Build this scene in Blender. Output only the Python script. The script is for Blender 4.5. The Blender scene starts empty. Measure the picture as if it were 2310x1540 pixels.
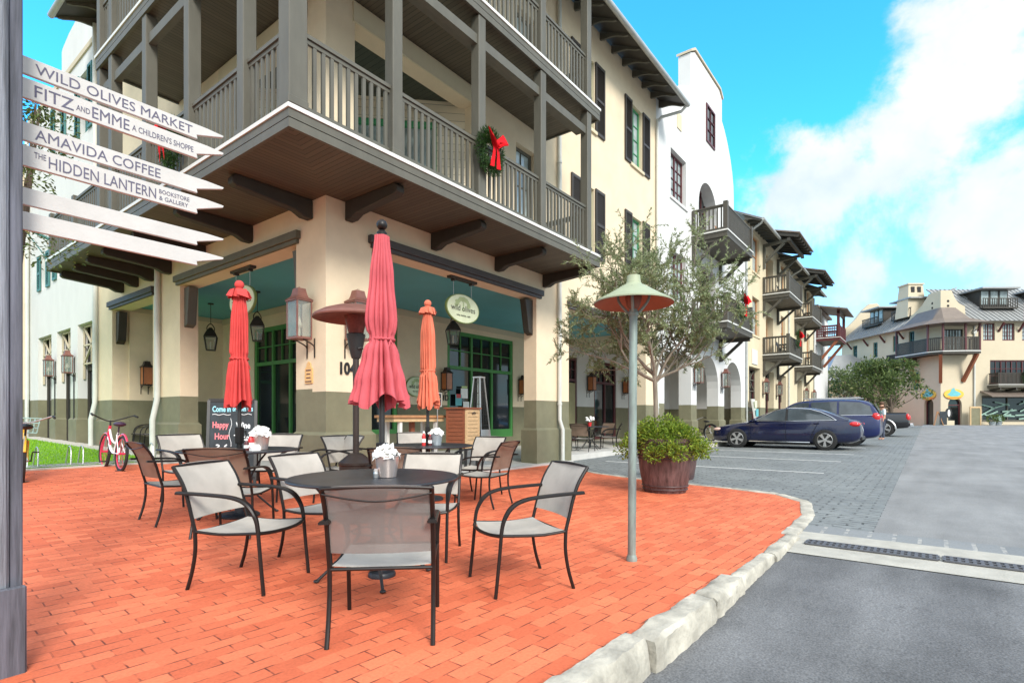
import bpy, math, random
from mathutils import Vector, Matrix
rnd = random.Random(11)
SC = bpy.context.scene
COL = SC.collection
PI = math.pi

# ---------------------------------------------------------------- camera model (metres; X runs down the street, Y along the left facade)
F = 1224.0; EYE = 1.17; PX = 1155.0; PY = 940.0
HEAD = math.radians(37.49)
SN, CS = math.sin(HEAD), math.cos(HEAD)
CX, CY = -4.954, -7.4645

def ray(px, py):
    l = (px - PX) / F
    return (CS + l * SN, SN - l * CS, (PY - py) / F)
def onY(px, py, y=0.0):            # point on a plane parallel to the street front
    r = ray(px, py); t = (y - CY) / r[1]
    return CX + t * r[0], EYE + t * r[2]
def onX(px, py, x=0.0):            # point on a plane parallel to the left facade
    r = ray(px, py); t = (x - CX) / r[0]
    return CY + t * r[1], EYE + t * r[2]
def zg(x, y):                       # level of the plaza: rises gently towards the lawn
    if x > 6.5: return 0.004 * (x - 6.5)
    if y < -4: v = 0.0
    elif y < 5: v = 0.03 * (y + 4)
    else: v = 0.27 + 0.015 * (y - 5)
    k = min(1.0, max(0.0, (4.5 - x) / 5.0))
    return v * k * k * (3 - 2 * k)
def zs(x, y):                       # level of the street
    if x < 0.5:
        t = min(1.0, (0.5 - x) / 2.6)
        return -0.035 - 0.115 * t
    if x < 2.0: return -0.035 + 0.03 * (x - .5) / 1.5
    return -0.005 + 0.006 * max(0, x - 6.5)
def gp(px, py, dz=0.0, fn=zg):
    r = ray(px, py); z = 0.0
    for _ in range(20):
        t = (z - EYE) / r[2]
        x, y = CX + t * r[0], CY + t * r[1]
        z = fn(x, y) + dz
    return Vector((x, y, z))
def at(px, py, d):                  # point at depth d (metres along the view)
    r = ray(px, py)
    return Vector((CX + d * r[0], CY + d * r[1], EYE + d * r[2]))

# ---------------------------------------------------------------- mesh builder
class MB:
    def __init__(s): s.v = []; s.f = []; s.mi = []; s.m = 0
    def add(s, vs, fs):
        b = len(s.v); s.v += [tuple(p) for p in vs]
        for f in fs: s.f.append(tuple(b + i for i in f)); s.mi.append(s.m)
        return s
    def box(s, x0, x1, y0, y1, z0, z1):
        return s.add([(x0,y0,z0),(x1,y0,z0),(x1,y1,z0),(x0,y1,z0),(x0,y0,z1),(x1,y0,z1),(x1,y1,z1),(x0,y1,z1)],
              [(0,3,2,1),(4,5,6,7),(0,1,5,4),(1,2,6,5),(2,3,7,6),(3,0,4,7)])
    def bar(s, p, q, w, h, up=(0,0,1)):
        p, q = Vector(p), Vector(q); d = (q - p).normalized(); u = Vector(up)
        if abs(d.dot(u)) > .99: u = Vector((1,0,0))
        a = d.cross(u).normalized(); b = a.cross(d).normalized()
        a *= w / 2; b *= h / 2
        return s.add([p-a-b,p+a-b,p+a+b,p-a+b,q-a-b,q+a-b,q+a+b,q-a+b],
              [(0,1,2,3),(7,6,5,4),(0,4,5,1),(1,5,6,2),(2,6,7,3),(3,7,4,0)])
    def tube(s, pts, r, n=8, cap=True):
        pts = [Vector(p) for p in pts]; N = len(pts)
        rs = r if isinstance(r, (list, tuple)) else [r] * N
        vs = []; prev = None
        for i, p in enumerate(pts):
            d = (pts[min(i+1,N-1)] - pts[max(i-1,0)])
            if d.length < 1e-9: d = Vector((0,0,1))
            d.normalize()
            if prev is None:
                u = Vector((0,0,1)) if abs(d.z) < .9 else Vector((1,0,0))
                a = d.cross(u).normalized()
            else:
                a = (prev - d * prev.dot(d)).normalized()
            prev = a; b = d.cross(a)
            for k in range(n):
                t = 2*PI*k/n
                vs.append(p + a*math.cos(t)*rs[i] + b*math.sin(t)*rs[i])
        fs = []
        for i in range(N-1):
            for k in range(n):
                k2 = (k+1) % n
                fs.append((i*n+k, i*n+k2, (i+1)*n+k2, (i+1)*n+k))
        if cap: fs.append(tuple(range(n-1,-1,-1))); fs.append(tuple((N-1)*n+k for k in range(n)))
        return s.add(vs, fs)
    def lathe(s, prof, c=(0,0,0), n=24, fn=None, cap=True):
        vs = []; fs = []; N = len(prof)
        for i, (r, z) in enumerate(prof):
            for k in range(n):
                t = 2*PI*k/n; rr = r * (fn(t, i / max(1,N-1)) if fn else 1)
                vs.append((c[0]+rr*math.cos(t), c[1]+rr*math.sin(t), c[2]+z))
        for i in range(N-1):
            for k in range(n):
                k2 = (k+1) % n
                fs.append((i*n+k, i*n+k2, (i+1)*n+k2, (i+1)*n+k))
        if cap: fs.append(tuple(range(n-1,-1,-1))); fs.append(tuple((N-1)*n+k for k in range(n)))
        return s.add(vs, fs)
    def extr(s, poly, ax, t0, t1):
        def m(a, b, t): return (t,a,b) if ax == 'x' else (a,t,b) if ax == 'y' else (a,b,t)
        n = len(poly)
        vs = [m(a,b,t0) for a,b in poly] + [m(a,b,t1) for a,b in poly]
        fs = [tuple(range(n)), tuple(range(2*n-1,n-1,-1))]
        for i in range(n):
            j = (i+1) % n; fs.append((i, i+n, j+n, j))
        return s.add(vs, fs)
    def ball(s, c, r, nu=12, nv=8, sc=(1,1,1)):
        vs = []; fs = []
        for i in range(nv+1):
            ph = PI*i/nv
            for k in range(nu):
                t = 2*PI*k/nu
                vs.append((c[0]+r*sc[0]*math.sin(ph)*math.cos(t), c[1]+r*sc[1]*math.sin(ph)*math.sin(t), c[2]+r*sc[2]*math.cos(ph)))
        for i in range(nv):
            for k in range(nu):
                k2 = (k+1)%nu; fs.append((i*nu+k,(i+1)*nu+k,(i+1)*nu+k2,i*nu+k2))
        return s.add(vs, fs)
    def grid(s, P):                 # P[i][j] of points
        n, m = len(P), len(P[0])
        return s.add([p for row in P for p in row],
              [(i*m+j, i*m+j+1, (i+1)*m+j+1, (i+1)*m+j) for i in range(n-1) for j in range(m-1)])
    def sheet(s, P, th):            # a curved sheet with thickness th
        n, m = len(P), len(P[0]); V = [[Vector(p) for p in r] for r in P]; N = []
        for i in range(n):
            row = []
            for j in range(m):
                a = V[min(i+1,n-1)][j] - V[max(i-1,0)][j]; b = V[i][min(j+1,m-1)] - V[i][max(j-1,0)]
                k = a.cross(b); row.append(k.normalized() if k.length > 1e-9 else Vector((0,0,1)))
            N.append(row)
        T = [V[i][j] + N[i][j]*th/2 for i in range(n) for j in range(m)]
        B = [V[i][j] - N[i][j]*th/2 for i in range(n) for j in range(m)]
        o = n*m; fs = []
        for i in range(n-1):
            for j in range(m-1):
                q = (i*m+j, i*m+j+1, (i+1)*m+j+1, (i+1)*m+j)
                fs.append(q); fs.append(tuple(o+k for k in reversed(q)))
        for i in range(n-1):
            for j in (0, m-1):
                a, b = i*m+j, (i+1)*m+j; fs.append((a,b,o+b,o+a))
        for j in range(m-1):
            for i in (0, n-1):
                a, b = i*m+j, i*m+j+1; fs.append((a,b,o+b,o+a))
        return s.add(T+B, fs)
    def wall(s, ax, us, zz, holes, t0, t1, mfn=None):
        """slab with rectangular holes; ax 'y': u is x, slab from y=t0 to t1; ax 'x': u is y"""
        us = sorted(set([round(u,4) for u in us] + [round(h[i],4) for h in holes for i in (0,1) if us[0] <= h[i] <= us[-1]]))
        zz = sorted(set([round(z,4) for z in zz] + [round(h[i],4) for h in holes for i in (2,3) if zz[0] <= h[i] <= zz[-1]]))
        def m(u,t,z): return (u,t,z) if ax == 'y' else (t,u,z)
        S = {}
        for i in range(len(us)-1):
            for j in range(len(zz)-1):
                cu, cz = (us[i]+us[i+1])/2, (zz[j]+zz[j+1])/2
                S[i,j] = not any(h[0]<cu<h[1] and h[2]<cz<h[3] for h in holes)
        for (i,j), ok in S.items():
            if not ok: continue
            a,b,c,d = us[i],us[i+1],zz[j],zz[j+1]
            if mfn: s.m = mfn((a+b)/2,(c+d)/2)
            for t, fl in ((t0,0),(t1,1)):
                q = [m(a,t,c),m(b,t,c),m(b,t,d),m(a,t,d)]
                s.add(q, [(0,1,2,3) if not fl else (3,2,1,0)])
            if not S.get((i-1,j)): s.add([m(a,t0,c),m(a,t1,c),m(a,t1,d),m(a,t0,d)],[(3,2,1,0)])
            if not S.get((i+1,j)): s.add([m(b,t0,c),m(b,t1,c),m(b,t1,d),m(b,t0,d)],[(0,1,2,3)])
            if not S.get((i,j-1)): s.add([m(a,t0,c),m(b,t0,c),m(b,t1,c),m(a,t1,c)],[(3,2,1,0)])
            if not S.get((i,j+1)): s.add([m(a,t0,d),m(b,t0,d),m(b,t1,d),m(a,t1,d)],[(0,1,2,3)])
        s.m = 0
        return s
    def arch(s, ax, u0, u1, zsp, ztop, t0, t1, n=14, rise=None):
        """fill between an arch springing at zsp and the flat top ztop"""
        c = (u0+u1)/2; r = (u1-u0)/2; h = rise or r
        def m(u,t,z): return (u,t,z) if ax == 'y' else (t,u,z)
        for k in range(n):
            a0, a1 = PI - PI*k/n, PI - PI*(k+1)/n
            p, q = (c+r*math.cos(a0), zsp+h*math.sin(a0)), (c+r*math.cos(a1), zsp+h*math.sin(a1))
            s.add([m(p[0],t0,p[1]),m(q[0],t0,q[1]),m(q[0],t0,ztop),m(p[0],t0,ztop),
                   m(p[0],t1,p[1]),m(q[0],t1,q[1]),m(q[0],t1,ztop),m(p[0],t1,ztop)],
                  [(0,1,2,3),(7,6,5,4),(0,4,5,1)])
        return s
    def xf(s, M):
        s.v = [tuple(M @ Vector(p)) for p in s.v]; return s
    def build(s, name, mat, parent=None, smooth=False, bevel=0.0, label=None, kind=None, seg=1, weld=True):
        me = bpy.data.meshes.new(name)
        me.from_pydata(s.v, [], s.f)
        mats = mat if isinstance(mat, (list, tuple)) else [mat]
        for k in mats: me.materials.append(k)
        if len(mats) > 1: me.polygons.foreach_set('material_index', s.mi)
        if smooth: me.polygons.foreach_set('use_smooth', [True]*len(me.polygons))
        me.update()
        o = bpy.data.objects.new(name, me); COL.objects.link(o)
        if parent is not None: o.parent = parent
        import bmesh as bm_
        b = bm_.new(); b.from_mesh(me)
        if weld and len(s.v) < 60000: bm_.ops.remove_doubles(b, verts=b.verts, dist=1e-5)
        if len(s.f) < 60000: bm_.ops.recalc_face_normals(b, faces=b.faces)
        b.to_mesh(me); b.free()
        if smooth:
            try: me.set_sharp_from_angle(angle=math.radians(38))
            except Exception: pass
        if bevel > 0:
            md = o.modifiers.new('bevel','BEVEL'); md.width = bevel; md.segments = seg; md.limit_method = 'ANGLE'; md.angle_limit = math.radians(40)
            md.harden_normals = False
        if label: o['label'] = label
        if kind: o['kind'] = kind
        return o

def thing(name, label, cat, loc=(0,0,0), rz=0.0, group=None, tilt=None):
    o = bpy.data.objects.new(name, None); COL.objects.link(o)
    o.empty_display_size = .1
    o.location = loc; o.rotation_euler = (tilt[0], tilt[1], rz) if tilt else (0,0,rz)
    o['label'] = label; o['category'] = cat
    if group: o['group'] = group
    return o
def tag(o, label, cat, group=None, kind=None):
    if label: o['label'] = label
    if cat: o['category'] = cat
    if group: o['group'] = group
    if kind: o['kind'] = kind
    return o
def dup(root, loc, rz=None, label=None, group=None, tilt=None):
    r = root.copy(); COL.objects.link(r); r.location = loc
    if rz is not None: r.rotation_euler = (tilt[0], tilt[1], rz) if tilt else (0,0,rz)
    if label: r['label'] = label
    if group: r['group'] = group
    def kids(a, b):
        for ch in list(a.children):
            c = ch.copy(); COL.objects.link(c); c.parent = b; kids(ch, c)
    kids(root, r)
    return r

def text(s, size, mat, parent, M, name='lettering', ext=0.0015, align='LEFT', sx=1.0, spacing=1.0, bold=0.0):
    cu = bpy.data.curves.new('t','FONT'); cu.body = s; cu.size = size; cu.extrude = ext; cu.align_x = align
    cu.space_character = spacing; cu.offset = bold; cu.resolution_u = 3
    o = bpy.data.objects.new('t', cu); COL.objects.link(o)
    bpy.context.view_layer.update()
    me = bpy.data.meshes.new_from_object(o.evaluated_get(bpy.context.evaluated_depsgraph_get()))
    bpy.data.objects.remove(o); bpy.data.curves.remove(cu)
    me.transform(M @ Matrix.Diagonal((sx,1,1,1)))
    me.materials.clear(); me.materials.append(mat); me.name = name
    ob = bpy.data.objects.new(name, me); COL.objects.link(ob)
    if parent is not None: ob.parent = parent
    return ob
def frame(o, xa, ya):               # matrix with text x axis xa, y axis ya at origin o
    xa, ya = Vector(xa).normalized(), Vector(ya).normalized(); za = xa.cross(ya)
    M = Matrix.Identity(4)
    for i in range(3): M[i][0]=xa[i]; M[i][1]=ya[i]; M[i][2]=za[i]; M[i][3]=o[i]
    return M

# ---------------------------------------------------------------- materials
def nt(name):
    m = bpy.data.materials.new(name); m.use_nodes = True
    t = m.node_tree; t.nodes.clear()
    return m, t, t.nodes, t.links
def lin(c):
    return tuple(c) + (1,)
def mat(name, col, rough=.6, var=.12, scale=3.0, metal=0.0, bump=0.0, bscale=40.0, col2=None, spec=.5, coat=0.0, stretch=None, trans=0.0):
    m, t, n, l = nt(name)
    out = n.new('ShaderNodeOutputMaterial'); b = n.new('ShaderNodeBsdfPrincipled')
    l.new(b.outputs[0], out.inputs[0])
    tc = n.new('ShaderNodeTexCoord'); vec = tc.outputs['Object']
    if stretch:
        mp = n.new('ShaderNodeMapping'); mp.inputs['Scale'].default_value = stretch
        l.new(vec, mp.inputs[0]); vec = mp.outputs[0]
    b.inputs['Roughness'].default_value = rough; b.inputs['Metallic'].default_value = metal
    b.inputs['Specular IOR Level'].default_value = spec
    if coat: b.inputs['Coat Weight'].default_value = coat; b.inputs['Coat Roughness'].default_value = .04
    if var > 0:
        ns = n.new('ShaderNodeTexNoise'); ns.inputs['Scale'].default_value = scale; ns.inputs['Detail'].default_value = 6
        ns.inputs['Roughness'].default_value = .65
        l.new(vec, ns.inputs['Vector'])
        r = n.new('ShaderNodeValToRGB')
        c2 = col2 or tuple(min(1, c*(1+var)) for c in col)
        r.color_ramp.elements[0].position = .3; r.color_ramp.elements[1].position = .7
        r.color_ramp.elements[0].color = lin(tuple(c*(1-var) for c in col)); r.color_ramp.elements[1].color = lin(c2)
        l.new(ns.outputs[0], r.inputs[0]); l.new(r.outputs[0], b.inputs['Base Color'])
    else: b.inputs['Base Color'].default_value = lin(col)
    if bump > 0:
        n2 = n.new('ShaderNodeTexNoise'); n2.inputs['Scale'].default_value = bscale; n2.inputs['Detail'].default_value = 5
        l.new(vec, n2.inputs['Vector'])
        bp = n.new('ShaderNodeBump'); bp.inputs['Strength'].default_value = bump; bp.inputs['Distance'].default_value = .01
        l.new(n2.outputs[0], bp.inputs['Height']); l.new(bp.outputs[0], b.inputs['Normal'])
    return m
def board_mat(name, col, width, axis, rough=.55, var=.15, depth=.5, gap=.08):
    """painted tongue and groove boards: grooves across one object axis"""
    m, t, n, l = nt(name)
    out = n.new('ShaderNodeOutputMaterial'); b = n.new('ShaderNodeBsdfPrincipled'); l.new(b.outputs[0], out.inputs[0])
    b.inputs['Roughness'].default_value = rough
    tc = n.new('ShaderNodeTexCoord'); sp = n.new('ShaderNodeSeparateXYZ'); l.new(tc.outputs['Object'], sp.inputs[0])
    ma = n.new('ShaderNodeMath'); ma.operation = 'DIVIDE'; l.new(sp.outputs[axis], ma.inputs[0]); ma.inputs[1].default_value = width
    fr = n.new('ShaderNodeMath'); fr.operation = 'FRACT'; l.new(ma.outputs[0], fr.inputs[0])
    fl = n.new('ShaderNodeMath'); fl.operation = 'FLOOR'; l.new(ma.outputs[0], fl.inputs[0])
    wn = n.new('ShaderNodeTexWhiteNoise'); wn.noise_dimensions = '1D'; l.new(fl.outputs[0], wn.inputs['W'])
    gr = n.new('ShaderNodeMath'); gr.operation = 'GREATER_THAN'; l.new(fr.outputs[0], gr.inputs[0]); gr.inputs[1].default_value = gap
    r = n.new('ShaderNodeValToRGB'); r.color_ramp.elements[0].color = lin(tuple(c*(1-var) for c in col)); r.color_ramp.elements[1].color = lin(tuple(c*(1+var) for c in col))
    l.new(wn.outputs[0], r.inputs[0])
    mx = n.new('ShaderNodeMixRGB'); l.new(gr.outputs[0], mx.inputs[0]); mx.inputs[1].default_value = lin(tuple(c*.35 for c in col)); l.new(r.outputs[0], mx.inputs[2])
    l.new(mx.outputs[0], b.inputs['Base Color'])
    bp = n.new('ShaderNodeBump'); bp.inputs['Strength'].default_value = depth; bp.inputs['Distance'].default_value = .01
    l.new(gr.outputs[0], bp.inputs['Height']); l.new(bp.outputs[0], b.inputs['Normal'])
    return m
def brick_mat(name, c1, c2, mortar, bw, bh, ms, off=.5, rot=0.0, rough=.8, bump=.6, patch=None, sx=0.0, sy=0.0):
    m, t, n, l = nt(name)
    out = n.new('ShaderNodeOutputMaterial'); b = n.new('ShaderNodeBsdfPrincipled'); l.new(b.outputs[0], out.inputs[0])
    b.inputs['Roughness'].default_value = rough; b.inputs['Specular IOR Level'].default_value = .25
    tc = n.new('ShaderNodeTexCoord'); mp = n.new('ShaderNodeMapping'); l.new(tc.outputs['Object'], mp.inputs[0])
    mp.inputs['Rotation'].default_value = (0,0,rot); mp.inputs['Location'].default_value = (sx,sy,0)
    # slightly wandering joints
    wn = n.new('ShaderNodeTexNoise'); wn.inputs['Scale'].default_value = 3.0; l.new(mp.outputs[0], wn.inputs['Vector'])
    sub = n.new('ShaderNodeVectorMath'); sub.operation = 'SUBTRACT'; l.new(wn.outputs['Color'], sub.inputs[0]); sub.inputs[1].default_value = (.5,.5,.5)
    sca = n.new('ShaderNodeVectorMath'); sca.operation = 'SCALE'; l.new(sub.outputs[0], sca.inputs[0]); sca.inputs['Scale'].default_value = .02
    ad = n.new('ShaderNodeVectorMath'); ad.operation = 'ADD'; l.new(mp.outputs[0], ad.inputs[0]); l.new(sca.outputs[0], ad.inputs[1])
    br = n.new('ShaderNodeTexBrick'); l.new(ad.outputs[0], br.inputs['Vector'])
    br.offset = off; br.inputs['Scale'].default_value = 1.0
    br.inputs['Brick Width'].default_value = bw; br.inputs['Row Height'].default_value = bh
    br.inputs['Mortar Size'].default_value = ms; br.inputs['Mortar Smooth'].default_value = .15
    br.inputs['Color1'].default_value = lin(c1); br.inputs['Color2'].default_value = lin(c2); br.inputs['Mortar'].default_value = lin(mortar)
    # some joints are tight (barely visible), some open and dark
    nj = n.new('ShaderNodeTexNoise'); nj.inputs['Scale'].default_value = 9.0; nj.inputs['Detail'].default_value = 3; l.new(mp.outputs[0], nj.inputs['Vector'])
    rj = n.new('ShaderNodeValToRGB'); rj.color_ramp.elements[0].position = .42; rj.color_ramp.elements[1].position = .60
    l.new(nj.outputs[0], rj.inputs[0])
    mj = n.new('ShaderNodeMath'); mj.operation = 'MULTIPLY'; l.new(br.outputs['Fac'], mj.inputs[0]); l.new(rj.outputs[0], mj.inputs[1])
    mixc = n.new('ShaderNodeMixRGB'); l.new(mj.outputs[0], mixc.inputs[0])
    b2 = n.new('ShaderNodeTexBrick'); l.new(ad.outputs[0], b2.inputs['Vector']); b2.offset = off
    b2.inputs['Scale'].default_value = 1.0
    b2.inputs['Brick Width'].default_value = bw; b2.inputs['Row Height'].default_value = bh; b2.inputs['Mortar Size'].default_value = 0.0
    b2.inputs['Color1'].default_value = lin(c1); b2.inputs['Color2'].default_value = lin(c2); b2.inputs['Mortar'].default_value = lin(c1)
    l.new(b2.outputs[0], mixc.inputs[1]); mixc.inputs[2].default_value = lin(mortar)
    # broad weathering and fine grit
    nb = n.new('ShaderNodeTexNoise'); nb.inputs['Scale'].default_value = .9; nb.inputs['Detail'].default_value = 6; l.new(mp.outputs[0], nb.inputs['Vector'])
    rb = n.new('ShaderNodeValToRGB'); rb.color_ramp.elements[0].position = .3; rb.color_ramp.elements[1].position = .72
    p = patch or .82
    rb.color_ramp.elements[0].color = (p,p,p*1.02,1); rb.color_ramp.elements[1].color = (1.08,1.08,1.08,1)
    l.new(nb.outputs[0], rb.inputs[0])
    mu = n.new('ShaderNodeMixRGB'); mu.blend_type = 'MULTIPLY'; mu.inputs[0].default_value = 1; l.new(mixc.outputs[0], mu.inputs[1]); l.new(rb.outputs[0], mu.inputs[2])
    ng = n.new('ShaderNodeTexNoise'); ng.inputs['Scale'].default_value = 60; ng.inputs['Detail'].default_value = 4; l.new(mp.outputs[0], ng.inputs['Vector'])
    rg = n.new('ShaderNodeValToRGB'); rg.color_ramp.elements[0].position = .25; rg.color_ramp.elements[1].position = .75
    rg.color_ramp.elements[0].color = (.84,.84,.84,1); rg.color_ramp.elements[1].color = (1.08,1.08,1.08,1); l.new(ng.outputs[0], rg.inputs[0])
    m2 = n.new('ShaderNodeMixRGB'); m2.blend_type = 'MULTIPLY'; m2.inputs[0].default_value = 1; l.new(mu.outputs[0], m2.inputs[1]); l.new(rg.outputs[0], m2.inputs[2])
    nd = n.new('ShaderNodeTexNoise'); nd.inputs['Scale'].default_value = 5.5; nd.inputs['Detail'].default_value = 8; nd.inputs['Roughness'].default_value = .75; l.new(tc.outputs['Object'], nd.inputs['Vector'])
    rd = n.new('ShaderNodeValToRGB'); rd.color_ramp.elements[0].position = .60; rd.color_ramp.elements[1].position = .74; rd.color_ramp.elements[0].color = (1,1,1,1); rd.color_ramp.elements[1].color = (.66,.62,.62,1); l.new(nd.outputs[0], rd.inputs[0])
    m3 = n.new('ShaderNodeMixRGB'); m3.blend_type = 'MULTIPLY'; m3.inputs[0].default_value = 1; l.new(m2.outputs[0], m3.inputs[1]); l.new(rd.outputs[0], m3.inputs[2])
    l.new(m3.outputs[0], b.inputs['Base Color'])
    inv = n.new('ShaderNodeMath'); inv.operation = 'SUBTRACT'; inv.inputs[0].default_value = 1; l.new(mj.outputs[0], inv.inputs[1])
    a2 = n.new('ShaderNodeMath'); a2.operation = 'MULTIPLY_ADD'; l.new(ng.outputs[0], a2.inputs[0]); a2.inputs[1].default_value = .25; l.new(inv.outputs[0], a2.inputs[2])
    bp = n.new('ShaderNodeBump'); bp.inputs['Strength'].default_value = bump; bp.inputs['Distance'].default_value = .008
    l.new(a2.outputs[0], bp.inputs['Height']); l.new(bp.outputs[0], b.inputs['Normal'])
    return m
def asphalt_mat(name, col, var=.25, stain=.6, wear=1.0):
    m, t, n, l = nt(name)
    out = n.new('ShaderNodeOutputMaterial'); b = n.new('ShaderNodeBsdfPrincipled'); l.new(b.outputs[0], out.inputs[0])
    b.inputs['Roughness'].default_value = .85; b.inputs['Specular IOR Level'].default_value = .25
    tc = n.new('ShaderNodeTexCoord')
    n1 = n.new('ShaderNodeTexNoise'); n1.inputs['Scale'].default_value = .8; n1.inputs['Detail'].default_value = 8; n1.inputs['Roughness'].default_value = .65; l.new(tc.outputs['Object'], n1.inputs['Vector'])
    r1 = n.new('ShaderNodeValToRGB'); r1.color_ramp.elements[0].position = .33; r1.color_ramp.elements[1].position = .62
    r1.color_ramp.elements[0].color = lin(tuple(c*stain for c in col)); r1.color_ramp.elements[1].color = lin(tuple(c*1.12 for c in col)); l.new(n1.outputs[0], r1.inputs[0])
    n2 = n.new('ShaderNodeTexNoise'); n2.inputs['Scale'].default_value = 90; n2.inputs['Detail'].default_value = 3; l.new(tc.outputs['Object'], n2.inputs['Vector'])
    r2 = n.new('ShaderNodeValToRGB'); r2.color_ramp.elements[0].position = .35; r2.color_ramp.elements[1].position = .68
    r2.color_ramp.elements[0].color = (1-var,)*3+(1,); r2.color_ramp.elements[1].color = (1+var,)*3+(1,); l.new(n2.outputs[0], r2.inputs[0])
    mu = n.new('ShaderNodeMixRGB'); mu.blend_type = 'MULTIPLY'; mu.inputs[0].default_value = 1; l.new(r1.outputs[0], mu.inputs[1]); l.new(r2.outputs[0], mu.inputs[2])
    mp = n.new('ShaderNodeMapping'); mp.inputs['Scale'].default_value = (.35,2.2,1); mp.inputs['Rotation'].default_value = (0,0,.5); l.new(tc.outputs['Object'], mp.inputs[0])
    n3 = n.new('ShaderNodeTexNoise'); n3.inputs['Scale'].default_value = 1.1; n3.inputs['Detail'].default_value = 7; l.new(mp.outputs[0], n3.inputs['Vector'])
    r3 = n.new('ShaderNodeValToRGB'); r3.color_ramp.elements[0].position = .36; r3.color_ramp.elements[1].position = .66; r3.color_ramp.elements[0].color = (1-.26*wear,1-.26*wear,1-.25*wear,1); r3.color_ramp.elements[1].color = (1.12,1.12,1.12,1); l.new(n3.outputs[0], r3.inputs[0])
    mu3 = n.new('ShaderNodeMixRGB'); mu3.blend_type = 'MULTIPLY'; mu3.inputs[0].default_value = 1; l.new(mu.outputs[0], mu3.inputs[1]); l.new(r3.outputs[0], mu3.inputs[2])
    n4 = n.new('ShaderNodeTexNoise'); n4.inputs['Scale'].default_value = 3.2; n4.inputs['Detail'].default_value = 9; n4.inputs['Roughness'].default_value = .72; l.new(tc.outputs['Object'], n4.inputs['Vector'])
    r4 = n.new('ShaderNodeValToRGB'); r4.color_ramp.elements[0].position = .60; r4.color_ramp.elements[1].position = .72; r4.color_ramp.elements[0].color = (1,1,1,1); r4.color_ramp.elements[1].color = (1-.38*wear,1-.38*wear,1-.37*wear,1); l.new(n4.outputs[0], r4.inputs[0])
    mu4 = n.new('ShaderNodeMixRGB'); mu4.blend_type = 'MULTIPLY'; mu4.inputs[0].default_value = 1; l.new(mu3.outputs[0], mu4.inputs[1]); l.new(r4.outputs[0], mu4.inputs[2])
    l.new(mu4.outputs[0], b.inputs['Base Color'])
    bp = n.new('ShaderNodeBump'); bp.inputs['Strength'].default_value = .5; bp.inputs['Distance'].default_value = .006
    l.new(n2.outputs[0], bp.inputs['Height']); l.new(bp.outputs[0], b.inputs['Normal'])
    return m
def glass_mat(name, tint, alpha, rough=.03):
    """pane: partly see-through, with a sharp reflection"""
    m, t, n, l = nt(name)
    out = n.new('ShaderNodeOutputMaterial'); tr = n.new('ShaderNodeBsdfTransparent'); b = n.new('ShaderNodeBsdfPrincipled')
    b.inputs['Base Color'].default_value = lin(tint); b.inputs['Roughness'].default_value = rough; b.inputs['Specular IOR Level'].default_value = .8
    mx = n.new('ShaderNodeMixShader'); mx.inputs[0].default_value = alpha
    l.new(tr.outputs[0], mx.inputs[1]); l.new(b.outputs[0], mx.inputs[2]); l.new(mx.outputs[0], out.inputs[0])
    return m
def fabric_mat(name, col, see=.0, trl=.3, wr=False):
    m, t, n, l = nt(name)
    out = n.new('ShaderNodeOutputMaterial'); b = n.new('ShaderNodeBsdfPrincipled'); b.inputs['Roughness'].default_value = .9; b.inputs['Specular IOR Level'].default_value = .2
    tc = n.new('ShaderNodeTexCoord'); ns = n.new('ShaderNodeTexNoise'); ns.inputs['Scale'].default_value = 6; ns.inputs['Detail'].default_value = 5; l.new(tc.outputs['Object'], ns.inputs['Vector'])
    r = n.new('ShaderNodeValToRGB'); r.color_ramp.elements[0].position = .3; r.color_ramp.elements[1].position = .7
    r.color_ramp.elements[0].color = lin(tuple(c*.86 for c in col)); r.color_ramp.elements[1].color = lin(tuple(min(1,c*1.08) for c in col))
    l.new(ns.outputs[0], r.inputs[0]); l.new(r.outputs[0], b.inputs['Base Color'])
    w = n.new('ShaderNodeTexNoise'); w.inputs['Scale'].default_value = 14 if wr else 220; w.inputs['Detail'].default_value = 6
    mp = n.new('ShaderNodeMapping'); mp.inputs['Scale'].default_value = (2.2,2.2,.35) if wr else (1,1,1); l.new(tc.outputs['Object'], mp.inputs[0]); l.new(mp.outputs[0], w.inputs['Vector'])
    bp = n.new('ShaderNodeBump'); bp.inputs['Strength'].default_value = .55 if wr else .25; bp.inputs['Distance'].default_value = .02 if wr else .003; l.new(w.outputs[0], bp.inputs['Height']); l.new(bp.outputs[0], b.inputs['Normal'])
    ts = n.new('ShaderNodeBsdfTranslucent'); l.new(r.outputs[0], ts.inputs[0])
    m1 = n.new('ShaderNodeMixShader'); m1.inputs[0].default_value = trl; l.new(b.outputs[0], m1.inputs[1]); l.new(ts.outputs[0], m1.inputs[2])
    last = m1
    if see > 0:
        tp = n.new('ShaderNodeBsdfTransparent'); m2 = n.new('ShaderNodeMixShader'); m2.inputs[0].default_value = see
        l.new(m1.outputs[0], m2.inputs[1]); l.new(tp.outputs[0], m2.inputs[2]); last = m2
    l.new(last.outputs[0], out.inputs[0])
    return m
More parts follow.
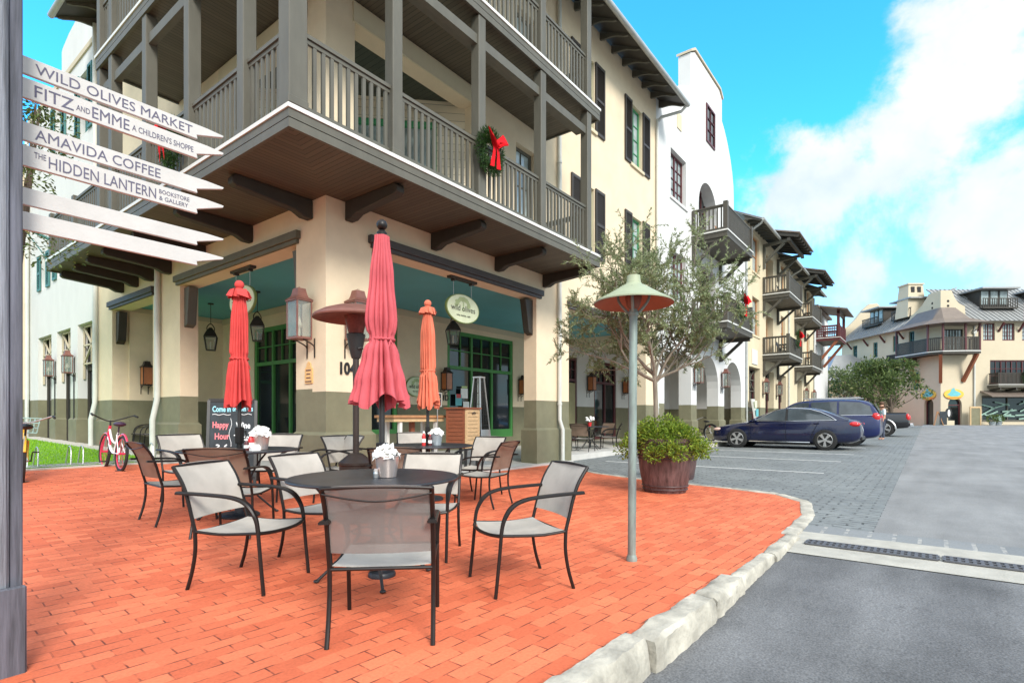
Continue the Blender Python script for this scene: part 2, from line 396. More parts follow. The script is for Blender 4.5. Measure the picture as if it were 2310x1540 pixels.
def leaf_mat(name, c1, c2, c3=None, scale=2.5):
    m, t, n, l = nt(name)
    out = n.new('ShaderNodeOutputMaterial'); b = n.new('ShaderNodeBsdfPrincipled'); b.inputs['Roughness'].default_value = .55; b.inputs['Specular IOR Level'].default_value = .3
    g = n.new('ShaderNodeNewGeometry'); r = n.new('ShaderNodeValToRGB')
    r.color_ramp.elements[0].position = 0; r.color_ramp.elements[1].position = 1
    r.color_ramp.elements[0].color = lin(c1); r.color_ramp.elements[1].color = lin(c2)
    if c3: e = r.color_ramp.elements.new(.93); e.color = lin(c2); r.color_ramp.elements[2].color = lin(c3)
    l.new(g.outputs['Random Per Island'], r.inputs[0]); l.new(r.outputs[0], b.inputs['Base Color'])
    ts = n.new('ShaderNodeBsdfTranslucent'); l.new(r.outputs[0], ts.inputs[0])
    mx = n.new('ShaderNodeMixShader'); mx.inputs[0].default_value = .3; l.new(b.outputs[0], mx.inputs[1]); l.new(ts.outputs[0], mx.inputs[2]); l.new(mx.outputs[0], out.inputs[0])
    return m

M = {}
M['cream'] = mat('cream_stucco', (.70,.575,.405), .9, .08, 1.4, bump=.45, bscale=70)
M['cream2'] = mat('yellow_cream_stucco', (.60,.52,.36), .9, .07, 1.1, bump=.4, bscale=70, stretch=(1,1,.45))
M['cream3'] = mat('pale_cream_stucco', (.54,.465,.335), .9, .05, .6, bump=.2, bscale=60)
M['white'] = mat('white_stucco', (.63,.625,.605), .9, .06, 1.2, bump=.4, bscale=70, stretch=(1,1,.45))
M['olive'] = mat('olive_painted_stucco', (.175,.165,.10), .8, .14, 2.6, bump=.45, bscale=70)
M['trim'] = mat('taupe_painted_timber', (.096,.091,.070), .6, .14, 5, stretch=(1,1,.3))
M['trims'] = mat('brown_grey_timber', (.066,.059,.045), .6, .14, 5)
M['ochre'] = mat('ochre_stucco', (.62,.525,.355), .9, .08, .9, bump=.4, bscale=60, stretch=(1,1,.45))
M['trimd'] = mat('dark_brown_timber', (.034,.029,.021), .6, .15, 5)
M['beam'] = mat('slate_brown_timber', (.055,.048,.046), .6, .15, 6)
M['edge'] = mat('white_painted_edge', (.66,.65,.61), .5, .04)
M['soffx'] = board_mat('soffit_boards_x', (.090,.074,.049), .085, 0, gap=.14)
M['soffy'] = board_mat('soffit_boards_y', (.090,.074,.049), .085, 1, gap=.14)
M['soffd'] = board_mat('loggia_ceiling_boards', (.055,.062,.045), .11, 0, gap=.12)
M['clap'] = board_mat('cream_clapboard', (.66,.57,.42), .16, 2, gap=.07)
M['teal'] = mat('teal_ceiling_paint', (.10,.35,.40), .6, .08, 1.0)
M['conc'] = mat('pale_concrete', (.50,.47,.41), .9, .1, 2.5, bump=.3, bscale=60)
M['floor'] = mat('porch_concrete', (.50,.485,.45), .85, .12, 2.0, bump=.2)
M['green'] = mat('green_joinery', (.055,.22,.05), .45, .08)
M['green2'] = mat('dull_green_joinery', (.045,.25,.10), .5, .08)
M['maroon'] = mat('maroon_joinery', (.09,.018,.02), .45, .1)
M['orange'] = mat('varnished_wood', (.36,.14,.035), .4, .2, 6, stretch=(1,1,.2))
M['palewood'] = mat('pale_slat_wood', (.55,.38,.20), .6, .2, 8, stretch=(1,1,4))
M['redwood'] = mat('red_brown_wood', (.23,.07,.03), .55, .2, 8, stretch=(1,1,4))
M['tablewood'] = mat('oiled_table_wood', (.40,.20,.09), .55, .2, 8)
M['shut'] = mat('brown_shutter', (.042,.034,.027), .55, .1)
M['tealshut'] = mat('teal_shutter', (.05,.17,.16), .55, .1)
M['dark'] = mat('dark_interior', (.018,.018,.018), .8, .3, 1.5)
M['glass'] = mat('dark_window_glass', (.012,.016,.018), .06, .5, .8, spec=.7)
M['glassb'] = mat('curtained_window_glass', (.30,.36,.36), .08, .45, 2.2, spec=.7)
M['pane'] = glass_mat('lantern_glass', (.30,.36,.33), .30)
M['copper'] = mat('weathered_copper', (.23,.10,.078), .5, .2, 8, metal=.35)
M['bronze'] = mat('dark_bronze', (.045,.032,.026), .45, .2, 8, metal=.4)
M['zinc'] = mat('zinc_gutter', (.42,.43,.41), .45, .12, 3, metal=.3)
M['roof'] = mat('metal_roof', (.30,.30,.29), .5, .12, 2, metal=.25)
M['roofd'] = mat('brown_metal_roof', (.16,.125,.10), .55, .12, 2)
M['pipe'] = mat('pale_downpipe', (.55,.56,.52), .5, .08, 3)
M['red'] = fabric_mat('red_canvas', (.64,.075,.07), 0, .12, True)
M['pink'] = fabric_mat('faded_rose_canvas', (.60,.115,.135), 0, .12, True)
M['coral'] = fabric_mat('coral_canvas', (.72,.20,.12), 0, .12, True)
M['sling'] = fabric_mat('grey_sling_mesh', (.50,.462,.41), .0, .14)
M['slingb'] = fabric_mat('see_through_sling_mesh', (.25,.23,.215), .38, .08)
M['slingbr'] = fabric_mat('brown_backlit_sling_mesh', (.30,.21,.155), .22, .18)  # both mesh copies darken the sling tone, as backs seen against the light
M['frame'] = mat('black_brown_steel_tube', (.013,.010,.009), .42, .2, 12, metal=.3)
M['tabletop'] = mat('charcoal_table_top', (.024,.027,.033), .42, .35, 5, spec=.35)
M['blackm'] = mat('black_metal', (.018,.018,.018), .45, .2, 8)
M['steel'] = mat('brushed_steel', (.72,.62,.58), .28, .12, 4, metal=.8, stretch=(12,12,1))
M['galv'] = mat('galvanised_bucket', (.45,.50,.53), .4, .15, 6, metal=.6)
M['paper'] = mat('white_paper', (.85,.84,.81), .9, .04, 10)
M['redp'] = mat('red_plastic', (.55,.03,.03), .35, .1)
M['silver'] = mat('silver_grey_metal', (.5,.5,.5), .3, .1, 4, metal=.8)
M['chalk'] = mat('chalkboard_slate', (.022,.030,.036), .75, .5, 4)
M['cwhite'] = mat('chalk_white', (.80,.82,.82), .9, .05); M['cblue'] = mat('chalk_blue', (.32,.66,.76), .9, .05)
M['cpink'] = mat('chalk_pink', (.80,.22,.24), .9, .05)
M['ink'] = mat('blue_grey_lettering', (.105,.10,.15), .8, .15, 20)
M['black'] = mat('black_paint', (.012,.012,.012), .5, .1)
M['signw'] = mat('white_sign_board', (.52,.50,.475), .75, .07, 6, bump=.15, bscale=80)
M['ovalg'] = mat('pale_green_sign', (.62,.68,.46), .6, .1, 5); M['ovale'] = mat('olive_sign_rim', (.16,.22,.06), .55, .1)
M['oval2'] = mat('sage_emblem', (.36,.44,.22), .7, .1, 8); M['dgreen'] = mat('sign_lettering', (.03,.035,.03), .7, .1)
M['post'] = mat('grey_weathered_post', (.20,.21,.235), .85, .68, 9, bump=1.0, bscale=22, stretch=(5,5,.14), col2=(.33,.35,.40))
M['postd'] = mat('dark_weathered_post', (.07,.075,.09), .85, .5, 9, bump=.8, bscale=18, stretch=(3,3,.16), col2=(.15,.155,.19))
M['verdi'] = mat('verdigris_shade', (.32,.355,.235), .6, .1, 6); M['cshade'] = mat('copper_shade_lining', (.24,.085,.05), .5, .15, 6)
M['lpole'] = mat('weathered_lamp_pole', (.22,.23,.22), .55, .35, 9, metal=.2, col2=(.28,.37,.33), stretch=(1,1,.25))
M['barrel'] = mat('stained_barrel', (.072,.036,.034), .55, .55, 6, col2=(.15,.085,.08), stretch=(4,4,.5)); M['hoop'] = mat('dark_hoop', (.06,.03,.028), .4, .2)
M['soil'] = mat('soil', (.05,.035,.022), .95, .3, 20)
M['bark'] = mat('grey_bark', (.21,.18,.14), .9, .3, 8, bump=.6, bscale=30, stretch=(2,2,.4))
M['bark2'] = mat('brown_bark', (.10,.075,.055), .9, .3, 8)
M['olivel'] = leaf_mat('olive_leaves', (.11,.145,.055), (.36,.42,.22), (.60,.62,.48))
M['shrub'] = leaf_mat('bright_shrub_leaves', (.055,.12,.012), (.30,.40,.045), (.42,.44,.08))
M['treel'] = leaf_mat('dark_tree_leaves', (.03,.06,.014), (.16,.22,.065), (.32,.32,.14))
M['fir'] = leaf_mat('fir_needles', (.015,.045,.012), (.06,.13,.03))
M['bow'] = fabric_mat('red_ribbon', (.72,.012,.02), 0, .2)
M['navy'] = mat('navy_car_paint', (.002,.005,.034), .2, .1, 3, coat=.7, spec=.5); M['blue'] = mat('blue_car_paint', (.004,.011,.075), .28, .1, 3, coat=.45)
M['blackcar'] = mat('black_car_paint', (.008,.008,.010), .22, .1, 3, coat=.8); M['tyre'] = mat('tyre_rubber', (.016,.016,.016), .8, .2, 12)
M['rim'] = mat('alloy_rim', (.55,.54,.53), .3, .1, 5, metal=.8); M['chrome'] = mat('chrome', (.75,.76,.78), .12, .05, 5, metal=1.0)
M['cglass'] = mat('car_glass', (.06,.075,.085), .05, .4, 1.5, spec=.8); M['tail'] = mat('tail_lamp_red', (.55,.012,.015), .15, .1, 8, coat=.5)
M['amber'] = mat('head_lamp', (.75,.5,.42), .1, .2, 8, coat=.6)
M['grass'] = mat('lawn_soil', (.14,.30,.01), .9, .25, 2); M['blade'] = leaf_mat('grass_blades', (.15,.36,.008), (.30,.54,.02))
M['bpink'] = mat('red_pink_cycle_paint', (.62,.035,.09), .3, .1, coat=.4); M['bwhite'] = mat('white_cycle_paint', (.78,.78,.80), .3, .05); M['byel'] = mat('yellow_cycle_paint', (.75,.42,.01), .3, .1, coat=.4)
M['mint'] = mat('mint_basket', (.40,.62,.56), .5, .1); M['purple'] = mat('purple_saddle', (.045,.02,.05), .5, .2)
M['sgrey'] = mat('rack_steel', (.45,.47,.47), .35, .1, metal=.7)
M['drain'] = mat('iron_grate', (.13,.13,.14), .6, .2, 10, metal=.4)
M['line'] = mat('worn_white_line', (.62,.62,.60), .8, .2, 6)
M['stone'] = mat('white_limestone', (.42,.39,.325), .9, .42, 4, bump=.9, bscale=22)
M['brick'] = brick_mat('orange_brick_paving', (.80,.205,.095), (.62,.138,.062), (.19,.05,.03), .205, .098, .0045, off=.5, rot=math.radians(3), bump=.5, patch=.86)
M['paver'] = brick_mat('grey_block_paving', (.24,.255,.25), (.205,.22,.218), (.060,.064,.063), .26, .13, .013, rot=math.radians(90), bump=.7, patch=.8)
M['cobble'] = brick_mat('pale_block_row', (.22,.232,.235), (.26,.27,.27), (.40,.39,.36), .2, .45, .018, off=0, rot=math.radians(90), bump=.4)
M['asph'] = asphalt_mat('dark_asphalt', (.170,.171,.173), .28, .62); M['asph2'] = asphalt_mat('grey_road_surface', (.225,.225,.222), .14, .86, .35)
M['sand'] = mat('ground_beyond', (.30,.27,.20), .95, .2, .2)
M['signy'] = mat('yellow_oval_sign', (.70,.44,.06), .5, .1); M['signt'] = mat('turquoise_sign_paint', (.12,.42,.46), .5, .1); M['signo'] = mat('orange_sign_paint', (.72,.20,.03), .5, .1)
M['skin'] = mat('skin', (.50,.27,.18), .6, .05); M['hair'] = mat('brown_hair', (.10,.045,.02), .7, .2); M['shirt'] = mat('pale_blue_shirt', (.62,.72,.78), .9, .05); M['jeans'] = mat('dark_trousers', (.05,.06,.09), .9, .1)
M['post1'] = mat('poster_green', (.55,.68,.30), .7, .1); M['plaqueo'] = mat('orange_plaque', (.70,.42,.16), .6, .1, 8)
M['orangelit'] = mat('amber_lantern_glass', (.40,.13,.04), .3, .2, 3)
M['flame'] = mat('lantern_bulb', (.8,.72,.55), .4, .05)
# ================================================================ ground, paving, kerbs
def struct(o): o['kind'] = 'structure'; return o
g = MB().box(-400, 600, -500, 500, -1.0, -.45); struct(g.build('ground', M['sand']))

KERB = [(6.3,.02),(5.9,-.55),(5.25,-1.5),(4.85,-2.4),(4.55,-3.3),(4.35,-4.2),(4.22,-5.0),(4.02,-5.62),(3.62,-6.02),(3.05,-6.22),(2.3,-6.30),(1.4,-6.33),(.5,-6.33),(-.5,-6.30),(-1.5,-6.26),(-2.5,-6.2),(-3.6,-6.16),(-7,-6.1)]
def kx(y):                       # right hand edge of the brick plaza at row y
    if y >= -.1: return 6.2
    for (x0,y0),(x1,y1) in zip(KERB, KERB[1:]):
        if y1 <= y <= y0: return x0 + (x1-x0)*(y-y0)/(y1-y0)
    return 2.4
def kb(x):                       # near edge of the brick at column x
    pts = [q for q in KERB if q[0] <= 3.1]
    for (x0,y0),(x1,y1) in zip(pts, pts[1:]):
        if x1 <= x <= x0: return y1 + (y0-y1)*(x-x1)/(x0-x1)
    return -6.22 if x > 3 else -6.1
ys = [-6.28,-6.2,-6.1,-6.0,-5.9,-5.75,-5.6,-5.4] + [-5.2+.35*i for i in range(15)] + [.05]
ys = sorted(set(round(y,3) for y in ys))
P = []
for y in ys:
    xr = kx(y)+.03; xl = -9.0; n = 26
    row = []
    for i in range(n+1):
        x = xl+(xr-xl)*i/n; b = kb(x)-.025; yy = b if y == ys[0] and x < 2.6 else (max(y, b+.004*ys.index(y)) if x < 2.6 else y)
        row.append((x, yy, zg(x, yy)))
    P.append(row)
m = MB().grid(P)
ys2 = [.05+.5*i for i in range(10)]; ys2[-1] = 4.62
m.grid([[(-9.0+9.2*i/14, y, zg(-9.0+9.2*i/14, y)) for i in range(15)] for y in ys2])
struct(m.build('brick_plaza', M['brick']))
# street sheets
def sheet(name, mt, x0, x1, y0, y1, dz=0.0, nx=24, ny=6, fn=zs):
    return struct(MB().grid([[(x0+(x1-x0)*i/nx, y0+(y1-y0)*j/ny, fn(x0+(x1-x0)*i/nx, y0+(y1-y0)*j/ny)+dz) for i in range(nx+1)] for j in range(ny+1)]).build(name, mt))
sheet('asphalt_drive', M['asph'], -9, .40, -26, -6.05, 0, 30, 6)
sheet('drain_apron', mat('drain_concrete',(.40,.38,.33),.9,.18,4,bump=.4,bscale=60), .40, 1.34, -26, -6.1, .006, 4, 4)
sheet('block_row', M['cobble'], 1.34, 1.72, -26, -6.1, .002, 2, 4)
sheet('parking_pavers', M['paver'], 1.72, 60, -7.02, .6, 0, 60, 4)
sheet('road', M['asph2'], 1.72, 90, -60, -7.02, 0, 60, 4)
# the slot drain: frames and bars, in lengths
for k in range(5):
    y1 = -6.55 - k*1.02; y0 = y1 - .98
    t = thing('drain_grate', 'iron slot drain grate, %s length from the kerb' % ['first','second','third','fourth','fifth'][k], 'drain grate', (.85,(y0+y1)/2,0), 0, 'drain grates across the street'); t.scale = (.74,1,1)
    z = zs(.85,0)+.006
    m = MB().box(-.12,.12,-.49,.49,z-.05,z+.002); m.build('trough', M['black'], t)
    m = MB(); z += .004
    m.box(-.135,-.105,-.49,.49,z,z+.012).box(.105,.135,-.49,.49,z,z+.012).box(-.015,.015,-.49,.49,z,z+.012)
    for i in range(21):
        yy = -.49 + i*.049; m.box(-.105,-.015,yy-.012,yy+.012,z+.0,z+.010).box(.015,.105,yy-.012,yy+.012,z,z+.010)
    m.build('grate_bars', M['drain'], t)
# painted parking lines
m = MB()
for x, ya, yb in ((7.85,-5.75,-.75),(11.15,-5.7,-1.2),(14.1,-5.7,-1.2),(18.0,-5.7,-1.2)):
    m.box(x-.045,x+.045,ya,yb,zs(x,0)+.004,zs(x,0)+.008)
struct(m.build('parking_line', M['line']))
# kerb stones, rough hewn
from mathutils import noise
def stone(m, p, q, w, zt, zb, seed):
    p, q = Vector((p[0],p[1],0)), Vector((q[0],q[1],0)); d = (q-p); L = d.length; d.normalize(); nrm = Vector((d.y,-d.x,0))
    n = max(5, int(L/.045)); prof = [(-.5,0),(-.5,.6),(-.47,.88),(-.38,.985),(-.15,1.0),(.12,1.0),(.33,.98),(.45,.88),(.5,.66),(.51,.35),(.52,0)]
    rows = []
    for i in range(n+1):
        t = i/n; e = min(t, 1-t)*L; sh = 1 - .10*max(0, 1-e/.035)
        row = []
        for a, b in prof:
            hz = (zt-zb)*b
            base = p + d*(L*t)
            v = Vector((base.x*5+seed, base.y*5+a*3, b*3))
            am = .75 if p.x < 0 else .35; j = (noise.noise(v)*.030 + noise.noise(v*3.3)*.018 + noise.noise(v*8)*.008)*am
            j2 = (noise.noise(v+Vector((9,3,1)))*.016 + noise.noise(v*3.1+Vector((4,4,4)))*.010)*am
            pt = base + nrm*((a*sh)*w + (j if abs(a) > .3 else 0)) ; z = zb + hz*(sh if b > .5 else 1) + (j2 if b > .5 else 0)
            row.append((pt.x, pt.y, z))
        rows.append(row)
    m.grid(rows)
    m.add([rows[0][k] for k in range(len(prof))], [tuple(range(len(prof)))])
    m.add([rows[-1][k] for k in range(len(prof))], [tuple(reversed(range(len(prof))))])
def along(path):
    out = [(0.0, Vector((path[0][0],path[0][1],0)))]
    for a, b in zip(path, path[1:]):
        out.append((out[-1][0]+(Vector(b)-Vector(a)).length, Vector((b[0],b[1],0))))
    return out
AL = along(KERB)
def kat(s):
    for (s0,p0),(s1,p1) in zip(AL, AL[1:]):
        if s <= s1: return p0 + (p1-p0)*((s-s0)/(s1-s0))
    return AL[-1][1]
m = MB(); s = .25; k = 0; tot = AL[-1][0]
while s < tot-.2:
    p = kat(s); near = p.x < 2.2 and p.y < -6
    L = rnd.uniform(.55,1.15) if near else rnd.uniform(.7,1.3)
    q = kat(min(tot, s+L))
    w = (.165+rnd.uniform(-.02,.03)) if p.x < .0 else (.125+rnd.uniform(-.015,.015))
    if not near: w = .11 if p.y > -4.8 else .15
    zt = zg(p.x,p.y) + (.022+rnd.uniform(-.006,.02) if near else .012)
    zb = zs(p.x,p.y) - .04
    nrm = Vector(((q-p).y, -(q-p).x, 0)).normalized(); off = nrm*(-.060+rnd.uniform(-.012,.012) if near else -.03)
    stone(m, p+off, q+off, w, zt, zb, k*7.3); s += L + .012; k += 1
struct(m.build('kerb', M['stone'], smooth=True))
# lawn
lx0, lx1, ly0, ly1 = -9.0, -.42, 4.76, 17.5
n = 14
struct(MB().grid([[(lx0+(lx1-lx0)*i/n, ly0+(ly1-ly0)*j/n, zg(0 if 0 else lx0+(lx1-lx0)*i/n, ly0+(ly1-ly0)*j/n)+.004) for i in range(n+1)] for j in range(n+1)]).build('lawn_bed', M['grass']))
m = MB()
for i in range(9000):
    u = rnd.random()**1.6; x = rnd.uniform(-5.2, lx1); y = ly0 + (ly1-ly0)*u
    z = zg(x,y); a = rnd.uniform(0,PI); h = rnd.uniform(.025,.06); w = .010 + .012*u
    dx, dy = math.cos(a)*w, math.sin(a)*w; lx, ly = rnd.uniform(-.02,.02), rnd.uniform(-.02,.02)
    m.add([(x-dx,y-dy,z),(x+dx,y+dy,z),(x+lx,y+ly,z+h)],[(0,1,2)])
o = m.build('lawn_grass', M['blade'], weld=False); tag(o, 'bright green mown lawn beside the white arcade', None, kind='stuff')
n = 20
m = MB()
for i in range(n):
    x0 = -9+8.8*i/n; x1 = -9+8.8*(i+1)/n
    z = zg((x0+x1)/2,4.68)
    m.box(x0,x1,4.60,4.77,z-.1,z+.025)
m.build('lawn_edging', M['conc'])
bpy.data.objects['lawn_edging']['kind'] = 'structure'
m = MB(); 
for i in range(24):
    y0 = 4.77+12.7*i/24; y1 = 4.77+12.7*(i+1)/24; z = zg(-.2,(y0+y1)/2); m.box(-.42,.02,y0,y1,z-.1,z+.03)
struct(m.build('wall_foot_strip', M['conc']))
# ================================================================ building helpers
def window(root, ax, u0, u1, z0, z1, t, cols=2, rows=3, fm='green', gm='glass', fw=.06, mull=.02, deep=.05, name='window', trans=None, solid=0.0, split=None):
    """frame is the part, panes the sub-part. facing -y (ax y) or -x (ax x)"""
    def B(m, a, b, c, d, s0, s1):
        m.box(a,b,s0,s1,c,d) if ax == 'y' else m.box(s0,s1,a,b,c,d)
    m = MB(); s0, s1 = t, t+deep
    B(m,u0,u0+fw,z0,z1,s0,s1); B(m,u1-fw,u1,z0,z1,s0,s1); B(m,u0+fw,u1-fw,z1-fw,z1,s0,s1); B(m,u0+fw,u1-fw,z0,z0+fw,s0,s1)
    iu0, iu1, iz0, iz1 = u0+fw, u1-fw, z0+fw, z1-fw
    if solid: B(m,iu0,iu1,iz0,iz0+solid,s0+.01,s1); iz0 += solid
    tiers = [(iz0,iz1,cols,rows)]
    if trans: # heavy transom bar: (height, lower cols, upper cols per light, upper rows)
        B(m,iu0,iu1,trans-.05,trans+.05,s0-.012,s1); tiers = [(iz0,trans-.05,0,0),(trans+.05,iz1,cols,rows)]
    if split:
        ws = [iu0+(iu1-iu0)*i/split for i in range(1,split)]
        for w in ws: B(m,w-.04,w+.04,iz0,iz1,s0-.006,s1)
    k = split or 1
    for (a, b, c, r) in tiers:
        for q in range(k):
            p0 = iu0+(iu1-iu0)*q/k; p1 = iu0+(iu1-iu0)*(q+1)/k
            for i in range(1,c): w = p0+(p1-p0)*i/c; B(m,w-mull/2,w+mull/2,a,b,s0+.012,s1-.004)
            for j in range(1,r): z = a+(b-a)*j/r; B(m,p0,p1,z-mull/2,z+mull/2,s0+.014,s1-.005)
    o = m.build(name, M[fm], root)
    gmb = MB(); B(gmb,u0+.01,u1-.01,z0+.01,z1-.01,s1-.012,s1-.006); gmb.build('pane', M[gm], o)
    return o
def shutter(root, ax, u0, u1, z0, z1, t, mt='shut'):
    def B(m,a,b,c,d,s0,s1): m.box(a,b,s0,s1,c,d) if ax == 'y' else m.box(s0,s1,a,b,c,d)
    m = MB(); f = .055; s0, s1 = t-.05, t-.005; zm = (z0+z1)/2
    B(m,u0,u0+f,z0,z1,s0,s1); B(m,u1-f,u1,z0,z1,s0,s1)
    for z in (z0, zm-.04, z1-.08): B(m,u0+f,u1-f,z,z+.08,s0+.002,s1)
    n = int((z1-z0)/.06)
    for i in range(n):
        z = z0+.05+(z1-z0-.1)*i/n
        if ax == 'y': m.add([(u0+f,s0+.008,z),(u1-f,s0+.008,z),(u1-f,s1-.01,z+.055),(u0+f,s1-.01,z+.055)],[(0,1,2,3)])
        else: m.add([(s0+.008,u0+f,z),(s0+.008,u1-f,z),(s1-.01,u1-f,z+.055),(s1-.01,u0+f,z+.055)],[(0,1,2,3)])
    B(m,u0+f,u1-f,z0+.06,z1-.06,s1-.008,s1)
    return m.build('shutter', M[mt], root)
def railing(root, p, q, z0, z1, mt='trim', step=.13, bw=.05, rot=None, name='railing'):
    p, q = Vector((p[0],p[1],0)), Vector((q[0],q[1],0)); d = q-p; L = d.length; d.normalize(); m = MB()
    m.bar(p+Vector((0,0,z1-.02)), q+Vector((0,0,z1-.02)), .085, .05)
    m.bar(p+Vector((0,0,z1-.075)), q+Vector((0,0,z1-.075)), .04, .05)
    m.bar(p+Vector((0,0,z0+.06)), q+Vector((0,0,z0+.06)), .05, .09)
    n = max(2, int(round(L/step)))
    for i in range(n):
        c = p + d*(L*(i+.5)/n)
        m.bar(c+Vector((0,0,z0+.1)), c+Vector((0,0,z1-.095)), .032, bw, up=tuple(d))
    return m.build(name, M[mt], root)
def post(root, x, y, z0, z1, w=.17, mt='trim', name='post', cap=True):
    m = MB().box(x-w/2,x+w/2,y-w/2,y+w/2,z0,z1)
    if cap: m.box(x-w/2-.012,x+w/2+.012,y-w/2-.012,y+w/2+.012,z0,z0+.10)
    return m.build(name, M[mt], root, bevel=.008)
def slab(root, x0, x1, y0, y1, zt, th=.26, soff='soffx', name='balcony', wallside=None, sides='xXyY'):
    """balcony floor: white drip edge, stepped fascia, boarded soffit; returns the slab (a part)"""
    m = MB()
    m.m = 0; m.box(x0+.02,x1-.02,y0+.02,y1,zt-.14,zt-.055); 
    m.box(x0+.06,x1-.06,y0+.06,y1,zt-th+.03,zt-.14)
    m.m = 1; m.box(x0-.015,x1+.015,y0-.015,y1,zt-.055,zt-.004)
    m.m = 0; m.box(x0+.02,x0+.06,y0+.02,y1,zt-th,zt-.14-.012).box(x1-.06,x1-.02,y0+.02,y1,zt-th,zt-.14-.012).box(x0+.06,x1-.06,y0+.02,y0+.06,zt-th,zt-.14-.012)
    m.m = 2; m.box(x0+.062,x1-.062,y0+.062,y1-.002,zt-th+.022,zt-th+.028)
    return m.build(name, [M['trim'],M['edge'],M[soff]], root)
def downpipe(root, x, y, z0, z1, mt='pipe', r=.05, kick=0):
    pts = [(x,y,z1),(x,y,1.75),(x-.0,y-.0,1.1),(x,y-.09 if kick else y,.85),(x,y-.09 if kick else y,z0)]
    m = MB().tube(pts, r, 10)
    for z in (1.5,3.2,5.4,7.6,9.8):
        if z < z1: m.tube([(x,y,z-.03),(x,y,z+.03)], r+.012, 10)
    return m.build('downpipe', M[mt], root, smooth=True)
def plinth(m, x0, x1, y0, y1, z0, z1, p=.05):
    m.box(x0-p,x1+p,y0-p,y1+p,z0,z1-.05)
    m.add([(x0-p,y0-p,z1-.05),(x1+p,y0-p,z1-.05),(x1+p,y1+p,z1-.05),(x0-p,y1+p,z1-.05),(x0-.002,y0-.002,z1),(x1+.002,y0-.002,z1),(x1+.002,y1+.002,z1),(x0-.002,y1+.002,z1)],
          [(4,5,6,7),(0,1,5,4),(1,2,6,5),(2,3,7,6),(3,0,4,7)])
    return m
def lattice(root, ax, u0, u1, z0, z1, t, mt='trim'):
    m = MB()
    def P(u,z): return (u,t,z) if ax == 'y' else (t,u,z)
    um, zm = (u0+u1)/2, (z0+z1)/2; up = (0,1,0) if ax == 'y' else (1,0,0)
    for a, b in (((u0,z0),(u1,z0)),((u0,z1),(u1,z1)),((u0,zm),(u1,zm)),((um,z0),(um,z1)),((u0,z0),(u0,z1)),((u1,z0),(u1,z1)),
                 ((u0,z0),(um,zm)),((um,zm),(u1,z0)),((u0,z1),(um,zm)),((um,zm),(u1,z1))):
        m.bar(P(*a),P(*b),.045,.04,up=up)
    for u in (u0,u1):
        m.bar(P(u,z0),P(u,z0-.45),.05,.05,up=up)
    return m.build('lattice', M[mt], root)

# ---------------------------------------------------------------- the corner building
CB = thing('corner_building', 'cream corner building with olive base, taupe wrap-around balconies and open shop porch', 'building', (0,0,0))
LZ = 4.02; ZT = 12.15
holesR = [(.88,5.74,-1,LZ),(7.22,12.1,-1,4.0),(.54,3.50,4.9,7.65),(.54,3.5,8.3,11.2),
          (4.93,5.72,4.9,7.45),(4.93,5.72,8.3,10.6),(7.80,8.58,5.68,7.56),(7.80,8.58,9.2,11.12),(10.98,11.78,5.68,7.56),(10.98,11.78,9.2,11.12)]
m = MB().wall('y', [0,12.96], [-.3,1.57,LZ,ZT], holesR, 0, .37, lambda u,z: 1 if z < 1.57 else 0)
holesL = [(.84,5.41,-1,LZ),(6.91,9.67,-1,4.0),(.54,3.5,4.9,7.65),(.54,3.5,8.3,11.2),(5.6,6.5,4.9,7.3),(7.6,8.4,5.7,7.4),(5.6,6.4,9.2,11)]
m.wall('x', [.37,10.8], [-.3,1.62,LZ,ZT], holesL, 0, .37, lambda u,z: 1 if z < 1.62 else 0)
m.box(.002,.54,.372,.60,4.9,7.65)
m.m = 0; m.box(.372,.878,.372,.838,1.57,LZ-.01); m.m = 1; m.box(.372,.878,.372,.838,-.2,1.57); m.m = 0
m.build('wall', [M['cream'],M['olive']], CB)
for q in ((0,.88,0,.84,-.2,.93),(5.74,7.22,0,.37,-.2,.9),(0,.37,5.41,6.91,-.2,1.05),(0,.37,9.67,10.78,-.2,1.1),(12.1,12.9,0,.37,-.2,1.0)): plinth(MB(),*q).build('plinth', M['olive'], CB)
# thin shadow joints in the render of the upper walls
# lintel beams
def beam_y(x0,x1,z): return MB().box(x0,x1,-.09,-.002,z+.07,z+.20).box(x0+.05,x1-.05,-.055,-.002,z,z+.07).build('lintel_beam', M['beam'], CB, bevel=.006)
beam_y(.80,5.95,4.02); beam_y(7.12,12.15,4.0)
for y0,y1,z,mt in ((.70,5.56,4.02,'trim'),(6.78,9.82,4.0,'beam')):
    MB().box(-.09,-.002,y0,y1,z+.07,z+.20).box(-.055,-.002,y0+.05,y1-.05,z,z+.07).build('lintel_beam', M[mt] if mt != 'trim' else mat('olive_brown_timber',(.115,.105,.07),.6,.12,5), CB, bevel=.006)
# knee brackets on the far jambs
def knee(pts, ax, t0, t1, mt): return MB().extr(pts, ax, t0, t1).build('knee_bracket', M[mt], CB, bevel=.008)
knee([(5.738,3.98),(5.42,3.98),(5.45,3.86),(5.58,3.20),(5.738,3.14)], 'y', .10, .27, 'trimd')
knee([(.882,3.98),(1.20,3.98),(1.17,3.86),(1.04,3.20),(.882,3.14)], 'y', .10, .27, 'trimd')
knee([(5.408,3.98),(5.16,3.98),(5.18,3.84),(5.26,3.18),(5.408,3.12)], 'x', .08, .27, 'trim')
knee([(9.668,3.95),(9.42,3.95),(9.44,3.8),(9.52,3.2),(9.668,3.1)], 'x', .08, .27, 'trimd')
knee([(.842,3.98),(1.10,3.98),(1.07,3.84),(1.0,3.18),(.842,3.12)], 'x', .08, .27, 'trim')
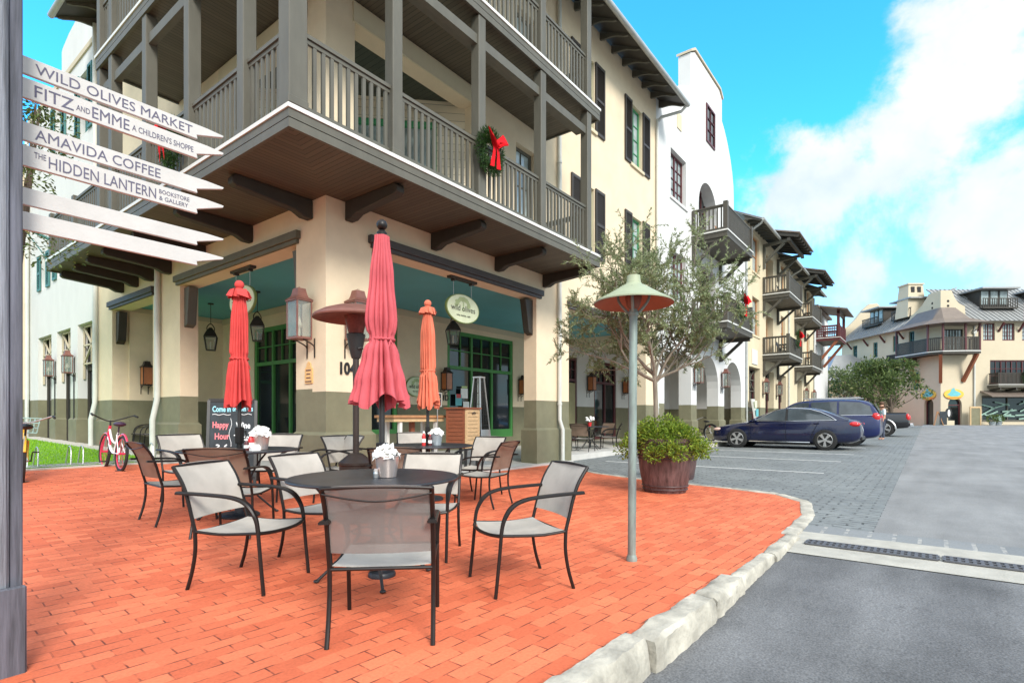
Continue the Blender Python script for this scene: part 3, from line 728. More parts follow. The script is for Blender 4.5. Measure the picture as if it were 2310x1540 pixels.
# porch: floor, ceiling, shop walls
def pf(y): return .05 + .03*max(0,y)
m = MB().grid([[(x, y, pf(y)) for x in (-.06,.4,2.8,7.0)] for y in (-.12,.5,2,4,7,10.8)])
m.box(-.10,7.24,-.13,-.12,-.25,.046)
m.build('porch_floor', M['floor'], CB)
m = MB().box(.372,12.94,.372,10.7,4.13,4.16); m.build('porch_ceiling', M['teal'], CB)
MB().box(.372,7.2,.373,.375,LZ,4.13)
shop = MB().wall('y',[2.8,12.96],[-.2,1.52,4.13],[(3.3,4.87,.72,3.83),(6.8,10.05,.5,3.80)],4.0,4.2,lambda u,z: 1 if z<1.52 else 0)
shop.wall('x',[4.2,9.8],[-.2,1.55,4.13],[(4.9,7.7,.6,3.64)],2.8,3.0,lambda u,z: 1 if z<1.55 else 0)
shop.wall('y',[.37,2.8],[-.2,1.62,4.13],[(1.1,1.9,.2,3.0)],9.6,9.8,lambda u,z: 1 if z<1.62 else 0)
shop.build('shop_wall', [M['cream'],M['olive']], CB)
MB().box(.38,2.78,9.58,9.598,4.0,4.12).box(2.78,2.798,4.0,9.58,3.95,4.12).box(2.8,12.94,3.98,3.998,3.95,4.12).build('cornice', M['cream3'], CB)
window(CB,'y',6.8,10.05,.5,3.80,4.02,2,2,'green','glass',.12,.03,.07,'shop_door',trans=2.68,split=3,solid=0.14)
window(CB,'y',3.3,4.87,.72,3.83,4.02,2,3,'green','glass',.12,.03,.07,'shop_window',trans=2.68)
window(CB,'x',4.9,7.7,.6,3.64,2.82,2,2,'green','glass',.12,.03,.07,'shop_door',trans=2.64,split=3)
window(CB,'y',1.1,1.9,.25,3.0,9.62,1,2,'green2','glass',.09,.025,.06,'side_door',trans=2.3)
MB().box(7.0,13.0,.05,4.0,-.2,.16).build('cafe_floor', M['floor'], CB)
MB().box(12.88,13.02,.372,4.0,3.85,4.6).build('arcade_beam', M['cream'], CB)
# upper loggia, cut across the corner
def quad(m, pts): return m.add(pts, [tuple(range(len(pts)))])
for z0, zc in ((4.9,7.78),(8.3,11.25)):
    m = MB()
    for (a,b) in (((3.48,.37),(.37,3.48)),):
        d = Vector((b[0]-a[0],b[1]-a[1],0)).normalized(); n = Vector((d.y,-d.x,0))*-.06
        A0, B0 = Vector((a[0],a[1],0)), Vector((b[0],b[1],0))
        L = (B0-A0).length
        for s0,s1,c0,c1 in ((-.18,.55,z0,zc),(L-.55,L,z0,zc),(.55,L-.55,z0+2.42,zc)):
            p, q = A0+d*s0, A0+d*s1
            m.bar(p+Vector((0,0,(c0+c1)/2)), q+Vector((0,0,(c0+c1)/2)), .12, c1-c0)
    m.build('loggia_wall', M['clap'], CB)
    fm = MB(); gm_ = MB(); A0 = Vector((3.48,.37,0)); d = Vector((-1,1,0)).normalized(); L = (Vector((3.48,.37,0))-Vector((.37,3.48,0))).length
    nP = 4; w0, w1 = .55, L-.55
    nn = Vector((-1,-1,0)).normalized()*.03
    for i in range(nP+1):
        s = w0+(w1-w0)*i/nP; p = A0+d*s+nn; fm.bar(p+Vector((0,0,z0)), p+Vector((0,0,z0+2.42)), .10 if i in (0,nP) else .13, .09, up=tuple(d))
    for z in (z0+.12,z0+.8,z0+2.34): fm.bar(A0+d*w0+nn+Vector((0,0,z)), A0+d*w1+nn+Vector((0,0,z)), .08, .12)
    ob = fm.build('loggia_door', M['green2'], CB)
    gm_.bar(A0+d*w0+Vector((0,0,z0+1.2)), A0+d*w1+Vector((0,0,z0+1.2)), .02, 2.36); gm_.build('pane', M['glassb'], ob)
    quad(quad(MB(), [(.36,.36,zc-.02),(3.5,.36,zc-.02),(.36,3.5,zc-.02)]), [(.36,.36,zc+.02),(.36,3.5,zc+.02),(3.5,.36,zc+.02)]).build('loggia_ceiling', M['soffd'], CB)
    quad(MB(), [(.3,.3,z0-.02),(3.5,.3,z0-.02),(.3,3.5,z0-.02)]).build('loggia_floor', M['floor'], CB)
# windows and shutters of the street side
for z0,z1 in ((5.68,7.56),(9.2,11.12)):
    for a,b in ((7.80,8.58),(10.98,11.78)):
        window(CB,'y',a,b,z0,z1,.10,2,4,'green2','glassb',.06,.02)
        shutter(CB,'y',a-.49,a-.01,z0-.05,z1+.04,-.005); shutter(CB,'y',b+.03,b+.57,z0-.05,z1+.04,-.005)
        MB().box(a-.1,b+.1,-.06,.09,z0-.09,z0-.002).build('sill', M['cream2'], CB)
window(CB,'y',4.93,5.72,4.9,7.45,.14,2,3,'trim','glassb',.07,.02,name='balcony_door')
window(CB,'y',4.93,5.72,8.3,10.6,.14,2,3,'trim','glassb',.07,.02,name='balcony_door')
window(CB,'x',5.6,6.5,4.9,7.3,.14,2,3,'green2','glass',.07,.02,name='balcony_door')
window(CB,'x',7.6,8.4,5.7,7.4,.14,2,3,'green2','glass',.07,.02)
window(CB,'x',5.6,6.4,9.2,11,.14,2,3,'green2','glass',.07,.02)
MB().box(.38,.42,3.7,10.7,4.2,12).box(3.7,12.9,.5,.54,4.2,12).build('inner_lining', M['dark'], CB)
# balconies
def wrap_balcony(zt, xe, ye, name):
    t = 1.48; th = .28
    m = MB()
    def ring(o, z0, z1, mi):   # L shaped prism, outset o
        m.m = mi
        m.extr([(-t-o,-t-o),(xe+o,-t-o),(xe+o,-.002),(-.002,-.002),(-.002,ye+o),(-t-o,ye+o)], 'z', z0, z1)
    ring(.018, zt-.055, zt-.004, 1); ring(0, zt-.16, zt-.055, 0); ring(-.04, zt-th+.04, zt-.16, 0)
    m.m = 0
    f0, f1 = zt-th, zt-.172
    m.box(-t,xe,-t,-t+.045,f0,f1).box(xe-.045,xe,-t+.045,-.002,f0,f1).box(-t,-t+.045,-t+.045,ye,f0,f1).box(-t+.045,-.002,ye-.045,ye,f0,f1)
    o = m.build(name, [M['trim'],M['edge']], CB)
    zz = zt-th+.03
    quad(MB(), [(-t+.05,-t+.05,zz),(xe-.05,-t+.05,zz),(xe-.05,-.005,zz),(-.005,-.005,zz)]).build('soffit', M['soffx'], o)
    quad(MB(), [(-t+.05,-t+.05,zz+.001),(-.005,-.005,zz+.001),(-.005,ye-.05,zz+.001),(-t+.05,ye-.05,zz+.001)]).build('soffit', M['soffy'], o)
    return o
B1 = wrap_balcony(4.88, 6.17, 9.04, 'balcony')
B2 = wrap_balcony(8.24, 6.17, 5.5, 'balcony')
def bracket(o, ax, u, zt):
    prof = [(-.002,zt),(-1.22,zt),(-1.27,zt-.05),(-1.27,zt-.13),(-1.21,zt-.165),(-.30,zt-.235),(-.16,zt-.30),(-.002,zt-.30)]
    if ax == 'x': MB().extr(prof,'x',u-.075,u+.075).build('bracket', M['trimd'], o, bevel=.012)
    else: MB().extr([(a,b) for a,b in prof],'y',u-.075,u+.075).build('bracket', M['trimd'], o, bevel=.012)
for x in (.42,2.32,4.22,6.06): bracket(B1,'x',x,4.63)
for y in (.42,2.32,4.22,5.9,6.9,7.85,8.85): bracket(B1,'y',y,4.63)
e = -1.37
XR = [-1.36,.2,2.05,3.9,5.72]; YL = [.0-.26,1.4,3.07,4.75,5.42]
for x in XR: post(B1, x, e, 4.88, 7.96, .24 if x < -1 else .18)
for y in YL: post(B1, e, y, 4.88, 7.96, .18)
for x in XR: post(B2, x, e, 8.24, 11.2, .24 if x < -1 else .18)
for y in YL: post(B2, e, y, 8.24, 11.2, .18)
post(B1, e, 8.93, 4.88, 5.95, .16); post(B1, e, 7.2, 4.88, 5.95, .14)
for zb, zt, B in ((4.88,5.87,B1),(8.24,9.23,B2)):
    for a,b in zip(XR,XR[1:]): railing(B,(a+.1,e),(b-.09,e),zb,zt)
    for a,b in zip([XR[0]]+YL,(YL+[8.93]) if B is B1 else YL): 
        if a != b: railing(B,(e,(a+.1)),(e,b-.09),zb,zt)
    railing(B,(6.02,e+.1),(6.02,-.02),zb,zt)
    railing(B,(e+.1,8.93 if B is B1 else 5.42),(-.02,8.93 if B is B1 else 5.42),zb,zt)
MB().box(-1.46,5.81,e-.05,e+.05,7.47,7.63).box(e-.05,e+.05,e+.05,5.5,7.47,7.63).build('tie_beam', M['trim'], B1)
MB().box(-1.30,5.7,e+.12,e+.24,7.55,7.75).build('inner_beam', M['trim'], B1)
# band below the upper loggia ceiling
MB().box(.5,3.55,-.03,-.002,7.63,7.95).box(-.03,-.002,.5,3.55,7.63,7.95).build('band', M['cream2'], CB)
# out-of-view roof added over the top balcony to darken it, and main eaves
m = MB()
m.add([(-2.0,-2.0,11.25),(6.6,-2.0,11.25),(6.6,.1,12.25),(-.1,.1,12.25),(-.1,6.1,12.25),(-2.0,6.1,11.25),
       (-2.0,-2.0,11.20),(6.6,-2.0,11.20),(6.6,.1,12.2),(-.1,.1,12.2),(-.1,6.1,12.2),(-2.0,6.1,11.20)],
      [(0,1,2,3),(0,3,4,5),(9,8,7,6),(11,10,9,6),(0,6,7,1),(1,7,8,2),(5,4,10,11),(0,5,11,6)])
m.build('balcony_roof', M['roof'], CB)
def eaves_y(root, x0, x1, y, zt, ov=.95, sp=.62, gut=True, step=.62, rise=.5, roofm='roof', back=5.5):
    """roof edge along X with curved rafter tails, boarded soffit and gutter; wall face at y, wall top zt"""
    sl = rise; zE = zt - ov*sl + .16
    m = MB(); up = zt+.16
    m.add([(x0,y-ov,zE+.06),(x1,y-ov,zE+.06),(x1,y+back,up+back*sl+.06),(x0,y+back,up+back*sl+.06),(x0,y-ov,zE),(x1,y-ov,zE),(x1,y+back,up+back*sl),(x0,y+back,up+back*sl)],
          [(0,1,2,3),(7,6,5,4),(0,4,5,1),(1,5,6,2),(2,6,7,3),(3,7,4,0)])
    n = int((x1-x0)/.45)
    for i in range(n+1):
        x = x0+(x1-x0)*i/n; m.bar((x,y-ov,zE+.075),(x,y+back,up+back*sl+.075),.025,.035)
    o = m.build('roof', M[roofm], root)
    MB().add([(x0,y-ov+.02,zE-.006),(x1,y-ov+.02,zE-.006),(x1,y+.1,up+.1*sl-.006),(x0,y+.1,up+.1*sl-.006)],[(3,2,1,0)]).build('soffit', M['trimd'], o)
    k = max(2,int((x1-x0)/step))
    for i in range(k+1):
        r = MB(); x = x0+.08+(x1-x0-.16)*i/k; pr = []
        for t in range(9):
            a = t/8; yy = y-.0-ov*.92*a; zz = up-ov*.92*a*sl-.01
            dp = .20*(1-a)**.6*(.65+.35*math.cos(a*PI*1.6)) + .045
            pr.append((yy,zz,zz-dp))
        poly = [(p[0],p[1]) for p in pr] + [(p[0],p[2]) for p in reversed(pr)]
        r.extr(poly,'x',x-.035,x+.035).build('rafter_tail', M['trim'], o)
    if gut: MB().tube([(x0-.02,y-ov-.05,zE+.02),(x1+.02,y-ov-.05,zE+.02)], .075, 10).build('gutter', M['zinc'], o, smooth=True)
    return o
eaves_y(CB, 6.0, 13.3, 0, 12.05, ov=.95, step=.72)
def eaves_x(root, y0, y1, x, zt, ov=.95, step=.72, rise=.5, back=5.5):
    sl = rise; zE = zt-ov*sl+.16; up = zt+.16
    m = MB().add([(x-ov,y0,zE+.06),(x-ov,y1,zE+.06),(x+back,y1,up+back*sl+.06),(x+back,y0,up+back*sl+.06),(x-ov,y0,zE),(x-ov,y1,zE),(x+back,y1,up+back*sl),(x+back,y0,up+back*sl)],
          [(3,2,1,0),(4,5,6,7),(1,5,4,0),(2,6,5,1),(3,7,6,2),(0,4,7,3)])
    o = m.build('roof', M['roof'], root)
    MB().add([(x-ov+.02,y0,zE-.006),(x-ov+.02,y1,zE-.006),(x+.1,y1,up+.1*sl-.006),(x+.1,y0,up+.1*sl-.006)],[(0,1,2,3)]).build('soffit', M['trimd'], o)
    k = max(2,int((y1-y0)/step))
    for i in range(k+1):
        r = MB(); yy = y0+.08+(y1-y0-.16)*i/k; pr = []
        for t in range(9):
            a = t/8; xx = x-ov*.92*a; zz = up-ov*.92*a*sl-.01
            pr.append((xx,zz,zz-(.20*(1-a)**.6*(.65+.35*math.cos(a*PI*1.6))+.045)))
        poly = [(p[0],p[1]) for p in pr]+[(p[0],p[2]) for p in reversed(pr)]
        r.extr(poly,'y',yy-.035,yy+.035).build('rafter_tail', M['trim'], o)
    MB().tube([(x-ov-.05,y0-.02,zE+.02),(x-ov-.05,y1+.02,zE+.02)], .075, 10).build('gutter', M['zinc'], o, smooth=True)
eaves_x(CB, 5.9, 10.9, 0, 12.05)
# downpipes
downpipe(CB, 6.66, -.075, 0, 12.0, kick=1); downpipe(CB, 12.9, -.075, 0, 11.4)
MB().tube([(13.25,-1.0,11.75),(13.2,-.8,11.55),(12.95,-.2,11.45),(12.9,-.075,11.3)], .05, 8).build('gutter_elbow', M['zinc'], CB, smooth=True)
for y, zt in ((6.44,4.6),(10.78,12.0)):
    MB().tube([(-.075,y,zt),(-.075,y,1.8),(-.08,y,1.55),(-.17,y+.0,1.1),(-.17,y,.15)], .06, 10).build('downpipe', M['pipe'], CB, smooth=True)
MB().tube([(5.2,-.12,10.9),(5.9,-1.3,11.5)],.06,8).tube([(5.9,-1.3,11.5),(6.7,-2.0,11.3)],.05,8).build('gutter_elbow', M['zinc'], CB, smooth=True)
# house number and plaque
text('104', .27, M['black'], CB, frame((.215,-.012,1.86),(1,0,0),(0,0,1)), 'house_number', .012, sx=.82, bold=.006)
t = thing('wall_plaque', 'small orange plaque with red lines on the corner pillar under the copper lantern', 'plaque', (-.012,.45,1.88))
m = MB().extr([(-.105,-.17),(.105,-.17),(.105,.06),(.06,.10),(.05,.15),(0,.18),(-.05,.15),(-.06,.10),(-.105,.06)],'x',-.008,.010); m.build('plate', M['plaqueo'], t)
for i,wd in enumerate((.07,.05,.06,.085)): MB().box(-.012,-.0085,-wd,wd,.03-i*.06,.048-i*.06).build('lettering_line', M['maroon'], t)
# ---------------------------------------------------------------- white gabled house
WB = thing('white_gabled_house', 'white stucco house with curved gable, ground floor arches and maroon windows', 'building', (0,0,0))
hol = [(13.7,16.45,-1,3.55),(17.1,19.95,-1,2.45),(20.85,23.7,-1,2.45),(17.1,19.95,2.45,3.9),(20.85,23.7,2.45,3.9),
       (14.3,15.9,9.24,11.03),(14.3,15.9,5.5,7.3),(17.35,19.75,8.4,9.9),(17.35,19.75,9.9,11.3),(17.5,19.5,4.9,7.45),(21.3,22.3,5.2,6.85)]
m = MB().wall('y',[12.96,24.64],[-.3,1.65,4.3,8.2],[h for h in hol if h[2] < 8],0,.5,lambda u,z: 1 if z<1.65 else 0)
m.wall('y',[12.96,24.64],[8.2,10.4],[h for h in hol if h[2] > 8],0,.5); m.wall('y',[12.96,22.4],[10.4,11.4],[h for h in hol if h[2] > 8],0,.5)
m.arch('y',17.1,19.95,2.45,3.9,0,.5,rise=1.35); m.arch('y',20.85,23.7,2.45,3.9,0,.5,rise=1.35); m.arch('y',17.35,19.75,9.9,11.3,0,.5,rise=1.2)
gab = [(12.96,11.4),(12.96,12.75),(13.7,12.95),(14.5,13.3),(15.2,13.7),(15.9,14.05),(16.4,14.2),(16.4,15.6),(16.9,15.85),(20.1,15.85),(20.5,15.6),(20.5,14.65),(20.9,14.4),(21.4,13.95),(21.85,13.4),(22.15,12.85),(22.35,12.3),(22.4,11.8),(22.4,11.4)]
m.extr(gab,'y',0,.5)
m.build('wall', [M['white'],M['olive']], WB)
for a,b in ((12.97,13.7),(16.45,17.1),(19.95,20.85),(23.7,24.6)): plinth(MB(),a,b,0,.5,-.2,1.05).build('plinth', M['olive'], WB)
MB().extr([(16.35,15.6),(16.85,15.9),(20.15,15.9),(20.55,15.62),(20.55,15.72),(20.2,15.98),(16.8,15.98),(16.35,15.7)],'y',-.06,.56).build('coping', M['cream3'], WB)
MB().add([(13.3,.5,11.6),(18.4,.5,14.6),(18.4,9,14.6),(13.3,9,11.6)],[(0,1,2,3)]).add([(22.3,.5,11.6),(18.4,.5,14.6),(18.4,9,14.6),(22.3,9,11.6)],[(3,2,1,0)]).add([(22.3,.5,11.6),(22.3,9,11.6),(22.3,9,10.3),(22.3,.5,10.3)],[(0,1,2,3)]).build('roof', M['roof'], WB)
rd = ((13.55,14.4,1),(15.82,17.92,2),(19.2,20.6,1),(21.6,23.2,2))
MB().wall('y',[12.97,24.6],[-.2,1.6,4.2],[(a,b,.2,3.6) for a,b,c in rd],4.0,4.15,lambda u,z: 1 if z<1.6 else 0).wall('x',[.52,4.0],[-.2,1.6,4.2],[],24.4,24.6,lambda u,z: 1 if z<1.6 else 0).build('arcade_wall', [M['white'],M['olive']], WB); MB().box(12.97,24.4,.52,4.0,4.05,4.1).build('arcade_ceiling', M['cream3'], WB)
for a,b,s_ in rd: window(WB,'y',a,b,.2,3.6,4.03,2,2,'maroon','glass',.13,.035,.07,'shop_door',trans=2.67,split=s_)
MB().box(13.68,14.27,4.02,4.035,.45,2.55).build('door_blind', mat('tan_blind',(.36,.33,.18),.8,.1), WB)
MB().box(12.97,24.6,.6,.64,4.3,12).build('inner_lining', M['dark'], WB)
MB().box(13.0,24.6,-1.15,4.0,-.2,.17).build('arcade_floor', M['conc'], WB)
for z0,z1 in ((9.24,11.03),(5.5,7.3)): 
    window(WB,'y',14.3,15.9,z0,z1,.16,2,4,'maroon','glassb',.08,.03,.06,split=2)
    MB().box(14.2,16.0,-.05,.16,z0-.1,z0-.002).build('sill', M['white'], WB)
window(WB,'y',18.25,19.4,12.85,14.45,-.05,2,3,'maroon','glass',.08,.03,.06)
window(WB,'y',21.3,22.3,5.2,6.85,.16,2,3,'maroon','glassb',.08,.03,.06)
window(WB,'y',17.5,19.5,4.9,7.45,.28,2,3,'maroon','glass',.12,.03,.06,'balcony_door',split=2)
window(WB,'y',17.45,19.65,8.4,11.1,.44,2,3,'maroon','glass',.12,.03,.06,'balcony_door',split=2)
MB().box(14.9,15.35,-.03,-.002,12.0,12.6).build('vent', M['cream2'], WB)
def diag(o, x, t, zt, dr=.95, ins=.75, mt='trim', w=.13):
    m = MB().box(x-w/2,x+w/2,-.12,-.002,zt-dr,zt-.002).box(x-w/2,x+w/2,-t,-.12,zt-.12,zt-.002)
    m.bar((x,-.08,zt-dr+.05),(x,-t*ins,zt-.1),w*.9,.12,up=(1,0,0)); return m.build('bracket', M[mt], o)
def balcony(root, x0, x1, t, zt, rails=.98, mt='trim', name='balcony', brk=True, gap=.0):
    o = slab(root, x0, x1, -t, -.002, zt, .27, 'soffx', name)
    if mt != 'trim': o.data.materials[0] = M[mt]
    for x in (x0+.09,x1-.09): 
        post(o, x, -t+.09, zt, zt+rails+.1, .17, mt, cap=False); post(o, x, -.08, zt, zt+rails, .12, mt, cap=False)
    railing(o,(x0+.18,-t+.09),(x1-.18,-t+.09),zt,zt+rails,mt,.11,.055); railing(o,(x0+.09,-t+.18),(x0+.09,-.14),zt,zt+rails,mt,.16); railing(o,(x1-.09,-t+.18),(x1-.09,-.14),zt,zt+rails,mt,.16)
    if brk:
        for x in (x0+.14,x1-.14): diag(o,x,t-.1,zt-.272,mt=mt)
    return o
balcony(WB,16.45,20.25,1.4,8.36,mt='trims'); balcony(WB,16.45,20.25,1.4,4.86,mt='trims')
downpipe(WB,24.5,-.07,.2,10.3,'zinc')

# ---------------------------------------------------------------- cream row houses with timber balconies and hoods
def row_house(x0, x1, bx0, bx1, label, wins, win2, zt=11.35, shops=(), t=1.4):
    H = thing('balcony_house', label, 'building', (0,0,0), 0, 'cream row houses along the street')
    hs = []
    for a,b in wins: hs += [(a,b,9.0,11.0),(a,b,5.6,7.65)]
    da, db = (bx0+.9), (bx0+2.7); hs += [(da,db,8.0,10.6),(da,db,4.6,7.1)]
    hs += [(a,b,-1,3.85) for a,b in shops]
    m = MB().wall('y',[x0,x1],[-.3,1.7,4.2,zt],hs,0,.4,lambda u,z: 1 if z<1.7 else 0); m.build('wall',[M['ochre'],M['olive']],H)
    MB().box(x0+.02,x1-.02,.42,.46,-.1,zt).build('inner_lining', M['dark'], H)
    for a,b in wins:
        for z0,z1 in ((9.0,11.0),(5.6,7.65)):
            window(H,'y',a,b,z0,z1,.15,1,2,'orange','glassb',.1,.04,.06); MB().box(a-.08,b+.08,-.05,.14,z0-.1,z0-.002).build('sill',M['ochre'],H)
    for z0 in (8.0,4.6):
        window(H,'y',da,db,z0,z0+2.5,.34,1,2,'orange','glass',.12,.04,.06,'balcony_door',split=2)
        balcony(H,bx0,bx1,t,z0+.1,mt='trims')
    for a,b in shops:
        lattice(H,'y',a+.05,b-.05,2.6,3.8,.30); window(H,'y',a+.02,b-.02,.15,3.84,.34,2,3,'maroon','glass',.1,.04,.05,'shop_window')
    eaves_y(H,x0-.35,bx0+.2,0,zt,ov=.85,step=.5); eaves_y(H,bx1+.2,x1,0,zt-.1,ov=.85,step=.5)
    # shed hood over the upper balcony on timber struts
    zh = zt+.12
    o = MB().add([(bx0-.2,-1.95,zh-.25),(bx1+.35,-1.95,zh-.25),(bx1+.35,1.5,zh+.75),(bx0-.2,1.5,zh+.75),(bx0-.2,-1.95,zh-.32),(bx1+.35,-1.95,zh-.32),(bx1+.35,1.5,zh+.68),(bx0-.2,1.5,zh+.68)],
        [(0,1,2,3),(7,6,5,4),(0,4,5,1),(1,5,6,2),(2,6,7,3),(3,7,4,0)]).build('hood_roof',M['roofd'],H)
    for i in range(8):
        x = bx0-.1+(bx1-bx0+.35)*i/7; MB().bar((x,.4,zh+.20),(x,-1.85,zh-.42),.08,.16).build('rafter',M['trimd'],o)
    MB().box(bx0-.15,bx1+.25,-1.45,-1.3,zh-.62,zh-.45).build('purlin',M['trimd'],o)
    for x in (bx0+.15,bx1-.1):
        MB().bar((x,-.002,zh-.6),(x,-1.45,zh-.5),.14,.16).bar((x,-.06,zh-1.55),(x,-1.1,zh-.62),.13,.13,up=(1,0,0)).box(x-.08,x+.08,-.13,-.002,zh-1.9,zh-.7).build('strut',M['trim'],o)
    MB().tube([(x0-.25,-.9,zt-.2),(x0-.1,-.75,zt-.35),(x0+.15,-.2,zt-.55),(x0+.2,-.07,zt-.7)],.06,8).build('gutter_elbow',M['zinc'],H,smooth=True)
    downpipe(H,x1-.25,-.07,.2,zt-.4,'zinc')
    MB().box(x0,x1,-.9,.4,-.2,.2).build('footpath',M['conc'],H)
    return H
H1 = row_house(24.66,35.35,28.1,32.0,'cream row house with orange windows and twin balconies, next to the white gabled house',[(25.9,27.45),(33.0,34.3)],None,shops=((25.2,27.6),(28.8,31.0),(32.2,34.6)))
H2 = row_house(35.4,45.5,37.3,41.4,'farther cream row house with twin balconies, before the white end house',[(42.3,43.6)],None,zt=11.25,shops=((38.5,40.3),(42.0,43.6)),t=1.15)
t = thing('shop_plate','blank white plate on the cream wall above the lattice shop window','sign plate',(26.3,-.02,4.35)); MB().box(-.55,.55,-.03,.015,-.35,.45).build('plate',M['edge'],t,bevel=.01)
# ---------------------------------------------------------------- white end house with the brown timber loggia
E4 = thing('white_end_house', 'white end house with a projecting brown timber balcony on long struts', 'building', (0,0,0))
m = MB().wall('y',[45.55,53.4],[-.3,10.2],[(46.4,47.2,5,7.2),(49.5,50.6,5,7.2)],0,.4); m.box(53.0,53.4,.4,12,-.3,10.2); m.build('wall',M['white'],E4)
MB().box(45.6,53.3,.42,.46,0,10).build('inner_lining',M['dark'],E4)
for a,b in ((46.4,47.2),(49.5,50.6)): window(E4,'y',a,b,5,7.2,.15,1,2,'maroon','glassb',.1,.04,.06)
o = balcony(E4,46.6,50.6,1.75,7.75,1.0,'maroon','timber_balcony',brk=False)
for x in (46.8,50.4): 
    post(o,x,-1.6,7.75,10.2,.2,'maroon',cap=False)
    MB().bar((x,-.05,5.6),(x,-1.5,7.45),.2,.2,up=(1,0,0)).build('strut',M['redwood'],o)
for z in (8.0,8.2,8.4,8.6): MB().box(46.62,46.68,-1.6,-.1,z,z+.1).build('slat',M['maroon'],o)
MB().add([(46.2,-2.3,9.95),(51.0,-2.3,9.95),(51.0,.1,10.5),(46.2,.1,10.5),(46.2,-2.3,9.85),(51.0,-2.3,9.85),(51.0,.1,10.4),(46.2,.1,10.4)],[(0,1,2,3),(7,6,5,4),(0,4,5,1),(1,5,6,2),(3,7,4,0)]).box(46.7,50.5,-1.7,-1.5,9.7,9.84).build('balcony_roof',M['roofd'],o)
MB().box(45.4,53.6,-.35,8,10.2,10.35).build('roof',M['roofd'],E4)

# ---------------------------------------------------------------- white arcade wing on the left
LWG = thing('white_arcade_wing', 'white wing left of the lawn with latticed openings and olive piers', 'building', (0,0,0))
ops = [(11.16,12.66),(13.37,14.86),(15.48,17.16)]
hs = [(a,b,-1,3.9) for a,b in ops] + [(14.2,15.0,9.4,11.2),(11.6,12.4,9.4,11.2),(11.8,12.6,5.5,7.3),(14.0,14.8,5.6,7.3),(16.0,16.7,5.5,6.7)]
m = MB().wall('x',[10.81,14.3],[-.3,1.72,12.7],hs,.001,.37,lambda u,z: 1 if z<1.72 else 0)
m.wall('x',[14.3,18.3],[-.3,1.76,11.7],hs,.001,.37,lambda u,z: 1 if z<1.76 else 0)
m.extr([(10.9,12.7),(10.9,13.05),(12.6,13.1),(13.6,12.95),(14.2,12.78),(14.3,12.7)],'x',.001,.37)
m.build('wall',[M['white'],M['olive']],LWG)
for a,b in ((10.85,11.16),(12.66,13.37),(14.86,15.48),(17.16,18.2)): plinth(MB(),.0,.37,a,b,-.2,1.14,.045).build('plinth',M['olive'],LWG)
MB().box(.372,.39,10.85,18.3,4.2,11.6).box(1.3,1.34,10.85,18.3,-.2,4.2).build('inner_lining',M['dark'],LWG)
for a,b in ops: 
    window(LWG,'x',a+.0,b,.3,3.9,.24,2,3,'trimd','glass',.08,.03,.05,'arcade_door',trans=2.6)
    lattice(LWG,'x',a+.04,b-.04,2.75,3.85,.15,'cream3')
for a,b,z0,z1 in ((11.8,12.6,5.5,7.3),(14.0,14.8,5.6,7.3),(16.0,16.7,5.5,6.7),(14.2,15.0,9.4,11.2),(11.6,12.4,9.4,11.2)):
    window(LWG,'x',a,b,z0,z1,.12,2,3,'tealshut','glassb',.06,.02); shutter(LWG,'x',a-.4,a-.01,z0,z1,-.004,'tealshut'); shutter(LWG,'x',b+.01,b+.4,z0,z1,-.004,'tealshut')
MB().box(-.04,.4,10.82,18.4,11.7,11.85).build('coping',M['cream3'],LWG)
MB().tube([(-.09,18.25,11.5),(-.09,18.25,.45)],.06,8).build('downpipe',M['pipe'],LWG,smooth=True)
t = thing('flag_bracket','teal awning arm projecting from the white arcade wing','awning arm',(-.02,15.2,6.9))
MB().tube([(0,0,0),(-.75,.2,.35),(-.95,.3,.25)],.05,8).tube([(-.02,0,-.8),(-.7,.2,.3)],.018,6).build('arm',M['tealshut'],t,smooth=True); MB().tube([(-.95,.3,.25),(-1.2,.9,-.1)],.07,8).build('rolled_cloth',M['tealshut'],t,smooth=True)
# building farther left
FL_ = thing('cream_house','cream house with dark balconies, leftmost, just beside the weathered post','building',(0,0,0))
m = MB().wall('x',[18.5,30],[-.3,1.8,10],[(19.3,20.3,4.6,7),(19.5,20.8,.4,3.4)],-.3,.1,lambda u,z: 1 if z<1.8 else 0); m.build('wall',[M['cream'],M['olive']],FL_)
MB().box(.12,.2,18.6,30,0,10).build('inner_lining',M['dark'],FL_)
o = MB().box(-1.7,-.31,18.8,24,4.3,4.55).build('balcony',M['trim'],FL_)
railing(o,(-1.65,18.85),(-1.65,24),4.55,5.5); railing(o,(-1.6,18.85),(-.35,18.85),4.55,5.5)
MB().box(-1.5,.2,18.4,30,10,10.2).build('roof',M['roofd'],FL_)
window(FL_,'x',19.5,20.8,.4,3.4,0,2,3,'green2','glass'); window(FL_,'x',19.3,20.3,4.6,7,0,2,3,'green2','glass')

# ---------------------------------------------------------------- building across the square (its own axes: +X to the right, +Y away)
FBX = 55.0; lat = (2122-PX)/F*FBX
FB = thing('corner_inn', 'cream corner building across the square with metal roof, dormers and a hooded corner balcony', 'building', (CX+CS*FBX+SN*lat, CY+SN*FBX-CS*lat, .17), math.atan2(-CS,SN))
fz = lambda py, d=FBX: EYE+(PY-py)/F*d-.17
fx = lambda px: (px-2122)/F*FBX
WR = 17.0; WD = 16.5; ZE = fz(720)
hs = [(.75,2.15,-1,2.95),(4.3,5.5,fz(768),fz(729)),(6.25,7.5,fz(768),fz(729)),(8.25,9.5,fz(768),fz(729)),(5.0,9.6,fz(866),fz(812)),(4.15,9.6,.5,fz(892)),(.3,2.3,fz(792),fz(742)),(10.4,11.6,fz(768),fz(729)),(12.5,13.7,fz(768),fz(729))]
m = MB().wall('y',[0,WR],[-.4,.6,fz(718)],hs,0,.4)
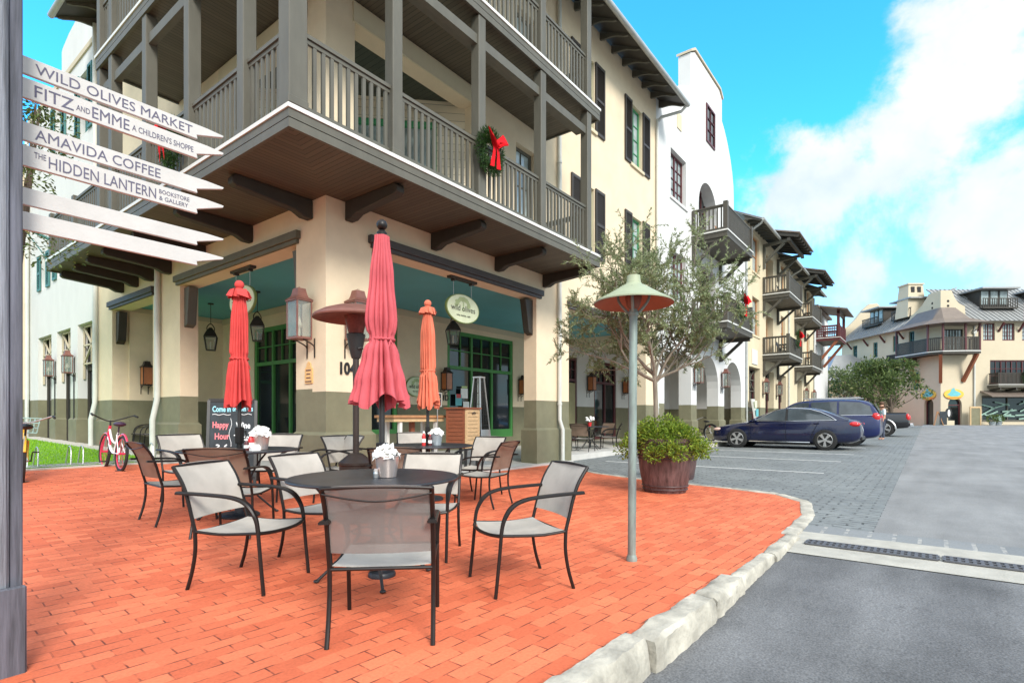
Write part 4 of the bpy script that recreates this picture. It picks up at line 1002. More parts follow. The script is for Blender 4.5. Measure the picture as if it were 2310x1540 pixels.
hl = [(.95,2.2,-1,2.95),(13.3,14.2,7.4,10.0),(9.5,10.3,8.1,9.9),(6.0,6.9,8.4,10.2),(3.6,4.4,7.6,10.3),(6.8,10.4,3.6,5.9),(11.8,12.8,3.9,5.6),(3.0,3.8,3.9,5.8)]
m.wall('x',[.4,WD],[-.4,.6,fz(718)],hl,0,.4)
m.arch('y',.75,2.15,2.25,2.95,0,.4,10); m.arch('x',.95,2.2,2.3,2.95,0,.4,10)
# curved corner parapet on both faces
zt = fz(655); 
m.extr([(0,ZE-.1),(0,zt),(1.1,zt),(1.25,zt-.35),(1.5,zt-.9),(1.9,zt-1.35),(2.45,zt-1.6),(2.5,zt-2.3),(2.6,ZE-.1)],'y',-.001,.4)
m.extr([(.4,ZE-.1),(.4,zt),(1.6,zt),(1.9,zt-.4),(2.5,zt-1.0),(3.3,zt-1.5),(4.2,zt-1.9),(4.6,ZE-.1)],'x',-.001,.4)
m.build('wall', M['cream3'], FB)
MB().box(.42,WR,.45,.5,0,11).box(.45,.5,.5,WD,0,11).build('inner_lining',M['dark'],FB)
# parapet of the far end
MB().extr([(-.4,ZE-.2),(-.4,ZE+1.6),(.6,ZE+1.9),(1.6,ZE+2.9),(2.6,ZE+4.2),(3.4,ZE+4.9),(4.4,ZE+5.0),(5.2,ZE+4.2),(6.5,ZE+2.5),(6.5,ZE-.2)],'y',WD-.4,WD+.1).build('end_parapet',M['cream3'],FB)
def sroof(pts, name='roof', seams=None, mt='roof'):
    a,b,c,d = [Vector(p) for p in pts]; m = MB(); n = (b-a).cross(d-a).normalized()*.06
    if n.z < 0: n = -n
    m.add([a,b,c,d,a-n,b-n,c-n,d-n],[(0,1,2,3),(7,6,5,4),(0,4,5,1),(1,5,6,2),(2,6,7,3),(3,7,4,0)])
    k = seams or 0
    for i in range(k+1): m.bar(a+(b-a)*i/max(1,k)+n*.6, d+(c-d)*i/max(1,k)+n*.6, .06,.08,up=tuple(n))
    return m.build(name, M[mt], FB)
zr = ZE+4.1
sroof([(2.5,-.75,ZE-.25),(WR,-.75,ZE-.25),(WR,4.6,zr),(2.0,4.6,zr)],seams=30)
sroof([(-.75,WD-.2,ZE-.25),(-.75,3.6,ZE-.25),(4.6,3.6,zr),(4.6,WD-.2,zr)],seams=26)
for i,x in enumerate((3.6,5.85,7.9,10.0)): MB().bar((x,-.02,ZE-1.25),(x,-.65,ZE-.45),.14,.16,up=(1,0,0)).build('bracket',M['maroon'],FB)
for y in (5.2,8.2,11.2,14.4): MB().bar((-.02,y,ZE-1.25),(-.65,y,ZE-.45),.14,.16,up=(0,1,0)).build('bracket',M['maroon'],FB)
for a,b in ((4.3,5.5),(6.25,7.5),(8.25,9.5),(10.4,11.6),(12.5,13.7)): window(FB,'y',a,b,fz(768),fz(729),.1,2,4,'maroon','glassb',.12,.03,.08,split=2)
window(FB,'y',5.0,9.6,fz(866),fz(812),.12,2,3,'maroon','glass',.14,.05,.08,split=4)
window(FB,'y',4.15,9.6,.5,fz(892),.12,1,1,'trim','glass',.2,.05,.1,'shop_window',split=2)
window(FB,'y',.3,2.3,fz(792),fz(742),.12,2,3,'trimd','glassb',.1,.04,.08,'balcony_door',split=3)
window(FB,'y',.75,2.15,0,2.9,.22,1,1,'maroon','glass',.14,.05,.08,'arched_door',trans=2.2)
window(FB,'x',.95,2.2,0,2.9,.22,1,1,'maroon','glass',.12,.05,.08,'arched_door')
for (a,b,z0,z1) in hl[1:]: window(FB,'x',a,b,z0,z1,.12,2,3,'tealshut' if b-a<1 else 'trimd','glass',.1,.04,.08)
for y0,y1,z0 in ((12.9,14.6,6.3),(9.1,10.7,6.6),(5.6,7.2,6.8),(3.2,4.9,6.5)):
    o = MB().box(-.55,-.01,y0,y1,z0,z0+.14).build('flower_balcony',M['trimd'],FB); m = MB()
    for i in range(12): yy = y0+.05+(y1-y0-.1)*i/11; m.box(-.54,-.49,yy-.035,yy+.035,z0+.14,z0+1.15)
    for i in range(5): xx = -.5+.45*i/4; m.box(xx-.02,xx+.02,y0,y0+.05,z0+.14,z0+1.15)
    m.box(-.56,-.47,y0,y1,z0+1.15,z0+1.22); m.build('rail',M['trimd'],o)
# hooded balcony wrapping the corner
zb = fz(794); pts = [(-1.5,4.4),(-1.5,-.2),(-.75,-1.25),(1.3,-1.55),(2.75,-1.55),(2.75,-.002),(-.002,-.002),(-.002,4.4)]
o = MB().extr(pts,'z',zb-.3,zb-.08).build('corner_balcony',M['trimd'],FB); MB().extr([(x*1.02 if x<0 else x,y*1.02 if y<0 else y) for x,y in pts],'z',zb-.08,zb).build('edge',M['edge'],o)
seg = pts[:5]+[(2.75,-.1)]
for a,b in zip(seg,seg[1:]): railing(o,a,b,zb,zb+1.35,'trimd',.16,.10)
for x,y in (pts[1],pts[2],pts[3],pts[4],pts[0]): post(o,x*.97,y*.97,zb,zb+2.75,.16,'maroon',cap=False)
for p,q in (((-.05,3.0,zb-2.9),(-1.3,3.2,zb-.3)),((-.03,-.03,zb-3.1),(-.75,-.95,zb-.3)),((2.2,-.05,zb-3.0),(2.55,-1.35,zb-.3)),):
    MB().bar(p,q,.28,.3).build('strut',M['redwood'],o)
zc = zb+2.75; m = MB(); outer = [(-2.1,4.9),(-2.1,-.3),(-1.0,-1.8),(1.3,-2.15),(3.4,-2.15),(3.4,.0)]; mid = [(-.9,4.0),(-.9,-.1),(-.3,-.75),(1.1,-.9),(2.2,-.9),(2.3,.0)]; inn = [(.0,3.2),(-.1,.3),(.0,-.06),(.5,-.08),(1.2,-.08),(1.5,.0)]
R3 = [[(x,y,zc-.05) for x,y in outer],[(x,y,zc+.55) for x,y in mid],[(x,y,zc+1.75) for x,y in inn]]
m.grid(R3); m.add([(x,y,zc-.09) for x,y in outer]+[(0,0,zc-.09)],[(6,5,4,3,2,1,0)]); m.build('hood',M['roofd'],o)
for zz in (12.9-.17,12.25,11.6): 
    MB().ball((.75,-.01,zz),.13,8,6,(1,.3,1)).ball((-.01,1.1,zz),.12,8,6,(.3,1,1)).build('vent_hole',M['dark'],FB)
# chimney
m = MB(); c0 = ZE+1.2
m.add([(.3,5.0,c0),(2.5,5.0,c0),(2.5,7.0,c0),(.3,7.0,c0),(.62,5.3,c0+3.6),(2.2,5.3,c0+3.6),(2.2,6.8,c0+3.6),(.62,6.8,c0+3.6)],[(0,3,2,1),(4,5,6,7),(0,1,5,4),(1,2,6,5),(2,3,7,6),(3,0,4,7)])
ch = m.build('chimney',M['cream3'],FB)
MB().box(.5,2.32,5.2,6.9,c0+3.6,c0+3.75).build('cap',M['cream3'],ch)
for dx in (.85,1.55): MB().box(dx,dx+.36,5.18,5.4,c0+2.75,c0+3.35).build('flue_hole',M['dark'],ch)
# dormers
def dormer(x0,x1,y,z,ax):
    m = MB(); 
    def B(a,b,c,d,e,f): return (a,b,c,d,e,f) if ax=='y' else (c,d,a,b,e,f)
    o = MB().box(*B(x0,x1,y,y+2.5,z,z+1.9)).build('dormer',M['trimd'],FB)
    MB().box(*B(x0-.5,x1+.5,y-.9,y+3.2,z+1.9,z+2.05)).build('dormer_roof',M['roof'],o)
    for i in range(3): w=(x1-x0)/3; MB().box(*B(x0+w*i+.12,x0+w*(i+1)-.12,y-.03,y-.002,z+.4,z+1.8)).build('pane',M['glassb'],o)
    m = MB(); n=int((x1-x0+.6)/.22)
    for i in range(n+1): a=x0-.3+(x1-x0+.6)*i/n; m.box(*B(a-.03,a+.03,y-.78,y-.72,z,z+.85))
    m.box(*B(x0-.35,x1+.35,y-.8,y-.7,z+.85,z+.93)); m.box(*B(x0-.35,x1+.35,y-.8,y+.1,z-.12,z)); m.build('rail',M['trimd'],o)
dormer(5.1,8.0,1.3,ZE+1.35,'y'); dormer(11,13.5,1.3,ZE+1.35,'y'); dormer(5.2,7.6,1.3,ZE+1.3,'x'); dormer(10.4,12.8,1.3,ZE+1.3,'x')
# balcony, awning and shopfront on the right
o = slab(FB,4.7,10.2,-1.3,-.002,fz(868),.3,'soffx','street_balcony'); railing(o,(4.75,-1.2),(10.2,-1.2),fz(868),fz(868)+1.15,'trimd',.13,.08); railing(o,(4.8,-1.2),(4.8,-.1),fz(868),fz(868)+1.15,'trimd',.14)
for x in (5.0,6.6,8.2,9.8): MB().bar((x,-.02,fz(880)),(x,-1.2,fz(880)+.1),.14,.2).build('bracket',M['trimd'],o)
MB().add([(3.8,-1.6,fz(894)),(10.5,-1.6,fz(894)),(10.5,-.01,fz(881)),(4.0,-.01,fz(881)),(3.8,-1.6,fz(896)),(10.5,-1.6,fz(896)),(10.5,-.01,fz(884)),(4.0,-.01,fz(884))],[(0,1,2,3),(7,6,5,4),(0,4,5,1),(3,7,4,0)]).build('awning',M['roofd'],FB)
MB().tube([(3.35,-.1,ZE-.3),(3.35,-.1,.2)],.08,8).box(3.2,3.5,-.2,.0,fz(752),fz(744)).build('downpipe',M['pipe'],FB)
MB().bar((3.2,-.3,ZE-1.2),(3.9,-.75,ZE-.5),.1,.1).build('gutter_elbow',M['trim'],FB)
# leaf painting inside the shop window: strips standing behind the glass front
m = MB(); r2 = random.Random(4)
for i in range(16):
    x = r2.uniform(4.6,9.4); z = r2.uniform(.7,2.9); a = r2.uniform(-.6,.6); L = r2.uniform(.5,1.0)
    m.bar((x-L*math.cos(a),.07,z-L*math.sin(a)),(x+L*math.cos(a),.07,z+L*math.sin(a)),.012,.14,up=(0,0,1))
m.build('palm_display',mat('sage_leaf',(.26,.40,.33),.7,.2),FB)
# forecourt paving in front of it
def floc(x,y,z=0): 
    a = math.atan2(-CS,SN); return Vector((FB.location.x+x*math.cos(a)-y*math.sin(a), FB.location.y+x*math.sin(a)+y*math.cos(a), z))
fc = [floc(-14,-3.0),floc(3,-3.2),floc(24,-3.2),floc(24,.5),floc(-14,10)]
MB().add([(p.x,p.y,.205) for p in fc]+[(p.x,p.y,-.3) for p in fc],[(0,1,2,3,4),(0,5,6,1),(1,6,7,2)]).build('forecourt',M['brick'])['kind']='structure'
# oval signs with a fish shape, at both arched doors
def oval_far(loc, rz, label):
    t = thing('oval_shop_sign', label, 'sign', loc, rz, 'yellow oval signs across the square')
    MB().xf(Matrix.Identity(4)).extr([(1.0*math.cos(2*PI*k/24),.52*math.sin(2*PI*k/24)) for k in range(24)],'y',-.08,-.01).build('board',M['signy'],t)
    o = MB().extr([(-.72,-.04),(-.4,.2),(-.25,.52),(.0,.66),(.1,.4),(.55,.18),(.72,.0),(.4,-.2),(-.3,-.22)],'y',-.1,-.082).build('emblem',M['signt'],t)
    MB().extr([(-.8,-.3),(.8,-.3),(.6,-.42),(-.6,-.42)],'y',-.1,-.082).build('band',M['signo'],t)
p = floc(1.28,-.02,fz(889)+.17); oval_far(p, math.atan2(-CS,SN), 'yellow oval sign with turquoise emblem above the open red arched door')
p = floc(-.02,1.55,fz(889)+.17); oval_far(p, math.atan2(-CS,SN)-PI/2, 'yellow oval sign with turquoise emblem above the closed dark arched door, nearer the tree')
# small hipped pavilion behind the tree
pv = at(1893,960,68); pv.z = .2
t = thing('hipped_pavilion','low pavilion with a grey hipped roof behind the square trees','pavilion',pv,math.atan2(-CS,SN))
MB().add([(-4.5,-4.5,5.2),(4.5,-4.5,5.2),(4.5,4.5,5.2),(-4.5,4.5,5.2),(-1,-1,8.6),(1,-1,8.6),(1,1,8.6),(-1,1,8.6)],[(0,1,5,4),(1,2,6,5),(2,3,7,6),(3,0,4,7),(4,5,6,7),(3,2,1,0)]).build('roof',M['roof'],t)
MB().box(-4,4,-4,4,0,5.18).build('wall',M['cream3'],t)
for x in (-3.9,-1.3,1.3,3.9): MB().box(x-.15,x+.15,-4.3,-4.05,0,5.18).build('post',M['trimd'],t)
# ================================================================ finger post
pc = gp(57,1512)
px0, py0 = pc.x, pc.y
SP = thing('finger_post', 'tall grey weathered timber post carrying six white arrow boards, in the left foreground', 'signpost', (px0-.17,py0+.13,0))
MB().box(-.15,.115,-.13,.13,-.05,4.2).build('post', M['post'], SP, bevel=.012)
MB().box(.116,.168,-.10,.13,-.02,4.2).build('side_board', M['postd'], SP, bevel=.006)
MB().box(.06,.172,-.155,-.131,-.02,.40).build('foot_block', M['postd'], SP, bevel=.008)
def tpx(px):
    y0 = py0+.20
    # x at which a point of the board plane y=y0 shows in column px
    return onY(px, 0, y0)[0]-SP.location.x
def fit(s, mt, root, x0, x1, z, h, yy, spacing=1.0, name='lettering'):
    o = text(s, h/.72, mt, root, Matrix.Identity(4), name, .0008)
    xs = [v.co.x for v in o.data.vertices]; k = (x1-x0)/(max(xs)-min(xs)); mn = min(xs)
    for v in o.data.vertices: 
        x, y, zz = v.co; v.co = (x0+(x-mn)*k, yy-zz, z+y)
    return o
yb = .07   # board front, local
bd = CS*(px0-CX)+SN*(py0+.20-CY)
zl = lambda py: EYE+(PY-py)/F*(bd)
XT = tpx(505); XN = tpx(446)
lab = ['topmost arrow board, reading WILD OLIVES MARKET','second arrow board, reading FITZ AND EMME','third arrow board, reading AMAVIDA COFFEE','fourth arrow board, reading THE HIDDEN LANTERN','fifth arrow board, blank','lowest arrow board, blank']
BO = []
for i,(a,b) in enumerate(((117,157),(166,212),(267,309),(320,367),(417,456),(472,513))):
    z1, z0 = zl(a), zl(b); h = z1-z0
    o = MB().extr([(.17,z0),(XN,z0),(XN-.005,z0+.26*h),(XT-.004,z0+.80*h),(XT,z0+.93*h),(XT-.10,z1),(.17,z1)],'y',yb,yb+.022).build('arrow_board',M['signw'],SP,bevel=.002,label=lab[i]); BO.append((o,z0,h))
T = lambda px: tpx(px)
yf = yb-.001
o,z0,h = BO[0]; fit('WILD OLIVES MARKET',M['ink'],o,T(80),T(434),z0+.20*h,.60*h,yf)
o,z0,h = BO[1]; fit('FITZ',M['ink'],o,T(78),T(166),z0+.19*h,.62*h,yf); fit('AND',M['ink'],o,T(172),T(203),z0+.30*h,.30*h,yf); fit('EMME',M['ink'],o,T(208),T(292),z0+.19*h,.62*h,yf); fit("A CHILDREN'S SHOPPE",M['ink'],o,T(298),T(436),z0+.28*h,.34*h,yf)
o,z0,h = BO[2]; fit('AMAVIDA COFFEE',M['ink'],o,T(79),T(362),z0+.20*h,.60*h,yf)
o,z0,h = BO[3]; fit('THE',M['ink'],o,T(77),T(104),z0+.50*h,.30*h,yf); fit('HIDDEN LANTERN',M['ink'],o,T(110),T(352),z0+.18*h,.60*h,yf); fit('BOOKSTORE',M['ink'],o,T(359),T(427),z0+.55*h,.24*h,yf); fit('& GALLERY',M['ink'],o,T(359),T(424),z0+.18*h,.24*h,yf)

# ================================================================ sling chairs
def arc(pts, n=4):
    """Catmull-Rom through the points"""
    P = [Vector(p) for p in pts]; out = []
    for i in range(len(P)-1):
        p0, p1, p2, p3 = P[max(i-1,0)], P[i], P[i+1], P[min(i+2,len(P)-1)]
        for k in range(n):
            t = k/n; out.append(.5*((2*p1)+(p2-p0)*t+(2*p0-5*p1+4*p2-p3)*t*t+(3*p1-p0-3*p2+p3)*t**3))
    out.append(P[-1]); return out
def make_chair(label, loc, ang, sb, ss, grp):
    t = thing('patio_chair', label, 'chair', loc, ang, grp)
    r = .0125; W = .265
    for s in (1,-1):
        y = s*W
        MB().tube(arc([(-.285,y,0),(-.245,y,.13),(-.222,y,.27),(-.225,y,.40)]), r, 8).build('leg', M['frame'], t, smooth=True)
        MB().tube(arc([(.285,y,0),(.262,y,.22),(.245,y,.405)]), r, 8).build('leg', M['frame'], t, smooth=True)
        a = MB(); pts = arc([(.245,y,.405),(.225,y,.50),(.165,y,.585),(.06,y,.625),(-.12,y,.640),(-.36,y,.648)],5)
        n = len(pts); rows = []
        for i,p in enumerate(pts):
            d = (pts[min(i+1,n-1)]-pts[max(i-1,0)]).normalized(); up = Vector((0,1,0)).cross(d)
            w = .013+.011*min(1,max(0,(i-3)/6)); hh = .012
            rows.append([p+Vector((0,-w,0))+up*hh*.3, p+Vector((0,-w*.6,0))+up*hh, p+Vector((0,w*.6,0))+up*hh, p+Vector((0,w,0))+up*hh*.3, p+Vector((0,w,0))-up*hh*.6, p+Vector((0,-w,0))-up*hh*.6, p+Vector((0,-w,0))+up*hh*.3])
        a.grid(rows); a.add(rows[-1][:6],[(0,1,2,3,4,5)]); a.build('armrest', M['frame'], t, smooth=True)
    b = MB(); y = W
    side = lambda s: arc([(-.225,s*y,.40),(-.252,s*y,.50),(-.285,s*y,.62),(-.325,s*y,.72),(-.395,s*y,.825)],4)
    for s in (1,-1): b.tube(side(s), r, 8)
    b.tube(arc([(-.395,-y,.822),(-.402,-y*.5,.828),(-.405,0,.83),(-.402,y*.5,.828),(-.395,y,.822)],4), .009, 8)
    b.tube(arc([(-.392,-y,.795),(-.408,-y*.5,.772),(-.418,0,.760),(-.408,y*.5,.772),(-.392,y,.795)],3), .005, 6)
    b.build('back_frame', M['frame'], t, smooth=True)
    f = MB()
    f.tube(arc([(.245,-y,.398),(.285,-y*.6,.392),(.30,0,.389),(.285,y*.6,.392),(.245,y,.398)],4), .012, 8)
    for s in (1,-1): f.tube(arc([(-.225,s*y,.395),(-.05,s*(y-.004),.382),(.12,s*(y-.004),.39),(.245,s*y,.400)],3), .010, 8)
    f.tube([(-.225,-y,.385),(-.225,y,.385)], .010, 8).build('seat_frame', M['frame'], t, smooth=True)
    P = []
    for i in range(11):
        u = i/10; row = []
        for j in range(9):
            v = -1+2*j/8; x = -.215+.455*u + .045*(1-v*v)*u*u; z = .402-.030*math.sin(PI*u)*(1-.55*v*v)-.012*(1-v*v)
            row.append((x, v*(y-.012), z))
        P.append(row)
    MB().sheet(P,.004).build('seat', ss, t, smooth=True)
    sp = side(1)[3:]; P = []; n = len(sp)
    for i in range(n):
        u = i/(n-1); row = []
        for j in range(9):
            v = -1+2*j/8; bow = .030*(1-v*v)*(1-.3*u)
            row.append((sp[i].x-bow, v*(y-.010), sp[i].z+.004+(.012*(1-v*v) if i == n-1 else 0)))
        P.append(row)
    MB().sheet(P,.004).build('backrest', sb, t, smooth=True)
    return t
G1 = 'sling patio chairs on the brick plaza'
def V3(x,y): return Vector((x,y,zg(x,y)))
S, SB, SR = M['sling'], M['slingb'], M['slingbr']
proto = make_chair('chair seen from behind, nearest the camera, brick showing through its dark mesh back', V3(-2.965,-5.06), math.radians(43), SB, S, G1)
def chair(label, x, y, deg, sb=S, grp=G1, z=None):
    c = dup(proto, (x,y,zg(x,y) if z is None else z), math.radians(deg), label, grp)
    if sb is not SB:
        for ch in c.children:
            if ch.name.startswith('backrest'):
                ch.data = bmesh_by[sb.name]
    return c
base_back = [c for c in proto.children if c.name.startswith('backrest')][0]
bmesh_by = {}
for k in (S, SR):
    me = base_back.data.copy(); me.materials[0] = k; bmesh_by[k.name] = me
chair('pale chair left of the front table, its back turned to the tall post', -3.03,-3.66,-63)
chair('pale chair on the right side of the front table, facing left, nearest the green lamp', -1.87,-5.17,150)
chair('pale chair behind the front table on its right, under the big rose umbrella skirt', -1.72,-4.02,212)
chair('pale chair between the front table and the left table, its back toward the left table', -2.27,-3.46,-78)
chair('chair with backlit-brown back left of the left table, farthest left on the plaza', -2.55,-1.17,-3,SR)
chair('chair with backlit-brown back pushed against the near edge of the left table', -2.43,-2.15,40,SR)
chair('pale chair beyond the left table in front of the pier with the white downpipe', -2.00,-.22,-86)
chair('pale chair behind the left table, seen under its top beside the napkin bucket', -1.26,-.62,212)
chair('pale chair facing left, between the left table and the patio heater', -.72,-1.12,168)
chair('pale chair directly behind the patio heater pole', -.40,-1.33,-80)
chair('chair with backlit-brown back behind the front napkin bucket, back to the camera', -1.05,-2.98,38,SR)
chair('pale chair with its seat towards us right of the far table, before the shop pier', .95,-2.28,187)
chair('chair with backlit-brown back standing right of the far table, back turned to the lamp', .42,-2.88,102,SR)
chair('pale chair behind the far table below the wooden bar table', 1.2,-.72,233)
G2 = 'cafe chairs under the arcade'
fzc = .14
chair('cafe chair at the left of the arcade table, against the red door', 9.35,1.45,-40,S,G2,fzc)
chair('cafe chair with backlit-brown back on the street side of the arcade table', 10.55,.55,118,SR,G2,fzc)
chair('cafe chair behind the lamp pole at the right of the arcade table', 11.3,1.2,168,SR,G2,fzc)
chair('cafe chair left of the arcade table, next to the shop pier', 9.0,.6,10,SR,G2,fzc)
chair('brown porch chair nearer the white downpipe in the left opening', .72,8.95,150,SR,'porch chairs',pf(8.9))
chair('brown porch chair farther back in the left opening', .62,9.25,165,SR,'porch chairs',pf(9.2))

# ================================================================ tables
def make_table(label, loc, rz=0, r=.61, h=.735):
    t = thing('patio_table', label, 'table', loc, rz, 'round charcoal patio tables')
    MB().lathe([(.0,h-.022),(r-.03,h-.022),(r-.004,h-.018),(r,h-.008),(r-.004,h),(r-.02,h+.003),(r-.045,h+.001),(0,h+.001)], n=56, cap=False).build('tabletop', M['tabletop'], t, smooth=True)
    MB().tube([(0,0,.05),(0,0,h-.02)], .024, 10).lathe([(.06,.0),(.06,.04)],(0,0,.22),12).build('stem', M['blackm'], t)
    for k in range(4):
        a = PI/4+k*PI/2; u = Vector((math.cos(a),math.sin(a),0))
        MB().tube(arc([u*.30+Vector((0,0,h-.03)),u*.20+Vector((0,0,h-.16)),u*.12+Vector((0,0,.42)),u*.12+Vector((0,0,.30)),u*.26+Vector((0,0,.14)),u*.40+Vector((0,0,.012))]), .011, 8).ball(u*.40+Vector((0,0,.014)), .022, 8, 6, (1,1,.6)).build('leg', M['blackm'], t, smooth=True)
    MB().tube([(.16*math.cos(2*PI*k/20),.16*math.sin(2*PI*k/20),.34) for k in range(21)], .007, 6, cap=False).build('ring', M['blackm'], t, smooth=True)
    return t
T1 = at(845,1085,3.97); T2 = at(540,1013,6.0); T3 = at(965,1006,7.35)
tabs = []
for (p,lb,a) in ((T1,'round charcoal table at the front, under the big rose umbrella',.25),(T2,'round charcoal table on the left, under the bright red umbrella',.6),(T3,'round charcoal table farthest back, under the coral umbrella',.1)):
    loc = V3(p.x,p.y)
    if not tabs: o = make_table(lb, loc, a); tabs.append(o)
    else: o = dup(tabs[0], loc, a, lb); tabs.append(o)
t = dup(tabs[0], (10.1,1.0,fzc), .4, 'charcoal cafe table under the arcade, holding a white flower'); 
fl = thing('table_flowers','small pot of white and red flowers on the arcade table','flowers',(10.1,1.0,fzc+.737))
MB().lathe([(.05,0),(.07,.12),(.06,.12)],n=12).build('pot',M['redp'],fl)
m = MB()
for i in range(26): m.ball((rnd.uniform(-.1,.1),rnd.uniform(-.1,.1),.15+rnd.uniform(0,.14)),rnd.uniform(.02,.04),6,4)
m.build('blooms',M['paper'],fl)

# ================================================================ closed umbrellas
def umbrella(label, loc, ztop, zbot, zt, rp, mt, finial, seed, flare=1.0, bow=False, rb=.21):
    t = thing('closed_umbrella', label, 'umbrella', loc, rnd.uniform(0,6), 'closed umbrellas standing in the tables')
    rr = random.Random(seed)
    ph = [rr.uniform(0,6.28) for _ in range(6)]
    nf = 9; n = 200; rows = []; K = 44
    for i in range(K+1):
        u = i/K; z = ztop+(zbot-ztop)*u
        # radius profile given as (u, r)
        for (u0,r0),(u1,r1) in zip(rp,rp[1:]):
            if u0 <= u <= u1: f = (u-u0)/(u1-u0); f = f*f*(3-2*f); r = r0+(r1-r0)*f; break
        row = []
        for k in range(n+1):
            a = 2*PI*k/n
            am = .13+.22*min(1,u*1.5)*(1 if u<zt-.02 else 1.15)
            if abs(u-zt) < .035: am *= .45
            w = math.sin(nf*a+ph[0]+.9*math.sin(2.2*u+a*2+ph[2])+.5*math.sin(5*a+ph[4])); w = 1-2*(abs(w)**.62) if u < 2 else w
            w = -w*(.75+.35*math.sin(3*a+ph[5]+2*u))
            q = 1+am*w + .10*math.sin(2*a+ph[1]+u*1.5) + .06*math.sin(5*a+ph[3]-u*2)
            zz = z
            if u > .93: zz += (u-.93)*(zbot-ztop)*.9*(.5*math.sin(nf*a*.5+ph[4])+.35*math.sin(3*a+ph[5]))
            row.append((r*q*math.cos(a)+flare*.0, r*q*math.sin(a), zz))
        rows.append(row)
    MB().grid(rows).build('canopy', mt, t, smooth=True)
    # inner lining of the skirt and ties
    zz = ztop+(zbot-ztop)*zt
    rt = [r for (u,r) in rp if abs(u-zt)<.02][0]
    MB().tube([(rt*1.13*math.cos(2*PI*k/24),rt*1.13*math.sin(2*PI*k/24),zz+.006*math.sin(3*k)) for k in range(25)], .009, 6, cap=False).tube(arc([(rt*1.1,0,zz),(rt*1.35,.01,zz-.05),(rt*1.25,.02,zz-.14)]),.006,5).tube(arc([(rt*1.1,0.01,zz),(rt*1.35,-.03,zz-.06),(rt*1.3,-.05,zz-.11)]),.006,5).build('tie', mt, t, smooth=True)
    MB().tube([(0,0,.02),(0,0,ztop+.04)], .021, 10).build('pole', M['blackm'], t, smooth=True)
    if finial == 'ball': MB().lathe([(.0,0),(.035,0),(.038,.03),(.026,.045),(.02,.05)],(0,0,ztop-.005),16).ball((0,0,ztop+.085),.040,14,10).build('finial', M['frame'], t, smooth=True)
    else: MB().ball((0,0,ztop+.05),.05,14,10).build('finial', mt, t, smooth=True)
    if bow:
        m = MB(); z0 = ztop-.10
        for k in range(9):
            a = 2*PI*k/9+rr.uniform(-.2,.2); L = rr.uniform(.06,.10)*bow; d = Vector((math.cos(a),math.sin(a),0)); s = Vector((-d.y,d.x,0))*.05
            b = d*.035+Vector((0,0,z0+.08))
            P = [[b-s*.4,b+s*.4],[b+d*L*.6-s+Vector((0,0,.005)),b+d*L*.6+s+Vector((0,0,.015))],[b+d*L-s*1.2+Vector((0,0,-.06)),b+d*L+s*1.2+Vector((0,0,-.085))]]
            m.sheet(P,.003)
        m.lathe([(.04,0),(.052,.02),(.04,.05)],(0,0,z0+.06),12).build('bow', mt, t, smooth=True)
    MB().box(-.035,.04,-.03,.03,.80,.98).tube([(.04,0,.93),(.10,0,.93)],.008,6).tube([(.10,0,.94),(.10,0,.84)],.008,6).tube([(0,0,.735),(0,0,.80)],.03,10).build('crank', M['frame'], t, bevel=.006)
    MB().lathe([(rb,0),(rb,.02),(rb*.9,.035),(.05,.045),(.035,.20)],n=32).build('base', M['tabletop'], t, smooth=True)
    return t
umbrella('large faded rose umbrella over the front table, its skirt flared to the right', V3(T1.x+.055,T1.y-.015), 2.50, 1.27, .62, [(0,.052),(.25,.078),(.5,.098),(.62,.080),(.72,.105),(.88,.140),(1,.165)], M['pink'], 'ball', 3, rb=.10)
umbrella('bright red umbrella with a red bow at the top, over the left table', V3(T2.x,T2.y), 2.50, 1.22, .60, [(0,.052),(.3,.078),(.6,.082),(.8,.10),(1,.115)], M['red'], 'cloth', 5, bow=1.0)
umbrella('coral umbrella with a small bow, over the farthest table', V3(T3.x,T3.y), 2.60, 1.27, .65, [(0,.048),(.3,.085),(.65,.090),(.8,.105),(1,.128)], M['coral'], 'cloth', 8, bow=.75)

# ================================================================ things on the tables
def bucket(label, loc, mt, s=1.0):
    t = thing('napkin_bucket', label, 'bucket', loc, 0, 'metal buckets of napkins')
    MB().lathe([(.0,.002),(.068*s,.002),(.088*s,.15*s),(.092*s,.152*s),(.092*s,.160*s),(.085*s,.160*s),(.066*s,.02),(0,.02)],n=32,cap=False).build('bucket', mt, t, smooth=True)
    m = MB(); rr = random.Random(hash(label) % 1000)
    for i in range(46):
        a = rr.uniform(0,2*PI); R0 = .085*s*math.sqrt(rr.random()); c = Vector((R0*math.cos(a),R0*math.sin(a),(.135+.085*(1-(R0/(.1*s))**2))*s+rr.uniform(-.01,.012)))
        n = Vector((math.cos(a)*R0*9,math.sin(a)*R0*9,rr.uniform(.3,1.2)))+Vector((rr.uniform(-.7,.7),rr.uniform(-.7,.7),0)); n.normalize()
        u = n.orthogonal().normalized(); v = n.cross(u); w = rr.uniform(.022,.038)*s
        P = [[c+u*w*i2+v*w*j2+n*(.014*rr.uniform(-1,1)) for j2 in (-1,0,1)] for i2 in (-1,0,1)]
        m.sheet(P,.002)
    m.build('napkins', M['paper'], t)
    return t
def on(tt, px, py):
    z = tt.location.z+.738; r = ray(px,py); k = (z-EYE)/r[2]; return Vector((CX+k*r[0],CY+k*r[1],z))
def near(tt, px, dy=0, r=.25):
    """a spot on the table in column px, on the camera side of its pole"""
    c = tt.location; d = CS*(c.x-CX)+SN*(c.y-CY)-r; p = at(px,0,d); return Vector((p.x,p.y,c.z+.738))
bucket('shiny steel bucket stuffed with white napkins on the front table', near(tabs[0],873,r=.06), M['steel'], .97)
bucket('reddish bucket of napkins on the left table', near(tabs[1],588,r=.12), M['steel'], 1.05)
